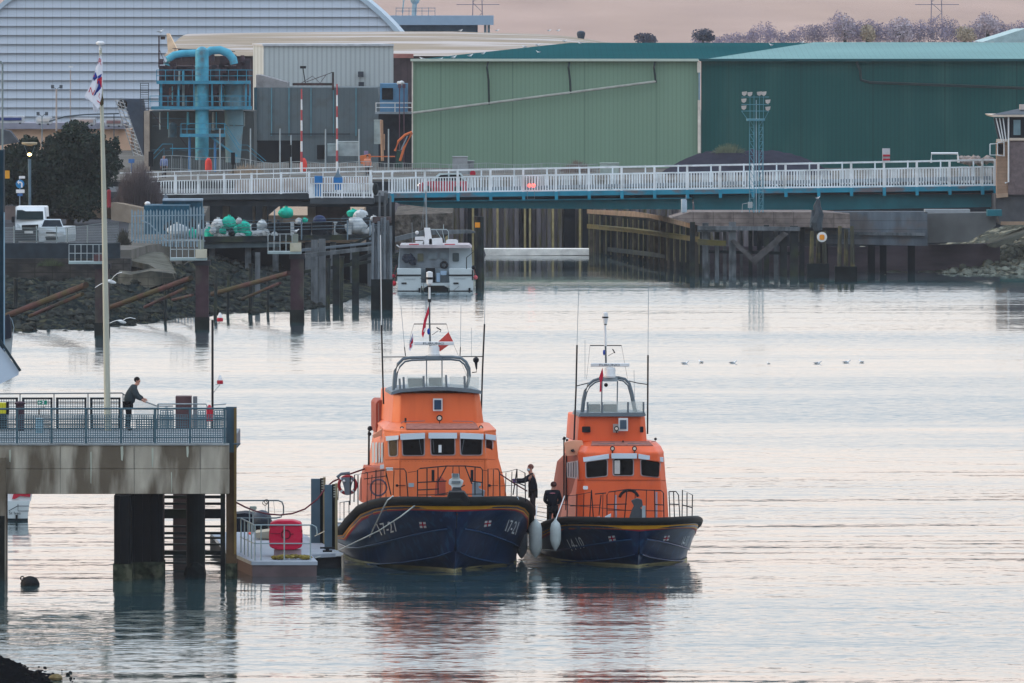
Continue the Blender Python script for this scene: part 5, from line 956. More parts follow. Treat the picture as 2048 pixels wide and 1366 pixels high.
for x0, x1, Y, k in ((228, 262, 353.2, 0), (256, 326, 354.6, 1)):
    m = M(); m.box(X(x0, Y), X(x1, Y), Y, Y + 1.6, -1, 2.79 if k == 0 else 3.9); 
    for px in range(x0 + 8, x1 - 4, 16): m.box(X(px, Y), X(px + 5, Y), Y - .12, Y, -1, 2.8)
    m.obj('pile_leg', DP_, PR)
m = M(); m.tube([(X(391.5, 356), 356, -1), (X(391.5, 356), 356, 3.9)], .31, 14); m.obj('round_pile', mt('dark green pile', '141c1e', .7, var=.4), PR)
m = M(); m.sph((X(391, 355.8), 355.8, .1), (.36, .3, .42), 10, 7, .25); m.obj('weed_clump', mt('black weed', ''), PR)
m = M(); m.box(X(346, 372), X(373, 372), 372, 373, -1, 3.9); m.obj('rear_pile', mt('maroon brown pile', '3f3331', .8, var=.3), PR)
# timber access steps under the deck
t_ = T('landing_steps', 'dark timber landing steps between the piles under the pier', 'steps', (X(388, 361), 361, 0))
for y, h in ((992, 5), (1006, 4), (1019, 18), (1052, 3), (1065, 4), (1075, 3), (1088, 3), (1102, 8), (1113, 3), (1125, 3)):
    m = M(); m.pb(325, 450, y, y + h, 361 + (y % 3) * .3, .5); m.obj('step', TIMD, t_)
for px, wd in ((322, 6), (441, 9)): m = M(); m.pb(px, px + wd, 988, 1160, 360.6, .3, z0=-1); m.obj('stringer', TIMD, t_)
# front railing
FR = T('pier_railing', 'grey railing with perforated panels along the front pier edge', 'railing', (X(220, YP), YP, ZD)); RS = mt('blue grey railing steel', '47626e', .5, .2, .12); Yr = YP + .12
m = M()
for y, wd in ((817, 4), (838, 2.4), (857, 2.4), (875, 2.6)): m.pt([(-60, y + 1, Yr), (452, y, Yr)], wd, 6)
m.obj('rails', RS, FR)
for px in (-36, 34, 103, 172, 242, 310, 380, 449): m = M(); m.pb(px - 2.5, px + 2.5, 817, 889, Yr - .02, .1); m.pb(px - 6, px + 6, 887, 890, Yr - .05, .25); m.obj('post', RS, FR)
def perf(m, x0, x1, y0, y1, Y, p=4.6, wv=1.7, wh=1.5):
    x = x0
    while x < x1: m.pb(x, x + wv, y0, y1, Y, .012); x += p
    y = y0
    while y < y1: m.pb(x0, x1, y, y + wh, Y + .004, .012); y += p
PF = mt('perforated panel steel', '56717d', .6, .1, .1)
for a, b_ in ((-34, 30), (38, 99), (107, 168), (176, 238), (246, 306), (314, 376), (384, 445)): m = M(); perf(m, a, b_, 829, 885, Yr + .05); m.obj('perforated_panel', PF, FR)
# rear railing and ramp
RR = T('pier_railing', 'rear pier railing of dark framed panels behind the flagpole', 'railing', (X(110, YQ), YQ, ZD))
m = M(); m.pt([(-60, 788, YQ), (244, 786, YQ), (252, 792, YQ + .1)], 2.6, 6)
for px in (40, 108, 176, 246): m.pt([(px, 787, YQ), (px, 858, YQ)], 2.4, 5)
m.obj('top_rail', mt('dull rail', '6a7076', .6), RR)
DF = mt('dark panel frame', '2a3036', .6)
for a, b_ in ((-40, 36), (44, 105), (112, 173), (180, 241)):
    m = M()
    for q in ((a, a + 4, 795, 858), (b_ - 4, b_, 795, 858), (a, b_, 795, 798), (a, b_, 855, 858), (a, b_, 805, 806.5), (a, b_, 848, 850)): m.pb(*q, YQ - .04, .05)
    m.obj('panel_frame', DF, RR)
    m = M(); perf(m, a + 4, b_ - 4, 798, 855, YQ, 4.8, 1.2, 1.0); m.obj('perforated_panel', mt('dark mesh', '59646c', .7), RR)
RM = T('ramp_railing', 'railing of the ramp sloping down to the pontoon behind the leaning man', 'railing', tuple(W(300, 850, 369)))
m = M(); m.pt([(268, 795, 367.8), (314, 812, 372), (345, 812, 374)], 3, 5)
for k in range(12): f = k / 11; m.pt([(270 + 44 * f, 796 + 16 * f, 367.8 + 4 * f), (270 + 44 * f, 832 + 14 * f, 367.8 + 4 * f)], 1.6, 4)
m.pt([(316, 808, 371), (412, 808, 371), (414, 812, 371), (414, 855, 371)], 2.8, 5); m.pt([(316, 808, 371), (316, 858, 371)], 4, 5); m.pt([(425, 810, 370), (452, 808, 370)], 2.4, 5); m.pt([(330, 815, 370.6), (334, 813, 370.6), (334, 855, 370.6)], 2.4, 5)
m.obj('rails', mt('galvanised rail', '93a0a6', .5, .2), RM)
m = M()
for a, b_ in ((320, 346), (395, 412), (428, 448)): perf(m, a, b_, 820, 878, 368, 5, 2, 1.8)
perf(m, 272, 314, 838, 880, 368, 5, 2.4, 2); m.obj('perforated_panel', PF, RM)
# flagpole
t_ = T('flagpole', 'tall pale flagpole rising from the pier with a drooping flag', 'flagpole', (X(215, 366.5), 366.5, ZD))
m = M(); m.tube([(X(215.5, 366.5), 366.5, ZD), W(208, 400, 366.5), W(201, 96, 366.5)], [.115, .085, .045], 14); m.obj('pole', mt('cream pole paint', 'a8ab9e', .45, var=.06), t_, smooth=True)
m = M(); m.lathe(W(200.5, 97, 366.5), [(.05, -.05), (.03, .1), (.14, .14), (.15, .2), (.08, .25)], 12); m.obj('finial', WHITE, t_, smooth=True)
FL = T('lifeboat_flag', 'drooping white flag with blue edged red cross and red letters on the tall flagpole', 'flag', tuple(W(198, 225, 366.4)))
FW = mt('flag white', 'd9dce6', .8, var=.05); FRD = mt('flag red', 'b8263f', .8, var=.08); FB = mt('flag blue', '2a3a86', .8, var=.08)
def cloth(poly, Y, mat, nm, par, n=0, thick=.03):
    m = M(); m.ext(poly, Y, thick); return m.obj(nm, mat, par)
m = M(); folds = [(202, 108), (205, 120), (205, 165), (203, 195), (200, 205), (197, 219), (191, 225), (186, 220), (185, 205), (180, 202), (172, 198), (169, 192), (176, 178), (182, 168), (187, 150), (192, 135), (198, 115)]
m.ext(folds, lambda x: 366.35 + .06 * math.sin(x * .5), .03); m.obj('cloth', FW, FL)
fy = lambda o_: (lambda x: 366.35 + .06 * math.sin(x * .5) - o_)
m = M(); m.ext([(204, 147), (204, 180), (189, 200), (187, 192), (197, 170), (196, 152)], fy(.01), .012); m.obj('blue_edging', FB, FL)
m = M(); m.ext([(204, 153), (203.5, 175), (188, 191), (188, 186), (191, 176), (194, 158), (198, 157)], fy(.02), .012); m.obj('red_cross', FRD, FL)
m = M(); m.ext([(193, 140), (195, 155), (188, 162), (186, 156)], fy(.012), .012); m.obj('blue_edging', FB, FL); m = M(); m.ext([(192, 143), (194, 154), (189, 158), (187, 153)], fy(.02), .012); m.obj('red_cross', FRD, FL)
ptext('R', [(198, 116), (204, 119), (203, 131), (197, 127)], 366.25, FRD, FL); ptext('N', [(181, 174), (190, 181), (186, 191), (177, 184)], 366.25, FRD, FL); ptext('I', [(193, 199), (195, 203), (201, 208), (199, 204)], 366.25, FRD, FL)
ptext('L', [(199, 186), (203, 190), (200, 198), (197, 193)], 366.25, FRD, FL)
m = M(); m.ext([(203, 186), (207, 198), (207, 208), (203, 212), (199, 208), (201, 198)], 366.4, .2); m.obj('flag_toggle', mt('olive toggle', '4a4432', .8), FL)
# mast with two lamps
t_ = T('signal_mast', 'slim black mast with two red and white lamps on brackets', 'mast', (X(425, 368), 368, ZD))
m = M(); m.pt([(425, 858), (425, 640)], 5, 8, 368); m.obj('pole', DARK, t_)
for y in (640, 765):
    m = M(); m.pt([(427, y + 20, 368), (440, y + 4, 368), (431, y + 4, 368)], 1.6, 5); m.obj('bracket', STEEL, t_)
    c = W(440, y + 3, 368); m = M(); m.lathe(c, [(.1, 0), (.11, .08), (.09, .13)], 10); m.obj('red_base', RED, t_); m = M(); m.lathe(c, [(.085, .13), (.07, .2), (.03, .3)], 10); m.obj('lamp_glass', WHITE, t_)
t_ = T('square_dolphin', 'pair of brown square posts standing behind the pier railing', 'post', (X(371, 374), 374, 0))
m = M(); m.box(X(351, 374), X(382, 374), 374, 375, -1, Z(793, 374)); m.obj('brown_post', mt('maroon brown post', '574347', .8, var=.2), t_)
m = M(); m.box(X(386, 374), X(394, 374), 374, 374.4, -1, Z(793, 374)); m.obj('grey_post', mt('grey post', '6f767c', .7), t_)
m = M(); m.lathe((X(419, 366), 366, Z(842, 366)), [(.1, 0), (.11, .05), (.11, .42), (.05, .5), (.04, .55)], 10); m.obj('fire_extinguisher', RED, label='red fire extinguisher beside the black mast on the pier', cat='extinguisher', smooth=True)
t_ = T('yellow_reel', 'yellow hose reel at the left end of the pier', 'reel', tuple(W(5, 858, 366)))
m = M(); m.pb(-12, 12, 806, 827, 366, .6); m.obj('drum', mt('safety yellow', 'c2bd2c', .6, var=.2, seam=[(0, .09, .3, .4)]), t_); m = M(); m.pb(12, 17, 804, 829, 366, .6); m.pb(-12, 15, 828, 858, 366.2, .2); m.obj('stand', DARK, t_)
t_ = T('exit_sign', 'green emergency exit sign with white arrow on the rear railing', 'sign', tuple(W(84, 810, 367.4)))
m = M(); m.pb(75, 94, 801, 809.5, 367.45, .03); m.obj('plate', mt('exit green', '12806a', .5), t_)
m = M(); m.ext([(76.5, 805), (79, 802.5), (79, 804.3), (82, 804.3), (82, 806), (79, 806), (79, 807.8)], 367.42, .02); m.ext([(84, 802.5), (88, 802.5), (88, 808), (84, 808), (84, 807), (87, 807), (87, 803.5), (84, 803.5)], 367.42, .02); m.sph(W(86, 804, 367.4), .012, 6, 5); m.ext([(85, 805), (86.5, 804.6), (86, 808), (85, 808)], 367.41, .02); m.obj('arrow', WS, t_)
m = M(); m.lathe((X(40, 366), 366, ZD), [(.14, 0), (.16, .4), (.12, .85), (.2, .95), (.1, 1.0)], 10); m.obj('capped_bollard', mt('maroon bollard', '40303a', .7), label='dark maroon capped bollard behind the pier railing', cat='bollard')
t_ = T('valve_stand', 'small blue grey valve stand on the pier deck', 'valve', (X(78, 364), 364, ZD)); m = M(); m.box(X(70, 364), X(86, 364), 364, 364.3, ZD, ZD + .5); m.obj('body', mt('pale blue grey', '8fb0bf', .6), t_); m = M(); m.pt([(62, 818, 364), (90, 816, 364)], 3, 6); m.pt([(78, 830, 364), (78, 816, 364)], 3, 6); m.obj('handle', DARK, t_)
# steel pile at the pier end
t_ = T('steel_h_pile', 'tall blue grey steel pile at the end of the pier, rusty below', 'pile', (X(463, 355), 355, 0)); SB = mt('blue grey pile paint', '3f5766', .6, var=.2, dirt=.5, dcol='2a3236')
SR = mt('brown tidal pile', '4f3f2e', .85, var=.35, scale=1.5, dirt=.8, dcol='2c3326', dst=(1, 1, .4))
m = M(); m.box(X(452, 354.6), X(473, 354.6), 354.6, 354.9, Z(905, 354.6), Z(814, 354.6)); m.obj('upper_pile', SB, t_)
m = M(); m.box(X(452, 354.6) + .004, X(473, 354.6) - .004, 354.61, 354.9, -1, Z(905, 354.6)); m.obj('lower_pile', SR, t_)
m = M(); m.box(X(468, 354.5), X(473, 354.5), 354.5, 354.6, .8, Z(816, 354.5)); m.obj('flange_edge', mt('ochre flange', '6e5c38', .8, var=.3), t_)
m = M(); m.pt([(466, 888, 354.4), (481, 888, 354.4), (474, 894, 354.4)], 3, 5); m.obj('bracket', SB, t_)
# boathouse gable and its corner post
t_ = T('boathouse', 'white gabled boathouse corner at the left edge', 'building', (X(-10, 344), 344, 4))
m = M(); m.ext([(-90, 560), (-2, 690), (38, 740), (37, 750), (0, 768), (-90, 800)], 344, 6, -.8); m.obj('white_gable', mt('white boarding', 'b9c9da', .6, var=.04, scale=1), t_)
m = M(); m.pt([(-90, 550), (2, 684), (41, 742)], 7, 4, 343.9); m.obj('roof_edge', mt('dark roof edge', '26363e', .7), t_)
m = M(); m.pb(-40, 7, 300, 720, 346, 1); m.obj('dark_wall', mt('dark teal boarding', '1c3340', .7), t_); m = M(); m.pb(7, 9, 425, 700, 345.9, .3); m.obj('corner_strip', mt('pale blue trim', '7f9cae', .6), t_)
# moored yacht stern, small white boat, buoy
t_ = T('moored_yacht', 'stern of a small yacht just beside the boathouse', 'boat', (X(16, 560), 560, 0))
m = M(); m.ext([(-30, 672), (26, 672), (22, 716), (14, 735), (-30, 735)], 560, 6, -1); m.obj('hull', mt('grey white hull', '9fa8ad', .4), t_); m = M(); m.ext(rpoly([(6, 634), (18, 628), (22, 650), (23, 676), (4, 680)], 3), 559.8, .6); m.obj('dark_cover', mt('navy cover', '1a2230', .8), t_)
m = M(); m.pt([(25, 672, 559.6), (28, 655, 559.6), (24, 640, 559.6), (20, 634, 559.6)], 1.6, 5); m.obj('pushpit_rail', STEEL, t_)
Yb_ = YW(1042); t_ = T('white_cruiser', 'white cruiser stern lettered St Ives showing under the pier', 'boat', (X(30, Yb_), Yb_, 0))
m = M(); m.ext([(-40, 1002), (60, 1002), (57, 1022), (55, 1046), (-40, 1046)], Yb_, 7, -1.5); m.obj('hull', mt('cruiser white', 'c2cdd0', .35, var=.04), t_)
m = M(); m.ext([(-40, 1037), (55.5, 1037), (55, 1048), (-40, 1048)], Yb_ - .02, .3); m.obj('boot_stripe', mt('dark antifoul', '1a2a30', .6), t_)
m = M(); m.ext([(10, 988), (64, 988), (62, 1002), (8, 1002)], Yb_ + .3, 3, -.8); m.obj('cabin', WHITE, t_); m = M(); m.ext([(28, 984), (62, 984), (60, 994), (40, 992), (30, 998), (24, 998)], Yb_ + .2, .3); m.obj('red_dodger', RED, t_)
m = M(); m.pt([(17, 1022), (35, 1012), (58, 1012)], 1.6, 5, Yb_ - .1); m.pt([(36, 1008), (36, 1022), (58, 1022)], 1.6, 5, Yb_ - .1); m.obj('bathing_ladder', mt('dark steel', '3a434a', .5), t_)
ptext('St Ives', [(18, 1023), (41, 1023), (41, 1029), (18, 1029)], Yb_ - .03, DARK, t_); m = M(); m.pb(31, 35, 1030, 1046, Yb_ - .15, .2); m.obj('outdrive', DARK, t_)
Yk = YW(1171); t_ = T('mooring_buoy', 'dark mooring buoy floating alone left of the pier piles', 'buoy', (X(60, Yk), Yk, 0)); m = M(); m.sph((X(60, Yk), Yk, .06), (.31, .3, .24), 14, 9, .12); m.obj('float', mt('black rubber buoy', '101418', .6, bump=.02), t_, smooth=True)
m = M(); m.torus((X(45, Yk), Yk - .1, .24), .06, .02); m.obj('mooring_ring', mt('rusty ring', '2e2624', .8), t_)
# ================================================================ pontoon
PT = T('floating_pontoon', 'grey decked floating pontoon with tubular rails beside the larger lifeboat', 'pontoon', (X(560, 360), 360, 0))
def zp(px, py, z): Y = YW(py, z); return Vector((X(px, Y), Y, z))
DK = mt('pale anti slip deck', '9aa5b2', .7, var=.08, scale=2)
a = [zp(503, 1123, .5), zp(635, 1123, .5), zp(622, 1109, .5), zp(685, 1106, .5), zp(598, 1064, .5), zp(420, 1064, .5), zp(452, 1100, .5)]
m = M(); m.prism([p - Vector((0, 0, .12)) for p in a], a); m.obj('deck', DK, PT)
PB = mt('red brown float', '625659', .8, var=.15, scale=2, dirt=.5, dcol='3a3236'); 
b_ = [a[0] + Vector((.03, .04, 0)), a[1] + Vector((-.03, .04, 0)), a[2] + Vector((-.03, .1, 0)), Vector((X(470, 361), 361, .5)), ]
m = M(); m.prism([Vector((p.x, p.y, -.4)) for p in b_], [Vector((p.x, p.y, .38)) for p in b_]); m.obj('float', PB, PT)
c_ = [a[2] + Vector((0, .2, 0)), a[3] + Vector((-.04, .1, 0)), a[4] + Vector((-.04, 0, 0)), a[5], a[6]]
m = M(); m.prism([Vector((p.x, p.y, -.4)) for p in c_], [Vector((p.x, p.y, .37)) for p in c_]); m.obj('float', mt('dark float', '22262c', .8, var=.3), PT)
m = M(); m.pb(503, 635, 1122.5, 1129, 355.85, .1); m.pb(622, 686, 1105.5, 1112, 361.1, .1); m.obj('edge_trim', mt('pale edge trim', 'c2ccd2', .6, dirt=.2), PT)
m = M(); m.box(X(683, 361), X(687, 361), 361.0, 362.2, -.1, .45); m.obj('corner_fender', mt('worn cream fender', 'a39a8c', .8, dirt=.6), PT)
GT = mt('pontoon tube', '8fa3aa', .45, .3, .1)
m = M(); Yn = 356.4
m.pt([(483, 1037, 362), (509, 1050, Yn), (625, 1050, Yn), (632, 1054, Yn), (634, 1062, Yn), (634, 1070, Yn)], 2.8, 7); m.pt([(481, 1074, 362), (509, 1087, Yn), (622, 1087, Yn)], 2.2, 6)
for px, y0, y1, Y in ((510, 1050, 1121, Yn), (522, 1050, 1121, Yn), (568.5, 1050, 1122, Yn), (621, 1050, 1121, Yn), (503, 1047, 1118, 357.6), (496, 1044, 1113, 359), (489, 1041, 1111, 360.2), (482, 1037, 1108, 361.6)): m.pt([(px, y0, Y), (px, y1, Y)], 2.6, 6)
m.obj('handrail', GT, PT)
m = M(); m.pt([(474, 1001), (556, 1001), (564, 1004), (567, 1012), (567, 1026), (562, 1034), (552, 1036), (474, 1036)], 3, 7, 373); m.pt([(537, 1001), (537, 1062)], 2.6, 6, 373); m.pt([(547, 1001), (550, 1030)], 1, 4, 373); m.obj('gangway_rail', mt('grey tube rail', '66747a', .5, .3), PT)
for px in (499, 506): m = M(); m.pt([(px, 1068), (px, 1020)], 2.4, 6, 372); m.obj('lamp_post', GT, PT)
m = M(); m.ext(rr(499, 513, 1013, 1020, 2), 372, .3); m.obj('lamp_hood', mt('pale hood', '93a29a', .6), PT)
m = M(); m.torus(W(530, 1006, 372.8), .08, .012, n=16, m=4); m.torus(W(533, 1003, 372.8), .07, .012, n=16, m=4); m.pt([(530, 1008, 372.8), (531, 1022, 372.8)], .8, 4); m.obj('rope_coil', DARK, label='thin black line coiled on the gangway rail', cat='rope')
m = M(); m.sph(W(500, 1067, 370), .05, 8, 6); m.obj('red_marker_lamp', mt('coral lamp', 'e05a4a', .5), label='small coral red lamp on the pontoon', cat='lamp')
t_ = T('dark_tender', 'dark covered tender moored behind the pontoon', 'boat', (X(510, 377), 377, .1)); NB = mt('navy tender cover', '161f2c', .7, var=.2)
m = M(); m.ext(rpoly([(455, 1030), (490, 1026), (530, 1034), (545, 1050), (545, 1066), (455, 1068)], 4), 377, 2); m.obj('hull', NB, t_); m = M(); m.sph(W(524, 1038, 377), (.34, .5, .32), 12, 8); m.obj('engine_cowl', mt('grey cowl', '3a4450', .5), t_, smooth=True)
m = M(); m.ext(rpoly([(508, 1066), (560, 1060), (580, 1066), (590, 1080), (512, 1076)], 3), 370, 2); m.obj('pale_tarpaulin', mt('putty tarpaulin', 'b0ac9c', .8), label='folded pale tarpaulin behind the red locker', cat='tarpaulin')
# red locker
LK = T('red_locker', 'bright red plastic rescue locker with round handle on the pontoon', 'locker', tuple(W(571, 1102, 358.8))); LR = mt('locker red plastic', 'c41f44', .45, var=.04)
m = M(); m.ext(rpoly([(540, 1046), (556, 1041), (586, 1041), (602, 1046), (604, 1070), (604, 1094), (590, 1100), (554, 1100), (539, 1094), (537.5, 1070)], 4), 358.6, 1.1); m.obj('body', LR, LK, bevel=.04, smooth=True)
LD = mt('locker recess', '6f0f2c', .6)
m = M(); m.torus(W(572, 1069, 358.58), .145, .022, n=26, m=6); m.obj('ring_handle', LD, LK)
m = M(); m.pt([(539, 1067), (561, 1067)], 1.4, 4, 358.59); m.obj('seam', LD, LK)
for q in ((579, 587, 1067, 1069), (603, 605, 1060, 1065), (603, 605, 1076, 1084)): m = M(); m.pb(*q, 358.58, .03); m.obj('latch', LD, LK)
m = M(); m.ext([(541, 1049), (602, 1049), (602, 1052), (541, 1052)], 358.57, .03); m.ext([(541, 1087), (602, 1087), (602, 1089), (541, 1089)], 358.57, .03); m.obj('moulded_ribs', mt('locker rib red', 'a81a3c', .5), LK)
m = M(); m.box(X(548, 359), X(602, 359), 358.8, 359.6, .5, .72); m.obj('stand', mt('pinkish stand', 'a08b92', .7), LK)
m = M(); r_ = random.Random(4)
for k in range(26): px = r_.uniform(545, 622); m.sph((X(px, 356.9), 356.9 + r_.uniform(-.15, .3), .5 + .05 + .06 * math.sin((px - 543) / 80 * 3.1)), (.13, .12, .07), 7, 5, .4)
m.obj('rope_heap', mt('ochre mossy rope', '7d7038', .9, var=.6, scale=8), label='ochre heap of old rope in front of the red locker', cat='rope heap')
for px, y0, wd, Y, lb in ((622, 958, 22, 368, 'left of two steel guide piles at the pontoon edge'), (649, 970, 19, 363.6, 'right of two steel guide piles, next to the lifeboat')):
    t_ = T('guide_pile', lb, 'pile', (X(px + 12, Y), Y, -1), 'steel guide piles')
    m = M(); m.box(X(px, Y), X(px + wd - 4, Y), Y, Y + .35, -1, Z(y0, Y)); m.obj('web_face', mt('slate blue pile', '4f6675', .6, var=.12), t_)
    m = M(); m.box(X(px + wd - 4, Y), X(px + wd + 3, Y), Y + .08, Y + .3, -1, Z(y0, Y) + .02); m.obj('dark_recess', mt('pile recess', '10151a', .8), t_)
    m = M(); m.box(X(px + wd + 2, Y), X(px + wd + 7, Y), Y - .03, Y + .3, -1, Z(y0 - 3, Y)); m.obj('worn_flange', mt('worn cream flange', '8d8468', .8, var=.25, scale=2, st=(1, 1, .4)), t_)
    m = M(); y = y0 + 2
    while y < y0 + 24: m.pb(px + wd - 1, px + wd + 4, y, y + 2.6, Y - .05, .05); y += 5
    m.obj('chain', mt('chain links', '9a9a90', .6), t_)
for px, py, Y, lb in ((640, 1084, 365, 'dark mooring cleat at the foot of the guide piles'), (655, 1104, 361.6, 'dark cleat near the front pontoon corner')):
    m = M(); c = zp(px, py, .5); m.box(c.x - .16, c.x + .16, c.y - .05, c.y + .05, .5, .56); m.tube([c + Vector((-.25, 0, .14)), c + Vector((.25, 0, .14))], .03, 6); m.box(c.x - .06, c.x + .06, c.y - .04, c.y + .04, .56, .14 + .5); m.obj('cleat', DARK, label=lb, cat='cleat')
m = M(); m.pt([(473, 1005, 356), (490, 1014, 358), (510, 1022, 360), (535, 1028, 362), (560, 1030, 363), (585, 1027, 364), (610, 1018, 365), (635, 998, 366), (652, 975, 366.5), (666, 963, 367), (700, 948, 368), (740, 934, 369)], 3.4, 8); m.obj('dark_red_hose', mt('dark red hose', '5e2230', .6), label='dark red hose sagging from the pier to the larger lifeboat', cat='hose', smooth=True)

for px, y0, y1, wd, mm in ((182, 904, 968, 2.6, LIM), (305, 897, 935, 4, LIM), (343, 945, 986, 2, LIM), (244, 893, 922, 6, LIM), (375, 893, 915, 5, LIM), (20, 900, 925, 4, LIM)):
    m = M(); r_ = random.Random(px); yy = y0
    m.ext([(px - wd * .5, y0), (px + wd * .4, y0 - 1), (px + wd * .5, (y0 + y1) / 2), (px + wd * .2, y1), (px - wd * .3, y1 - 2)], YP - .006, .02); m.obj('lime_streak' if mm is LIM else 'rust_stain', mm, PR)
for px in (120, 268, 400): m = M(); m.pb(px, px + .8, 893, 987, YP - .004, .02); m.obj('formwork_joint', mt('dark joint', '4a4844', .9), PR)  # thin dark lines marking the formwork joints
WB = mt('barnacle weed band', '2c3228', .9, var=.7, scale=5, spec=0, dirt=.7, dcol='56584a', dscale=3)
for x0, x1, Y in ((228, 262, 353.2), (256, 326, 354.6)): m = M(); m.box(X(x0, Y) - .03, X(x1, Y) + .03, Y - .15, Y + 1.5, -1, .55); m.obj('weed_band', WB, PR)
m = M(); m.box(X(451, 354.5), X(474, 354.5), 354.45, 354.95, -1, .5); m.obj('weed_band', WB, t_ if False else PR)

r_ = random.Random(8); m = M()
for k in range(60): px = r_.uniform(-10, 150); u_ = (px + 10) / 160; Yq = r_.uniform(296, 306); s_ = r_.uniform(.02, .07); m.sph((X(px, Yq), Yq, .16 * (1 - u_) ** .8 + .0), (s_, s_, s_ * .7), 6, 5, .5)
m.obj('spit_pebbles', mt('dark wet pebbles', '1c1e1e', .9, var=.7, scale=6, spec=0), label='dark wet pebbles scattered on the black mud in the lower left corner', cat='pebbles', kind='stuff')
m = M(); m.sph((X(112, 301), 301, .08), (.2, .16, .1), 9, 7, .3); m.obj('pale_stone', mt('ochre pale stone', '6f6346', .9, var=.3, scale=6), label='single pale ochre stone near the tip of the black mud spit', cat='stone')
# ================================================================ lifeboats
STT = [0, .12, .4, 1.0, 1.9, 3.1, 4.7, 6.7, 9, 12.5, 17.5]
def lifeboat_hull(root, pxs, Y0, B, ZS, LEN, yaw, zfac2):
    k = B / 3.1; kl = LEN / 17.5; ca, sa = math.cos(R(yaw)), math.sin(R(yaw)); x0 = X(pxs, Y0)
    bd = [.02, .72, 1.22, 1.72, 2.2, 2.55, 2.85, 3.03, 3.1, 3.1, 2.95]; zd = ZS
    b1 = [.01, .28, .52, .86, 1.35, 1.85, 2.35, 2.72, 2.92, 2.95, 2.85]; z1 = [q * zfac2 for q in (1.48, 1.44, 1.39, 1.3, 1.14, .94, .72, .52, .42, .38, .38)]
    b2 = [.0, .10, .25, .5, .95, 1.5, 2.1, 2.55, 2.75, 2.78, 2.7]; z2 = [q * zfac2 for q in (.72, .66, .58, .46, .32, .18, .06, -.02, -.06, -.1, -.1)]
    def wp(t, b, z, i):
        t = STT[i] * kl if t is None else t
        t2 = t + .46 * (zd[i] - z) * max(0, 1 - STT[i] / 6)
        return Vector((x0 + b * k * ca - t2 * sa, Y0 + t2 * ca + b * k * sa, z))
    def sec(i, s):
        pts = [(bd[i], zd[i]), (bd[i] * .995, zd[i] - .3), (b1[i] + (bd[i] - b1[i]) * .42, z1[i] + (zd[i] - z1[i]) * .36), (b1[i], z1[i]), (max(0, b1[i] - .07), z1[i] - .05), (b2[i] + .04, z2[i]), (max(0, b2[i] - .05), z2[i] - .05), (0, min(z2[i] - .1, -.05 - .5 * min(1, STT[i] / 3)))]
        return [wp(None, s * b, z, i) for b, z in pts]
    rs = []
    for i in range(len(STT)): l_ = sec(i, -1); r_ = sec(i, 1); rs.append(l_ + r_[::-1][1:])
    m = M(); m.rings(rs[::1], cap=False); n_ = len(rs[0])
    # drop the ring-closing deck faces (kept as a separate deck part) and close the transom
    m.f = [f for f in m.f if not ({f[0] % n_, f[1] % n_} == {0, n_ - 1})]; m.f = [g for f in m.f for g in ([f[0], f[1], f[2]], [f[0], f[2], f[3]])]; q = (len(rs) - 1) * n_; m.f += [[q, q + i, q + i + 1] for i in range(1, n_ - 1)]
    hull = m.obj('hull', NAVY, root, smooth=True); bvh = BVHTree.FromPolygons(m.v, m.f)
    dm = M()
    for i in range(len(STT) - 1):
        a = [rs[i][0], rs[i][-1], rs[i + 1][-1], rs[i + 1][0]]; dm.add([p - Vector((0, 0, .03)) for p in a], [(0, 1, 2, 3)])
    dm.obj('deck', mt('grey lifeboat deck', '7d878c', .8, var=.1), root)
    def side(f0, off, i, s):
        p = sec(i, s); a, b_, c_, d = p[0], p[1], p[2], p[3]; L1 = (a - b_).length; L2 = (b_ - c_).length; dist = f0
        q = a + (b_ - a) * (dist / L1) if dist < L1 else b_ + (c_ - b_) * min(1, (dist - L1) / max(.01, L2))
        n = Vector((s * ca, -.35, 0)).normalized() if i > 1 else Vector((s * .5, -1, 0)).normalized(); return q + n * off
    idx = [(i, -1) for i in range(len(STT) - 1, -1, -1)] + [(i, 1) for i in range(1, len(STT))]
    for nm, f0, f1, mat in (('yellow_stripe', .22, .37, mt('stripe yellow', 'd99f22', .4)), ('red_stripe', .37, .44, mt('stripe red', 'a02838', .4))):
        m = M(); vs = []
        for i, s in idx: vs += [side(f0, .012, i, s), side(f1, .012, i, s)]
        m.add(vs, [(2 * j, 2 * j + 1, 2 * j + 3, 2 * j + 2) for j in range(len(idx) - 1)]); m.obj(nm, mat, root, smooth=True)
    m = M(); pts = [side(.06, .05, i, s) for i, s in idx]; rs2 = []
    for j, p in enumerate(pts):
        t = (pts[min(j + 1, len(pts) - 1)] - pts[max(j - 1, 0)]).normalized(); u = t.cross(Vector((0, 0, 1))).normalized(); v = u.cross(t)
        rs2.append([p + u * (.14 if B > 3 else .12) * math.cos(a) + v * (.16 if B > 3 else .13) * math.sin(a) for a in [2 * math.pi * k_ / 10 for k_ in range(10)]])
    m.rings(rs2); m.obj('rubber_fender_belt', mt('black rubber belt', '0c1214', .6, var=.3, scale=2), root, smooth=True)
    def zline(z, i, s, off):
        p = sec(i, s)
        for a, b_ in zip(p, p[1:]):
            if a.z >= z >= b_.z and abs(a.z - b_.z) > 1e-5: f = (a.z - z) / (a.z - b_.z); q = a + (b_ - a) * f; break
        else: q = p[-1]
        n = Vector((s * ca, -.5, 0)).normalized(); return q + n * off
    m = M(); vs = []
    for i, s in idx: vs += [zline(.0, i, s, .03), zline(.07, i, s, .03)]
    m.add(vs, [(2 * j, 2 * j + 1, 2 * j + 3, 2 * j + 2) for j in range(len(idx) - 1)]); m.obj('waterline_stripe', mt('pale boot top', 'b9b389', .5, var=.2, scale=2), root)
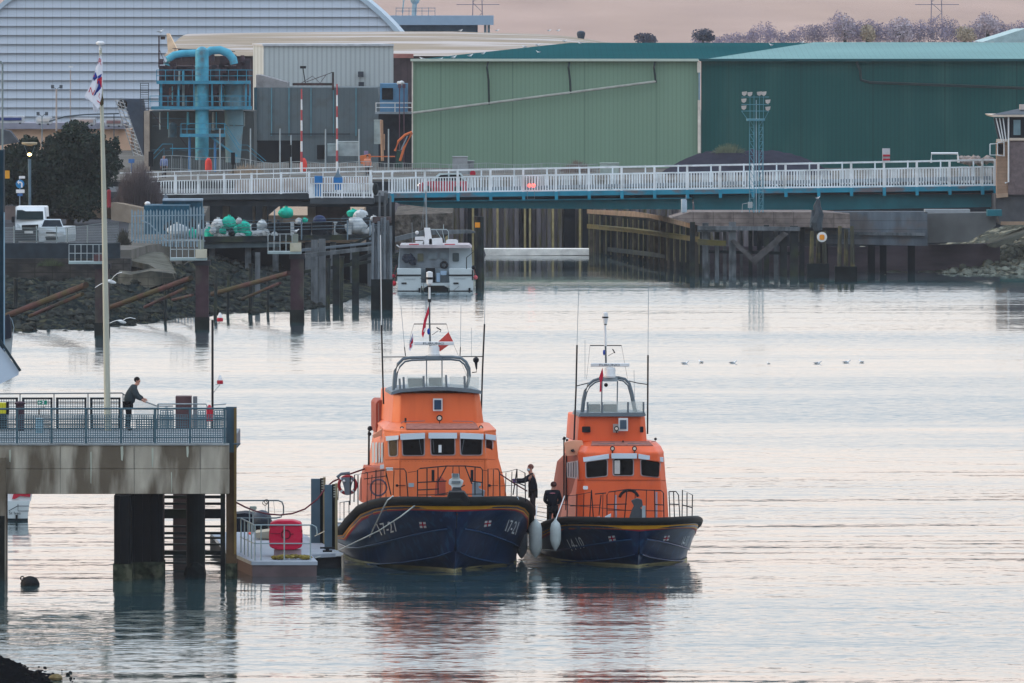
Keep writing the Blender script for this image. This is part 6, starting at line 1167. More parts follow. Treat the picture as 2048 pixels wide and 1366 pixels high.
    for which in (3, 5):
        for s in (-1, 1):
            m = M(); pp = [sec(i, s)[which] + Vector((s * .015, -.02, -.01)) for i in range(1, len(STT))]; m.tube(pp, .028 if which == 3 else .02, 5); m.obj('spray_rail', mt('spray rail navy', '24456c', .3), root, smooth=True)
    return bvh
def decal(root, quad, bvh, name='house_flag'):
    tl, tr, br, bl = [Vector(q) for q in quad]
    def patch(u0, u1, v0, v1, off, mat, nm, par):
        vs = []; fs = []; n = 3
        for j in range(n + 1):
            for i in range(n + 1):
                u = u0 + (u1 - u0) * i / n; v = v0 + (v1 - v0) * j / n; p = (tl * (1 - u) + tr * u) * (1 - v) + (bl * (1 - u) + br * u) * v
                d = (W(p.x, p.y, 1000) - Vector((0, 0, H))).normalized(); h = bvh.ray_cast(Vector((0, 0, H)), d)
                if not h[0]: return
                vs.append(h[0] - d * off)
        for j in range(n):
            for i in range(n): a = j * (n + 1) + i; fs.append((a, a + 1, a + n + 2, a + n + 1))
        m = M(); m.add(vs, fs); return m.obj(nm, mat, par)
    f = patch(0, 1, 0, 1, .02, WHITE, name, root)
    if f:
        patch(.4, .6, 0, 1, .03, FB, 'blue_cross', f); patch(0, 1, .38, .62, .032, FB, 'blue_cross', f); patch(.42, .58, 0, 1, .04, FRD, 'red_cross', f); patch(0, 1, .4, .6, .042, FRD, 'red_cross', f)
def house(root, name, levels, Y, aft, yaw, mat, inset=.9, cap=True, lean=0):
    av = Vector((-math.sin(R(yaw)) * aft, math.cos(R(yaw)) * aft, 0)); rs = []
    for lv in levels:
        py, a, b_, c_, d = lv[:5]; dY = lv[5] if len(lv) > 5 else 0
        fr = [W(a, py, Y + inset + dY), W(b_, py, Y + dY), W(c_, py, Y + dY), W(d, py, Y + inset + dY)]
        z = fr[1].z
        for p in fr: p.z = z
        ln = Vector((lean * (z - 2.0), 0, 0)); rs.append(fr + [fr[3] + av - Vector((0, dY, 0)) - ln, fr[0] + av - Vector((0, dY, 0)) + ln])
    m = M(); m.rings(rs, cap); return m.obj(name, mat, root, bevel=.05)
def window(root, poly, Yf, vis=None, r=5):
    m = M(); o = rpoly(poly, r, 4); cx = sum(p[0] for p in o) / len(o); cy = sum(p[1] for p in o) / len(o)
    m.ext(o, Yf, .06); fr = m.obj('window_frame', mt('lilac grey frame', 'a89a9c', .5), root)
    i_ = [(cx + (x - cx) * (1 - 4.4 / max(8, max(q[0] for q in o) - min(q[0] for q in o))), cy + (y - cy) * .90) for x, y in o]
    m = M(); m.ext(i_, lambda x: (Yf(x) if callable(Yf) else Yf) - .02, .04); m.obj('glass', GLASS, fr)
    if vis:
        m = M(); m.ext(vis, lambda x: (Yf(x) if callable(Yf) else Yf) - .14, .16); m.obj('visor', mt('pale visor', 'c4d2de', .5, var=.04), root)
BT = mt('black tube', '1a1c22', .5); GTU = mt('grey arch tube', '68747d', .5, .2, .12); SAL = mt('salmon sun glint', 'd8a184', .6, var=.1)  # SAL: painted colour of the sun glints on the left roof edges
def rails(root, segs, Y, nm='guard_rail', wd=2.2, mat=BT):
    m = M()
    for s in segs: m.pt(s, wd, 6, Y)
    return m.obj(nm, mat, root)
def deck_light(root, px, py, Y, r=5):
    m = M(); c = W(px, py, Y); q = Y / F; m.rings([[c + Vector((a * math.cos(k * .628), dy, a * math.sin(k * .628))) for k in range(10)] for a, dy in ((r * q, -.06), (r * q, .02), (r * q * .5, .15))]); m.pt([(px, py + r, Y), (px, py + r + 4, Y)], 2)
    h = m.obj('deck_light', BT, root); m = M(); m.rings([[c + Vector((a * math.cos(k * .628), dy, a * math.sin(k * .628))) for k in range(10)] for a, dy in ((r * q * .6, -.08), (r * q * .6, -.06))]); m.obj('lens', mt('lamp lens', 'cfc8bc', .2), h)
# ---------------- larger lifeboat 17-21
YS0 = 358.2; yaw = 5.5
SV = T('lifeboat', 'larger orange and navy lifeboat 17-21 moored at the pontoon', 'lifeboat', (X(915, YS0), YS0 + 1, 0), 'orange lifeboats')
bv = lifeboat_hull(SV, 915, YS0, 3.1, [2.42, 2.42, 2.42, 2.40, 2.34, 2.2, 1.95, 1.5, 1.05, .85, .85], 17.5, yaw, 1.0)
LW = mt('hull lettering white', 'e4eaee', .5)
ptext('17-21', [(752, 1048), (788, 1041), (793, 1063), (763, 1071)], 365, LW, SV, 'hull_number', bv); ptext('17-21', [(1018, 1039), (1039, 1044), (1031, 1070), (1010, 1062)], 362, LW, SV, 'hull_number', bv)
decal(SV, [(838, 1044), (851, 1044), (853, 1056), (840, 1056)], bv); decal(SV, [(970, 1042), (983, 1041), (981, 1052), (968, 1054)], bv)
Yf = 363.9
lower = house(SV, 'deckhouse', [(1030, 766, 800, 985, 1014), (1000, 766, 800, 985, 1014), (962, 767, 800, 982, 1009), (918, 768, 799, 974, 997), (866, 769, 800, 968, 992), (861, 767, 799, 970, 994), (847, 780, 802, 962, 978, 1.3)], Yf, 8.5, yaw, ORNG, lean=.16)
SDO = mt('shaded orange side', 'a84a2c', .5, var=.1)  # orange darkened for the sides: their shade is put into the colour
upper = house(SV, 'upper_house', [(850, 783, 800, 955, 968), (786, 787, 802, 948, 959)], 365.9, 5, yaw, ORNG, .35)
YL = lambda x: Yf + .9 * max(0, min(1, (799 - x) / 31)) if x < 800 else (Yf + .9 * max(0, (x - 970) / 25) if x > 970 else Yf)
YL2 = lambda x: YL(x) - .03
for pl, vs in (([(775, 879), (796, 877), (796, 913), (777, 914)], [(771, 873), (797, 871), (797, 879), (772, 882)]), ([(803, 877), (850, 874), (850, 912), (804, 912)], [(800, 868), (850, 866), (850, 877), (801, 880)]), ([(860, 874), (911, 874), (911, 911), (861, 911)], [(857, 866), (914, 866), (914, 877), (857, 877)]), ([(919, 874), (966, 876), (965, 911), (920, 911)], [(920, 866), (967, 868), (967, 879), (920, 877)]), ([(970, 877), (987, 880), (987, 914), (971, 912)], [(971, 868), (992, 871), (992, 881), (971, 878)])):
    window(SV, pl, YL2, vs)
for i, (x0, x1) in enumerate(((744, 748), (750, 754), (757, 760), (762, 765.5))):
    Ys = lambda x: 364.8 + (768 - x) * .185; m = M(); m.ext([(x0, 886), (x1, 884), (x1, 924), (x0, 926)], lambda x: Ys(x) - .12, .05); m.obj('side_window', mt('pale side window', 'a9b6bd', .3), SV)
m = M(); m.pb(877, 883, 890, 905, Yf - .08, .02); m.obj('see_through_patch', WHITE, SV)  # pale quad painting the bright patch seen through the centre window
for a, b_ in (((838, 876), (843, 908)), ((923, 908), (928, 878)), ((868, 905), (866, 880))): m = M(); m.pt([a, b_], 1, 4, Yf - .1); m.obj('wiper', mt('wiper', '6f7880', .5), SV)
# black seam under the windows
m = M(); m.pt([(770, 920, Yf + .85), (799, 918, Yf - .02), (974, 918, Yf - .02), (996, 920, Yf + .86)], 1.2, 4); m.obj('panel_seam', mt('dark orange seam', '8a3a20', .6), SV)
ptext('17-21', [(918, 853), (842, 853), (836, 858), (924, 858)], lambda x: 364.6, mt('roof lettering', '8a3f22', .6), SV, 'roof_number')
bpy.data.objects['roof_number'].location.z += .0
NS = mt('dusty roof anti slip', '9a6a60', .9, var=.25, scale=6, spec=0)
def nonslip(root, x0, x1, yn, Yn, x2, x3, yf, Yfar):
    a = [W(x0, yn, Yn), W(x1, yn, Yn), W(x3, yf, Yfar), W(x2, yf, Yfar)]; m = M(); m.prism([p + Vector((0, 0, .004)) for p in a], [p + Vector((0, 0, .03)) for p in a]); m.obj('roof_nonslip', NS, root)
nonslip(SV, 812, 958, 859, Yf + .1, 812, 952, 848.5, Yf + 1.25)
for x in (799.5, 969.5): m = M(); m.pt([(x + 1, 1000, Yf - .01), (x + .4, 962, Yf - .01), (x, 920, Yf - .01)], .9, 4); m.obj('corner_seam', mt('dark orange seam', ''), SV)
for k in range(24): m = M() if k == 0 else m; m.sph(W(803 + k * 7, 922.5, Yf - .005), .011, 5, 4)
m.obj('rivet_row', mt('dark orange seam', ''), SV, kind='stuff')
rails(SV, [[(800, 849), (806, 843), (850, 842)], [(905, 842), (945, 843), (952, 849)]], 365.2, 'roof_handrail', 1.3, GTU)
rails(SV, [[(742, 1004), (744, 950)], [(760, 1003), (762, 941)], [(728, 958), (772, 952)], [(786, 998), (788, 941)], [(800, 997), (800, 940)], [(904, 985), (906, 933)], [(920, 975), (918, 933)], [(986, 1000), (987, 939)], [(1010, 1000), (1012, 945)], [(1022, 1002), (1024, 943)], [(835, 990), (965, 988)]], 361.2, 'guard_rail', 1.7)
m = M(); m.torus(W(757, 975, 363.6), .27, .03, n=20, m=6); m.obj('coiled_hose', mt('lilac hose', '5a4a58', .6), SV); m = M(); m.ext(rpoly([(760, 930), (768, 929), (768, 937), (760, 938)], 1), 364.5, .1); m.obj('side_lamp', WHITE, SV)
m = M(); m.pb(772, 786, 935, 941, Yf - .05, .08); m.obj('white_fitting', WHITE, SV)
m = M(); m.ext(rr(866, 885, 797, 822, 1), 365.78, .05); pnl = m.obj('solar_panel', WHITE, SV); m = M(); m.ext(rr(868.5, 882.5, 800, 819, .6), 365.75, .04); m.obj('solar_cells', mt('solar cells', '2a4664', .3, seam=[(2, .045, .2, .8)]), pnl)
deck_light(SV, 879, 836, 365.4, 6.5); deck_light(SV, 804, 857, 364.4, 4.5); deck_light(SV, 962, 855, 364.4, 4.5)
m = M(); m.pt([(811, 845), (811, 836)], 4, 6, 365.7); m.obj('horn', BT, SV)
# side structures on the left
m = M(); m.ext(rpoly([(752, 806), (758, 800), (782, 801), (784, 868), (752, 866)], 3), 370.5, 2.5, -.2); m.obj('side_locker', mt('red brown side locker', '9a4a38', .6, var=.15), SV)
for px in (757, 766, 775): m = M(); m.pt([(px, 806), (px, 862)], 1.8, 4, 370.3); m.obj('locker_batten', mt('pale batten', 'a8968e', .6), SV)
m = M(); m.ext(rpoly([(744, 871), (776, 850), (783, 856), (780, 863), (748, 877)], 2), 366.5, .5); m.obj('sun_glint', SAL, SV); m = M(); m.ext([(768, 861), (775, 855), (777, 858), (770, 864)], 366.45, .06); m.obj('glint_slot', BT, SV)  # warm roof glint built as a salmon slab with a dark notch
m = M(); m.pt([(737, 1000), (738, 862)], 4, 6, 368.5); m.sph(W(740, 857, 368.5), .09, 8, 6); m.sph(W(739, 868, 368.5), .07, 8, 6); m.obj('side_mast', BT, SV)
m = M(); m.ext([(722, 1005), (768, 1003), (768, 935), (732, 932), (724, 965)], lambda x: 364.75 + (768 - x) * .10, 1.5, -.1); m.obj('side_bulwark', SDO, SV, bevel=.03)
# flybridge
m = M(); cp = [(783, 785), (795, 781), (815, 777.5), (850, 775), (890, 775), (925, 776.5), (950, 780), (962, 786), (964, 778), (950, 772)]
m.ext([(782, 790), (783, 784), (800, 778), (850, 774), (895, 774), (940, 777), (963, 782), (964, 788), (940, 785), (895, 781), (850, 781), (800, 785)], 365.6, 3.6, -.25); m.obj('flybridge_coaming', GTU, SV)
for x0, x1, y0 in ((800, 811, 757), (848, 853, 752), (893, 899, 750), (930, 936, 752), (808, 814, 754)): m = M(); m.pt([(x0, 778), (x0 - 1, y0)], 4.5, 5, 365.7); m.obj('windscreen_post', GTU, SV)
CG = mt('clear windscreen', 'cfd8d4', .1, alpha=.28, var=0)
for x0, x1 in ((853, 893), (899, 931), (936, 958), (813, 848)): m = M(); m.ext([(x0, 753), (x1, 754), (x1, 777), (x0, 777)], 365.7, .02); m.obj('windscreen_pane', CG, SV)
for x0, x1, y0 in ((815, 846, 757), (857, 884, 756)): m = M(); m.ext(rpoly([(x0, y0), (x1, y0), (x1, 776), (x0 + 2, 776)], 3), 366.6, .4); m.obj('helm_seat', mt('dark seat vinyl', '27343a', .6), SV)
A = [(787, 782), (788, 760), (790, 742), (796, 728), (806, 718), (820, 715.5), (860, 714.5), (905, 714), (922, 716), (932, 724), (938, 736), (939, 752), (936, 766), (933, 780)]
m = M(); m.pt([(a, b_, 366.4) for a, b_ in A], 6.5, 8); m.obj('radar_arch', GTU, SV, smooth=True)
m = M(); m.pt([(a + (4 if a < 860 else -3), b_ + 5, 367.2) for a, b_ in A], 4, 8); m.obj('radar_arch_brace', GTU, SV, smooth=True)
m = M(); m.ext([(851, 712), (883, 712), (884, 719), (850, 719)], 366.2, .7); m.obj('radar_platform', GTU, SV)
for px in (853, 884): m = M(); m.pt([(px, 718), (px, 778)], 2.4, 6, 366.3); m.obj('arch_stay', GTU, SV)
m = M(); m.pt([(764, 714), (966, 713)], 2, 5, 366.6); m.obj('antenna_spreader', BT, SV)
def radar(root, cx, y, wd, ybase, Y):
    m = M(); m.lathe(W(cx, ybase, Y), [(.19, 0), (.2, .06), (.18, .1), (.19, .28), (.16, .34), (.06, .36)], 16); m.obj('radar_base', WHITE, root, smooth=True)
    m = M(); m.pb(cx - wd / 2, cx + wd / 2, y - 3.6, y + 3.4, Y - .1, .12); sc = m.obj('radar_scanner', WHITE, root, bevel=.02)
    ptext('FURUNO', [(cx - wd * .27, y - 2.5), (cx + wd * .25, y - 2.2), (cx + wd * .25, y + 2.3), (cx - wd * .27, y + 2)], Y - .115, mt('scanner lettering', '1c2c40', .5), sc)
radar(SV, 868, 687, 80, 712, 366.4)
for pts, wd in (([(763, 650), (767, 808)], 3.4), ([(969, 648), (965, 740), (962, 842)], 3.4)): m = M(); m.pt(pts, wd, 6, 366.8); m.obj('antenna_base', BT, SV)
for pts, mt_, wd in (([(761, 470), (763, 650)], WHITE, 1.9), ([(971, 560), (969, 648)], STEEL, 1.1), ([(802, 612), (809, 694)], STEEL, .9), ([(809, 694), (811, 712)], BT, 2), ([(922, 610), (921, 694)], STEEL, .9), ([(921, 694), (920, 712)], BT, 2), ([(943, 656), (943, 712)], STEEL, .7)): m = M(); m.pt(pts, wd, 5, 366.8, wd); m.obj('whip_antenna', mt_, SV)
m = M(); m.pt([(861, 712), (859, 640), (859, 600)], 4.4, 8, 366.8, 3.4); m.obj('masthead_pole', mt('mast grey', '555f66', .5), SV); m = M(); m.pt([(859, 600), (859, 572)], 4.5, 8, 366.8); m.lathe(W(859, 572, 366.8), [(.03, 0), (.1, .08), (.11, .25), (.11, .47), (.03, .5)], 12); m.obj('masthead_light', WHITE, SV)
m = M(); m.lathe(W(859, 559, 366.8), [(.115, 0), (.12, .02), (.12, .07), (.115, .08)], 12); m.pt([(859, 604), (859, 598)], 7, 8, 366.8); m.pt([(859, 574), (859, 571)], 7, 8, 366.8); m.obj('light_band', BT, SV)
m = M(); m.pt([(828, 648), (893, 648)], 2, 5, 366.8); m.pt([(828, 648), (822, 668), (818, 690)], .7, 4, 366.8); m.pt([(893, 648), (897, 664), (935, 755)], .7, 4, 366.8); m.pt([(864, 670), (877, 661)], 1.4, 4, 366.8); m.pt([(873, 655), (882, 660), (880, 664)], 2.6, 5, 366.8); m.obj('signal_yard', BT, SV)
m = M(); m.sph(W(857, 663, 366.6), (.05, .05, .11), 8, 6); m.obj('blue_beacon', mt('blue lamp', '20409a', .3), SV)
m = M(); m.sph(W(952, 720, 366.2), .105, 10, 7); m.pt([(952, 725), (953, 738)], 7, 8, 366.2, 3); m.pt([(944, 745), (953, 744), (953, 738)], 2, 5, 366.2); m.obj('search_camera', BT, SV)
for nm, lb, polys in (('red_pennant', 'narrow red ensign hanging beside the larger lifeboat mast', [([(857, 612), (858, 626), (852, 645), (851, 660), (846, 676), (843, 668), (846, 650), (848, 640)], FRD, 'cloth'), ([(849, 655), (852, 656), (850, 664), (847, 664)], FW, 'pale_patch')]), ('small_house_flag', 'small white blue and red flag hanging left of the radar', [([(826, 664), (827, 690), (821, 702), (817, 700), (820, 682)], FW, 'cloth'), ([(826, 675), (826, 690), (820, 697), (819, 690)], FRD, 'red_patch'), ([(825, 668), (822, 684), (820, 684)], FB, 'blue_patch')]), ('triangular_pennant', 'orange red triangular pennant right of the radar', [([(897, 664), (907, 684), (898, 690), (880, 703), (876, 698), (877, 683)], mt('pennant orange red', 'c9504a', .8, var=.1), 'cloth')])):
    t_ = T(nm, lb, 'flag', tuple(W(polys[0][0][-1][0], polys[0][0][3][1], 366.7)), 'flags on the larger lifeboat')
    for k, (pl, mm, n2) in enumerate(polys): m = M(); m.ext(pl, lambda x, k=k: 366.7 + .03 * math.sin(x) - .02 * k, .015); m.obj(n2, mm, t_)
# foredeck rails, winch
segs = [[(835, 1000), (835, 940), (840, 937), (893, 932), (930, 932), (961, 935), (965, 940), (965, 992)], [(854, 998), (854, 937)], [(876, 990), (876, 935)], [(950, 990), (950, 935)], [(893, 932), (875, 966)], [(930, 932), (944, 968)], [(835, 965), (893, 962)], [(835, 980), (878, 978)], [(940, 962), (965, 965)],
        [(772, 1004), (772, 938), (808, 938), (812, 944), (816, 996)], [(772, 945), (782, 990)], [(734, 1010), (735, 945), (770, 940)], [(751, 1008), (752, 940)], [(976, 992), (976, 938), (996, 938), (999, 944), (1000, 1000)], [(1034, 1000), (1034, 938), (1050, 946), (1051, 1004)], [(1034, 938), (1026, 990)], [(1034, 965), (1051, 972)],
        [(708, 1004), (709, 950), (735, 945)], [(716, 1010), (716, 950)], [(700, 1010), (701, 952)]]
rails(SV, segs, 360.6, 'guard_rail', 2.4)
rails(SV, [[(816, 945), (835, 942)], [(965, 940), (976, 942)], [(1000, 945), (1016, 943), (1034, 938)], [(735, 968), (772, 968)], [(1000, 972), (1034, 970)]], 360.7, 'guard_wire', 1)
for x in (866, 944): m = M(); m.pb(x - 3, x + 3, 940, 962, 362, .12); m.obj('stanchion_box', BT, SV)
m = M(); m.ext(rpoly([(903, 948), (918, 948), (919, 958), (927, 962), (925, 970), (921, 974), (922, 984), (904, 984), (903, 972), (897, 968), (898, 960), (904, 957)], 2), 360.4, .4); m.obj('windlass_cover', mt('pale winch cover', 'c7cfd0', .6), SV); m = M(); m.ext(rr(905, 917, 947, 954, 1), 360.3, .1); m.ext(rr(903, 921, 962, 967, 1), 360.3, .1); m.obj('winch_trim', mt('grey winch trim', '6f7a80', .6), SV)
m = M(); m.ext([(898, 984), (928, 984), (940, 1000), (938, 1010), (893, 1010), (893, 998)], 358.1, 1.2); m.obj('anchor_roller', mt('black bow fitting', '15191e', .5), SV, bevel=.03); m = M(); m.ext(rpoly([(905, 975), (922, 975), (926, 992), (902, 992)], 3), 359.3, .5); m.obj('windlass', mt('windlass grey', '3f444a', .5), SV)
m = M(); m.pt([(870, 990), (900, 985), (930, 970)], 2.2, 5, 360.2); m.obj('jackstay', BT, SV)
for (x0, x1) in ((778, 800), (842, 862), (968, 986), (1010, 1036)): m = M(); m.ext([(x0, 1000 - 4), (x1, 994), (x1 + 2, 999), (x0 - 2, 1001)], 359.9, .5); m.obj('pale_fairlead', mt('pale fairlead', 'b4c2cc', .6), SV)
m = M(); m.ext(rpoly([(872, 960), (880, 952), (891, 962), (891, 992), (869, 992)], 2), 362.5, .5); m.obj('foredeck_locker', mt('faded red cover', 'b0503e', .7), SV)
m = M(); m.ext(rpoly([(944, 966), (956, 964), (958, 978), (970, 982), (968, 994), (944, 994)], 2), 361.5, .5); m.obj('grey_cover', mt('blue grey cover', '7d8790', .7), SV)
for x in (793, 978): m = M(); m.pt([(x, 971), (x + 18, 971)], 1.6, 4, Yf - .02); m.sph(W(x + 1, 971, Yf - .02), .05, 6, 5); m.obj('wall_hook', BT, SV)
m = M(); m.ext(rr(817, 828, 966, 974, 1), Yf - .03, .05); m.ext(rr(955, 962, 964, 972, 1), Yf - .03, .05); m.obj('vent_plate', mt('vent plate', '93a0a8', .4), SV)
# lifebuoy on the port quarter rail
t_ = T('lifebuoy', 'red ring lifebuoy with grey bag on the rail of the larger lifeboat', 'lifebuoy', tuple(W(695, 992, 366))); m = M(); m.torus(W(695, 970, 366), .29, .055, n=28, m=8); m.obj('ring', mt('lifebuoy red', '9a2a30', .6), t_, smooth=True)
for a in (45, 135, 225, 315): m = M(); c = W(695, 970, 366); m.torus(c, .29, .059, n=3, m=8, a0=R(a - 6), a1=R(a + 6)); m.obj('white_band', WHITE, t_)
m = M(); m.ext(rpoly([(682, 955), (708, 955), (702, 975), (703, 990), (690, 990), (688, 975)], 3), 365.85, .15); m.obj('grey_bag', mt('grey buoy bag', '66707a', .7), t_); m = M(); m.sph(W(688, 962, 365.8), .045, 8, 6); m.sph(W(702, 962, 365.8), .045, 8, 6); m.obj('white_buttons', WHITE, t_)
m = M(); m.pt([(674, 955, 366.4), (682, 948, 366.4), (700, 946, 366.4)], 6, 6); m.obj('grey_hood', mt('grey buoy bag', ''), t_)
rails(SV, [[(676, 1000), (678, 955)], [(722, 1000), (722, 955)], [(680, 1040), (680, 1005), (700, 1002)], [(688, 1040), (688, 1004)], [(698, 1030), (698, 1003)]], 367, 'aft_rail', 1.8, mt('aft rail green grey', '3c4c52', .6))
# ---------------- smaller lifeboat 14-10
YT0 = 361.2; yt_ = 6.0
TR = T('lifeboat', 'smaller orange and navy lifeboat 14-10 moored on the right', 'lifeboat', (X(1281, YT0), YT0 + 1, 0), 'orange lifeboats')
bt_ = lifeboat_hull(TR, 1281, YT0, 2.62, [1.62, 1.62, 1.62, 1.62, 1.60, 1.56, 1.46, 1.28, 1.05, .85, .8], 14, yt_, .66)
ptext('14-10', [(1133, 1079), (1160, 1073), (1171, 1095), (1144, 1102)], 367, LW, TR, 'hull_number', bt_); ptext('14-10', [(1368, 1073), (1380, 1071), (1372, 1093), (1361, 1094)], 364, LW, TR, 'hull_number', bt_)
decal(TR, [(1216, 1073), (1229, 1071), (1232, 1081), (1219, 1083)], bt_); decal(TR, [(1329, 1072), (1340, 1071), (1337, 1081), (1326, 1082)], bt_)
Yf2 = 366.0; ORT = mt('red orange lifeboat paint', 'de6034', .42, var=.06, scale=.6, spec=.25, dirt=.35, dcol='a2402a', dlo=.5, dhi=.8, dst=(3, 3, .4), dscale=1.2)
house(TR, 'deckhouse', [(1048, 1150, 1168, 1322, 1338), (990, 1152, 1168, 1322, 1335), (955, 1155, 1168, 1320, 1331), (912, 1157, 1170, 1316, 1328), (905, 1158, 1170, 1316, 1328), (893, 1162, 1176, 1308, 1322, .4), (883, 1168, 1182, 1300, 1311, 1.5)], Yf2, 6.5, yt_, ORT, .5, lean=.16)
house(TR, 'upper_house', [(885, 1155, 1166, 1284, 1294), (832, 1159, 1170, 1280, 1290)], 367.6, 3.6, yt_, ORT, .3)
Y2 = lambda x: Yf2 - .03 + (.5 * max(0, (1170 - x) / 14)) + (.5 * max(0, (x - 1318) / 12))
window(TR, [(1170, 923), (1216, 917), (1216, 953), (1171, 957)], Y2, [(1166, 915), (1218, 908), (1218, 917), (1167, 924)]); window(TR, [(1225, 916), (1268, 916), (1268, 952), (1225, 952)], Y2, [(1223, 907), (1274, 907), (1274, 917), (1223, 917)]); window(TR, [(1280, 917), (1322, 923), (1320, 956), (1281, 952)], Y2, [(1277, 908), (1327, 915), (1327, 924), (1277, 917)])
m = M(); m.pb(1229, 1240, 921, 948, Yf2 - .09, .02); m.obj('bright_reflection_panel', mt('pale window reflection', 'b9b6b4', .5), TR)  # bright window reflection painted as a pale panel before the glass
m = M(); m.pt([(1156, 961, Yf2 + .4), (1168, 960, Yf2 - .02), (1320, 960, Yf2 - .02), (1331, 961, Yf2 + .4)], 1.2, 4); m.obj('panel_seam', mt('dark orange seam', ''), TR)
m = M(); m.ext([(1133, 925), (1156, 921), (1157, 958), (1134, 955)], lambda x: 366.42 + (1156 - x) * .11, .04); m.obj('grille_frame', mt('pale grille frame', 'b9bfc4', .5), TR)
for k in range(4): m = M(); m.pt([(1137 + k * 5, 926 - k * .6, 368.3 - k * .55), (1137 + k * 5, 953 + k * .6, 368.3 - k * .55)], 2, 4); m.obj('side_grille', mt('grille grey', '3a444c', .5), TR)
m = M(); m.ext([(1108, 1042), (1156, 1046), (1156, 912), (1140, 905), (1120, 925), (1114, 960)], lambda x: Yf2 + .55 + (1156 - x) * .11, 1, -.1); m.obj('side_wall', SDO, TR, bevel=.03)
for a in (([(1133, 1020), (1134, 878)], 5), ([(1128, 1000), (1128, 880)], 3), ([(1127, 880), (1130, 874)], 6)): m = M(); m.pt(a[0], a[1], 6, 369); m.obj('side_mast', BT, TR)
m = M(); m.ext(rpoly([(1128, 886), (1140, 882), (1165, 882), (1168, 894), (1160, 910), (1132, 912)], 3), 367, .6); m.obj('sun_glint', SAL, TR); m = M(); m.ext([(1141, 900), (1147, 898), (1150, 903), (1143, 904)], 366.9, .1); m.obj('glint_slot', BT, TR)  # sun glint painted as a pale slab on the smaller boat
deck_light(TR, 1225, 897, 366.0, 5); deck_light(TR, 1269, 897, 366.0, 5)
m = M(); m.pt([(1246, 893), (1246, 881)], 3.4, 6, 367.2); m.pt([(1312, 882), (1302, 884)], 1.4, 4, 367.4); m.sph(W(1311, 878, 367.4), .05, 8, 6); m.obj('horn', BT, TR)
for x0, x1 in ((1164, 1181), (1280, 1287)): m = M(); m.ext(rr(x0, x1, 853, 865, 2), 367.5, .1); m.obj('small_window', BT, TR)
m = M(); m.ext(rr(1237, 1256, 836, 862, 1), 367.35, .06); p_ = m.obj('solar_panel', WHITE, TR); m = M(); m.ext(rr(1240, 1253, 840, 858, .6), 367.32, .04); m.obj('solar_cells', mt('grey solar cells', '4a5e70', .3, seam=[(2, .045, .2, .8)]), p_)
m = M(); m.ext(rr(1226, 1237, 848, 865, 1), 367.4, .1); m.obj('lamp_plate', mt('dull lamp plate', 'a09a96', .5), TR); deck_light(TR, 1233, 857, 367.2, 5)
nonslip(TR, 1182, 1306, 892, Yf2 + .5, 1184, 1298, 884, Yf2 + 1.45)
rails(TR, [[(1180, 893), (1186, 888), (1230, 887)], [(1255, 887), (1298, 888), (1303, 893)]], 366.8, 'roof_handrail', 1.2, GTU)
rails(TR, [[(1166, 1044), (1168, 988)], [(1205, 1038), (1206, 986)], [(1228, 1036), (1230, 982)], [(1270, 1000), (1271, 980)], [(1292, 1036), (1293, 980)], [(1214, 1020), (1328, 1022)], [(1140, 1012), (1200, 1010)]], 363.9, 'guard_rail', 1.6)
ptext('14-10', [(1268, 886.5), (1208, 886.5), (1204, 889.5), (1272, 889.5)], lambda x: 367.0, mt('roof lettering', ''), TR, 'roof_number')
m = M(); m.ext([(1157, 833), (1160, 826), (1290, 825), (1292, 831), (1288, 833)], 367.4, 2.6, -.2); m.obj('flybridge_coaming', GTU, TR)
for x in (1175, 1204, 1256, 1287): m = M(); m.pt([(x, 826), (x, 804)], 4, 5, 367.5); m.obj('windscreen_post', GTU, TR)
for x0, x1 in ((1206, 1254), (1258, 1286), (1177, 1202)): m = M(); m.ext([(x0, 803), (x1, 803), (x1, 826), (x0, 826)], 367.5, .02); m.obj('windscreen_pane', CG, TR)
for x0, x1 in ((1176, 1201), (1206, 1234)): m = M(); m.ext(rpoly([(x0, 809), (x1, 809), (x1, 825), (x0, 825)], 3), 368.3, .4); m.obj('helm_seat', mt('dark seat vinyl', ''), TR)
A = [(1163, 828), (1166, 800), (1170, 782), (1177, 769), (1187, 761), (1200, 757), (1215, 756), (1237, 755), (1250, 758), (1259, 767), (1264, 785), (1268, 805), (1272, 826)]
m = M(); m.pt([(a, b_, 368) for a, b_ in A], 6, 8); m.obj('radar_arch', GTU, TR, smooth=True); m = M(); m.pt([(a + (3 if a < 1215 else -3), b_ + 4, 368.6) for a, b_ in A], 3.5, 8); m.obj('radar_arch_brace', GTU, TR, smooth=True)
m = M(); m.ext([(1206, 755), (1235, 755), (1235, 763), (1207, 763)], 367.8, .6); m.obj('radar_platform', mt('pale platform', '8a979e', .5), TR)
for px in (1204, 1235): m = M(); m.pt([(px, 762), (px - 1, 826)], 2.6, 6, 367.9); m.obj('arch_stay', GTU, TR)
radar(TR, 1220, 730, 78, 755, 367.9)
for pts in ([(1154, 690), (1152, 780), (1148, 880)], [(1296, 710), (1295, 868)]): m = M(); m.pt(pts, 3.4, 6, 368.2); m.obj('antenna_base', BT, TR)
for pts, wd in (([(1158, 560), (1154, 690)], 1), ([(1297, 565), (1296, 710)], 1), ([(1170, 680), (1170, 758)], .8), ([(1268, 740), (1269, 800)], .8)): m = M(); m.pt(pts, wd, 5, 368.2); m.obj('whip_antenna', STEEL, TR)
m = M(); m.pt([(1153, 772), (1180, 765)], 2, 5, 368.2); m.pt([(1258, 762), (1275, 766), (1296, 769)], 2, 5, 368.2); m.obj('antenna_spreader', BT, TR)
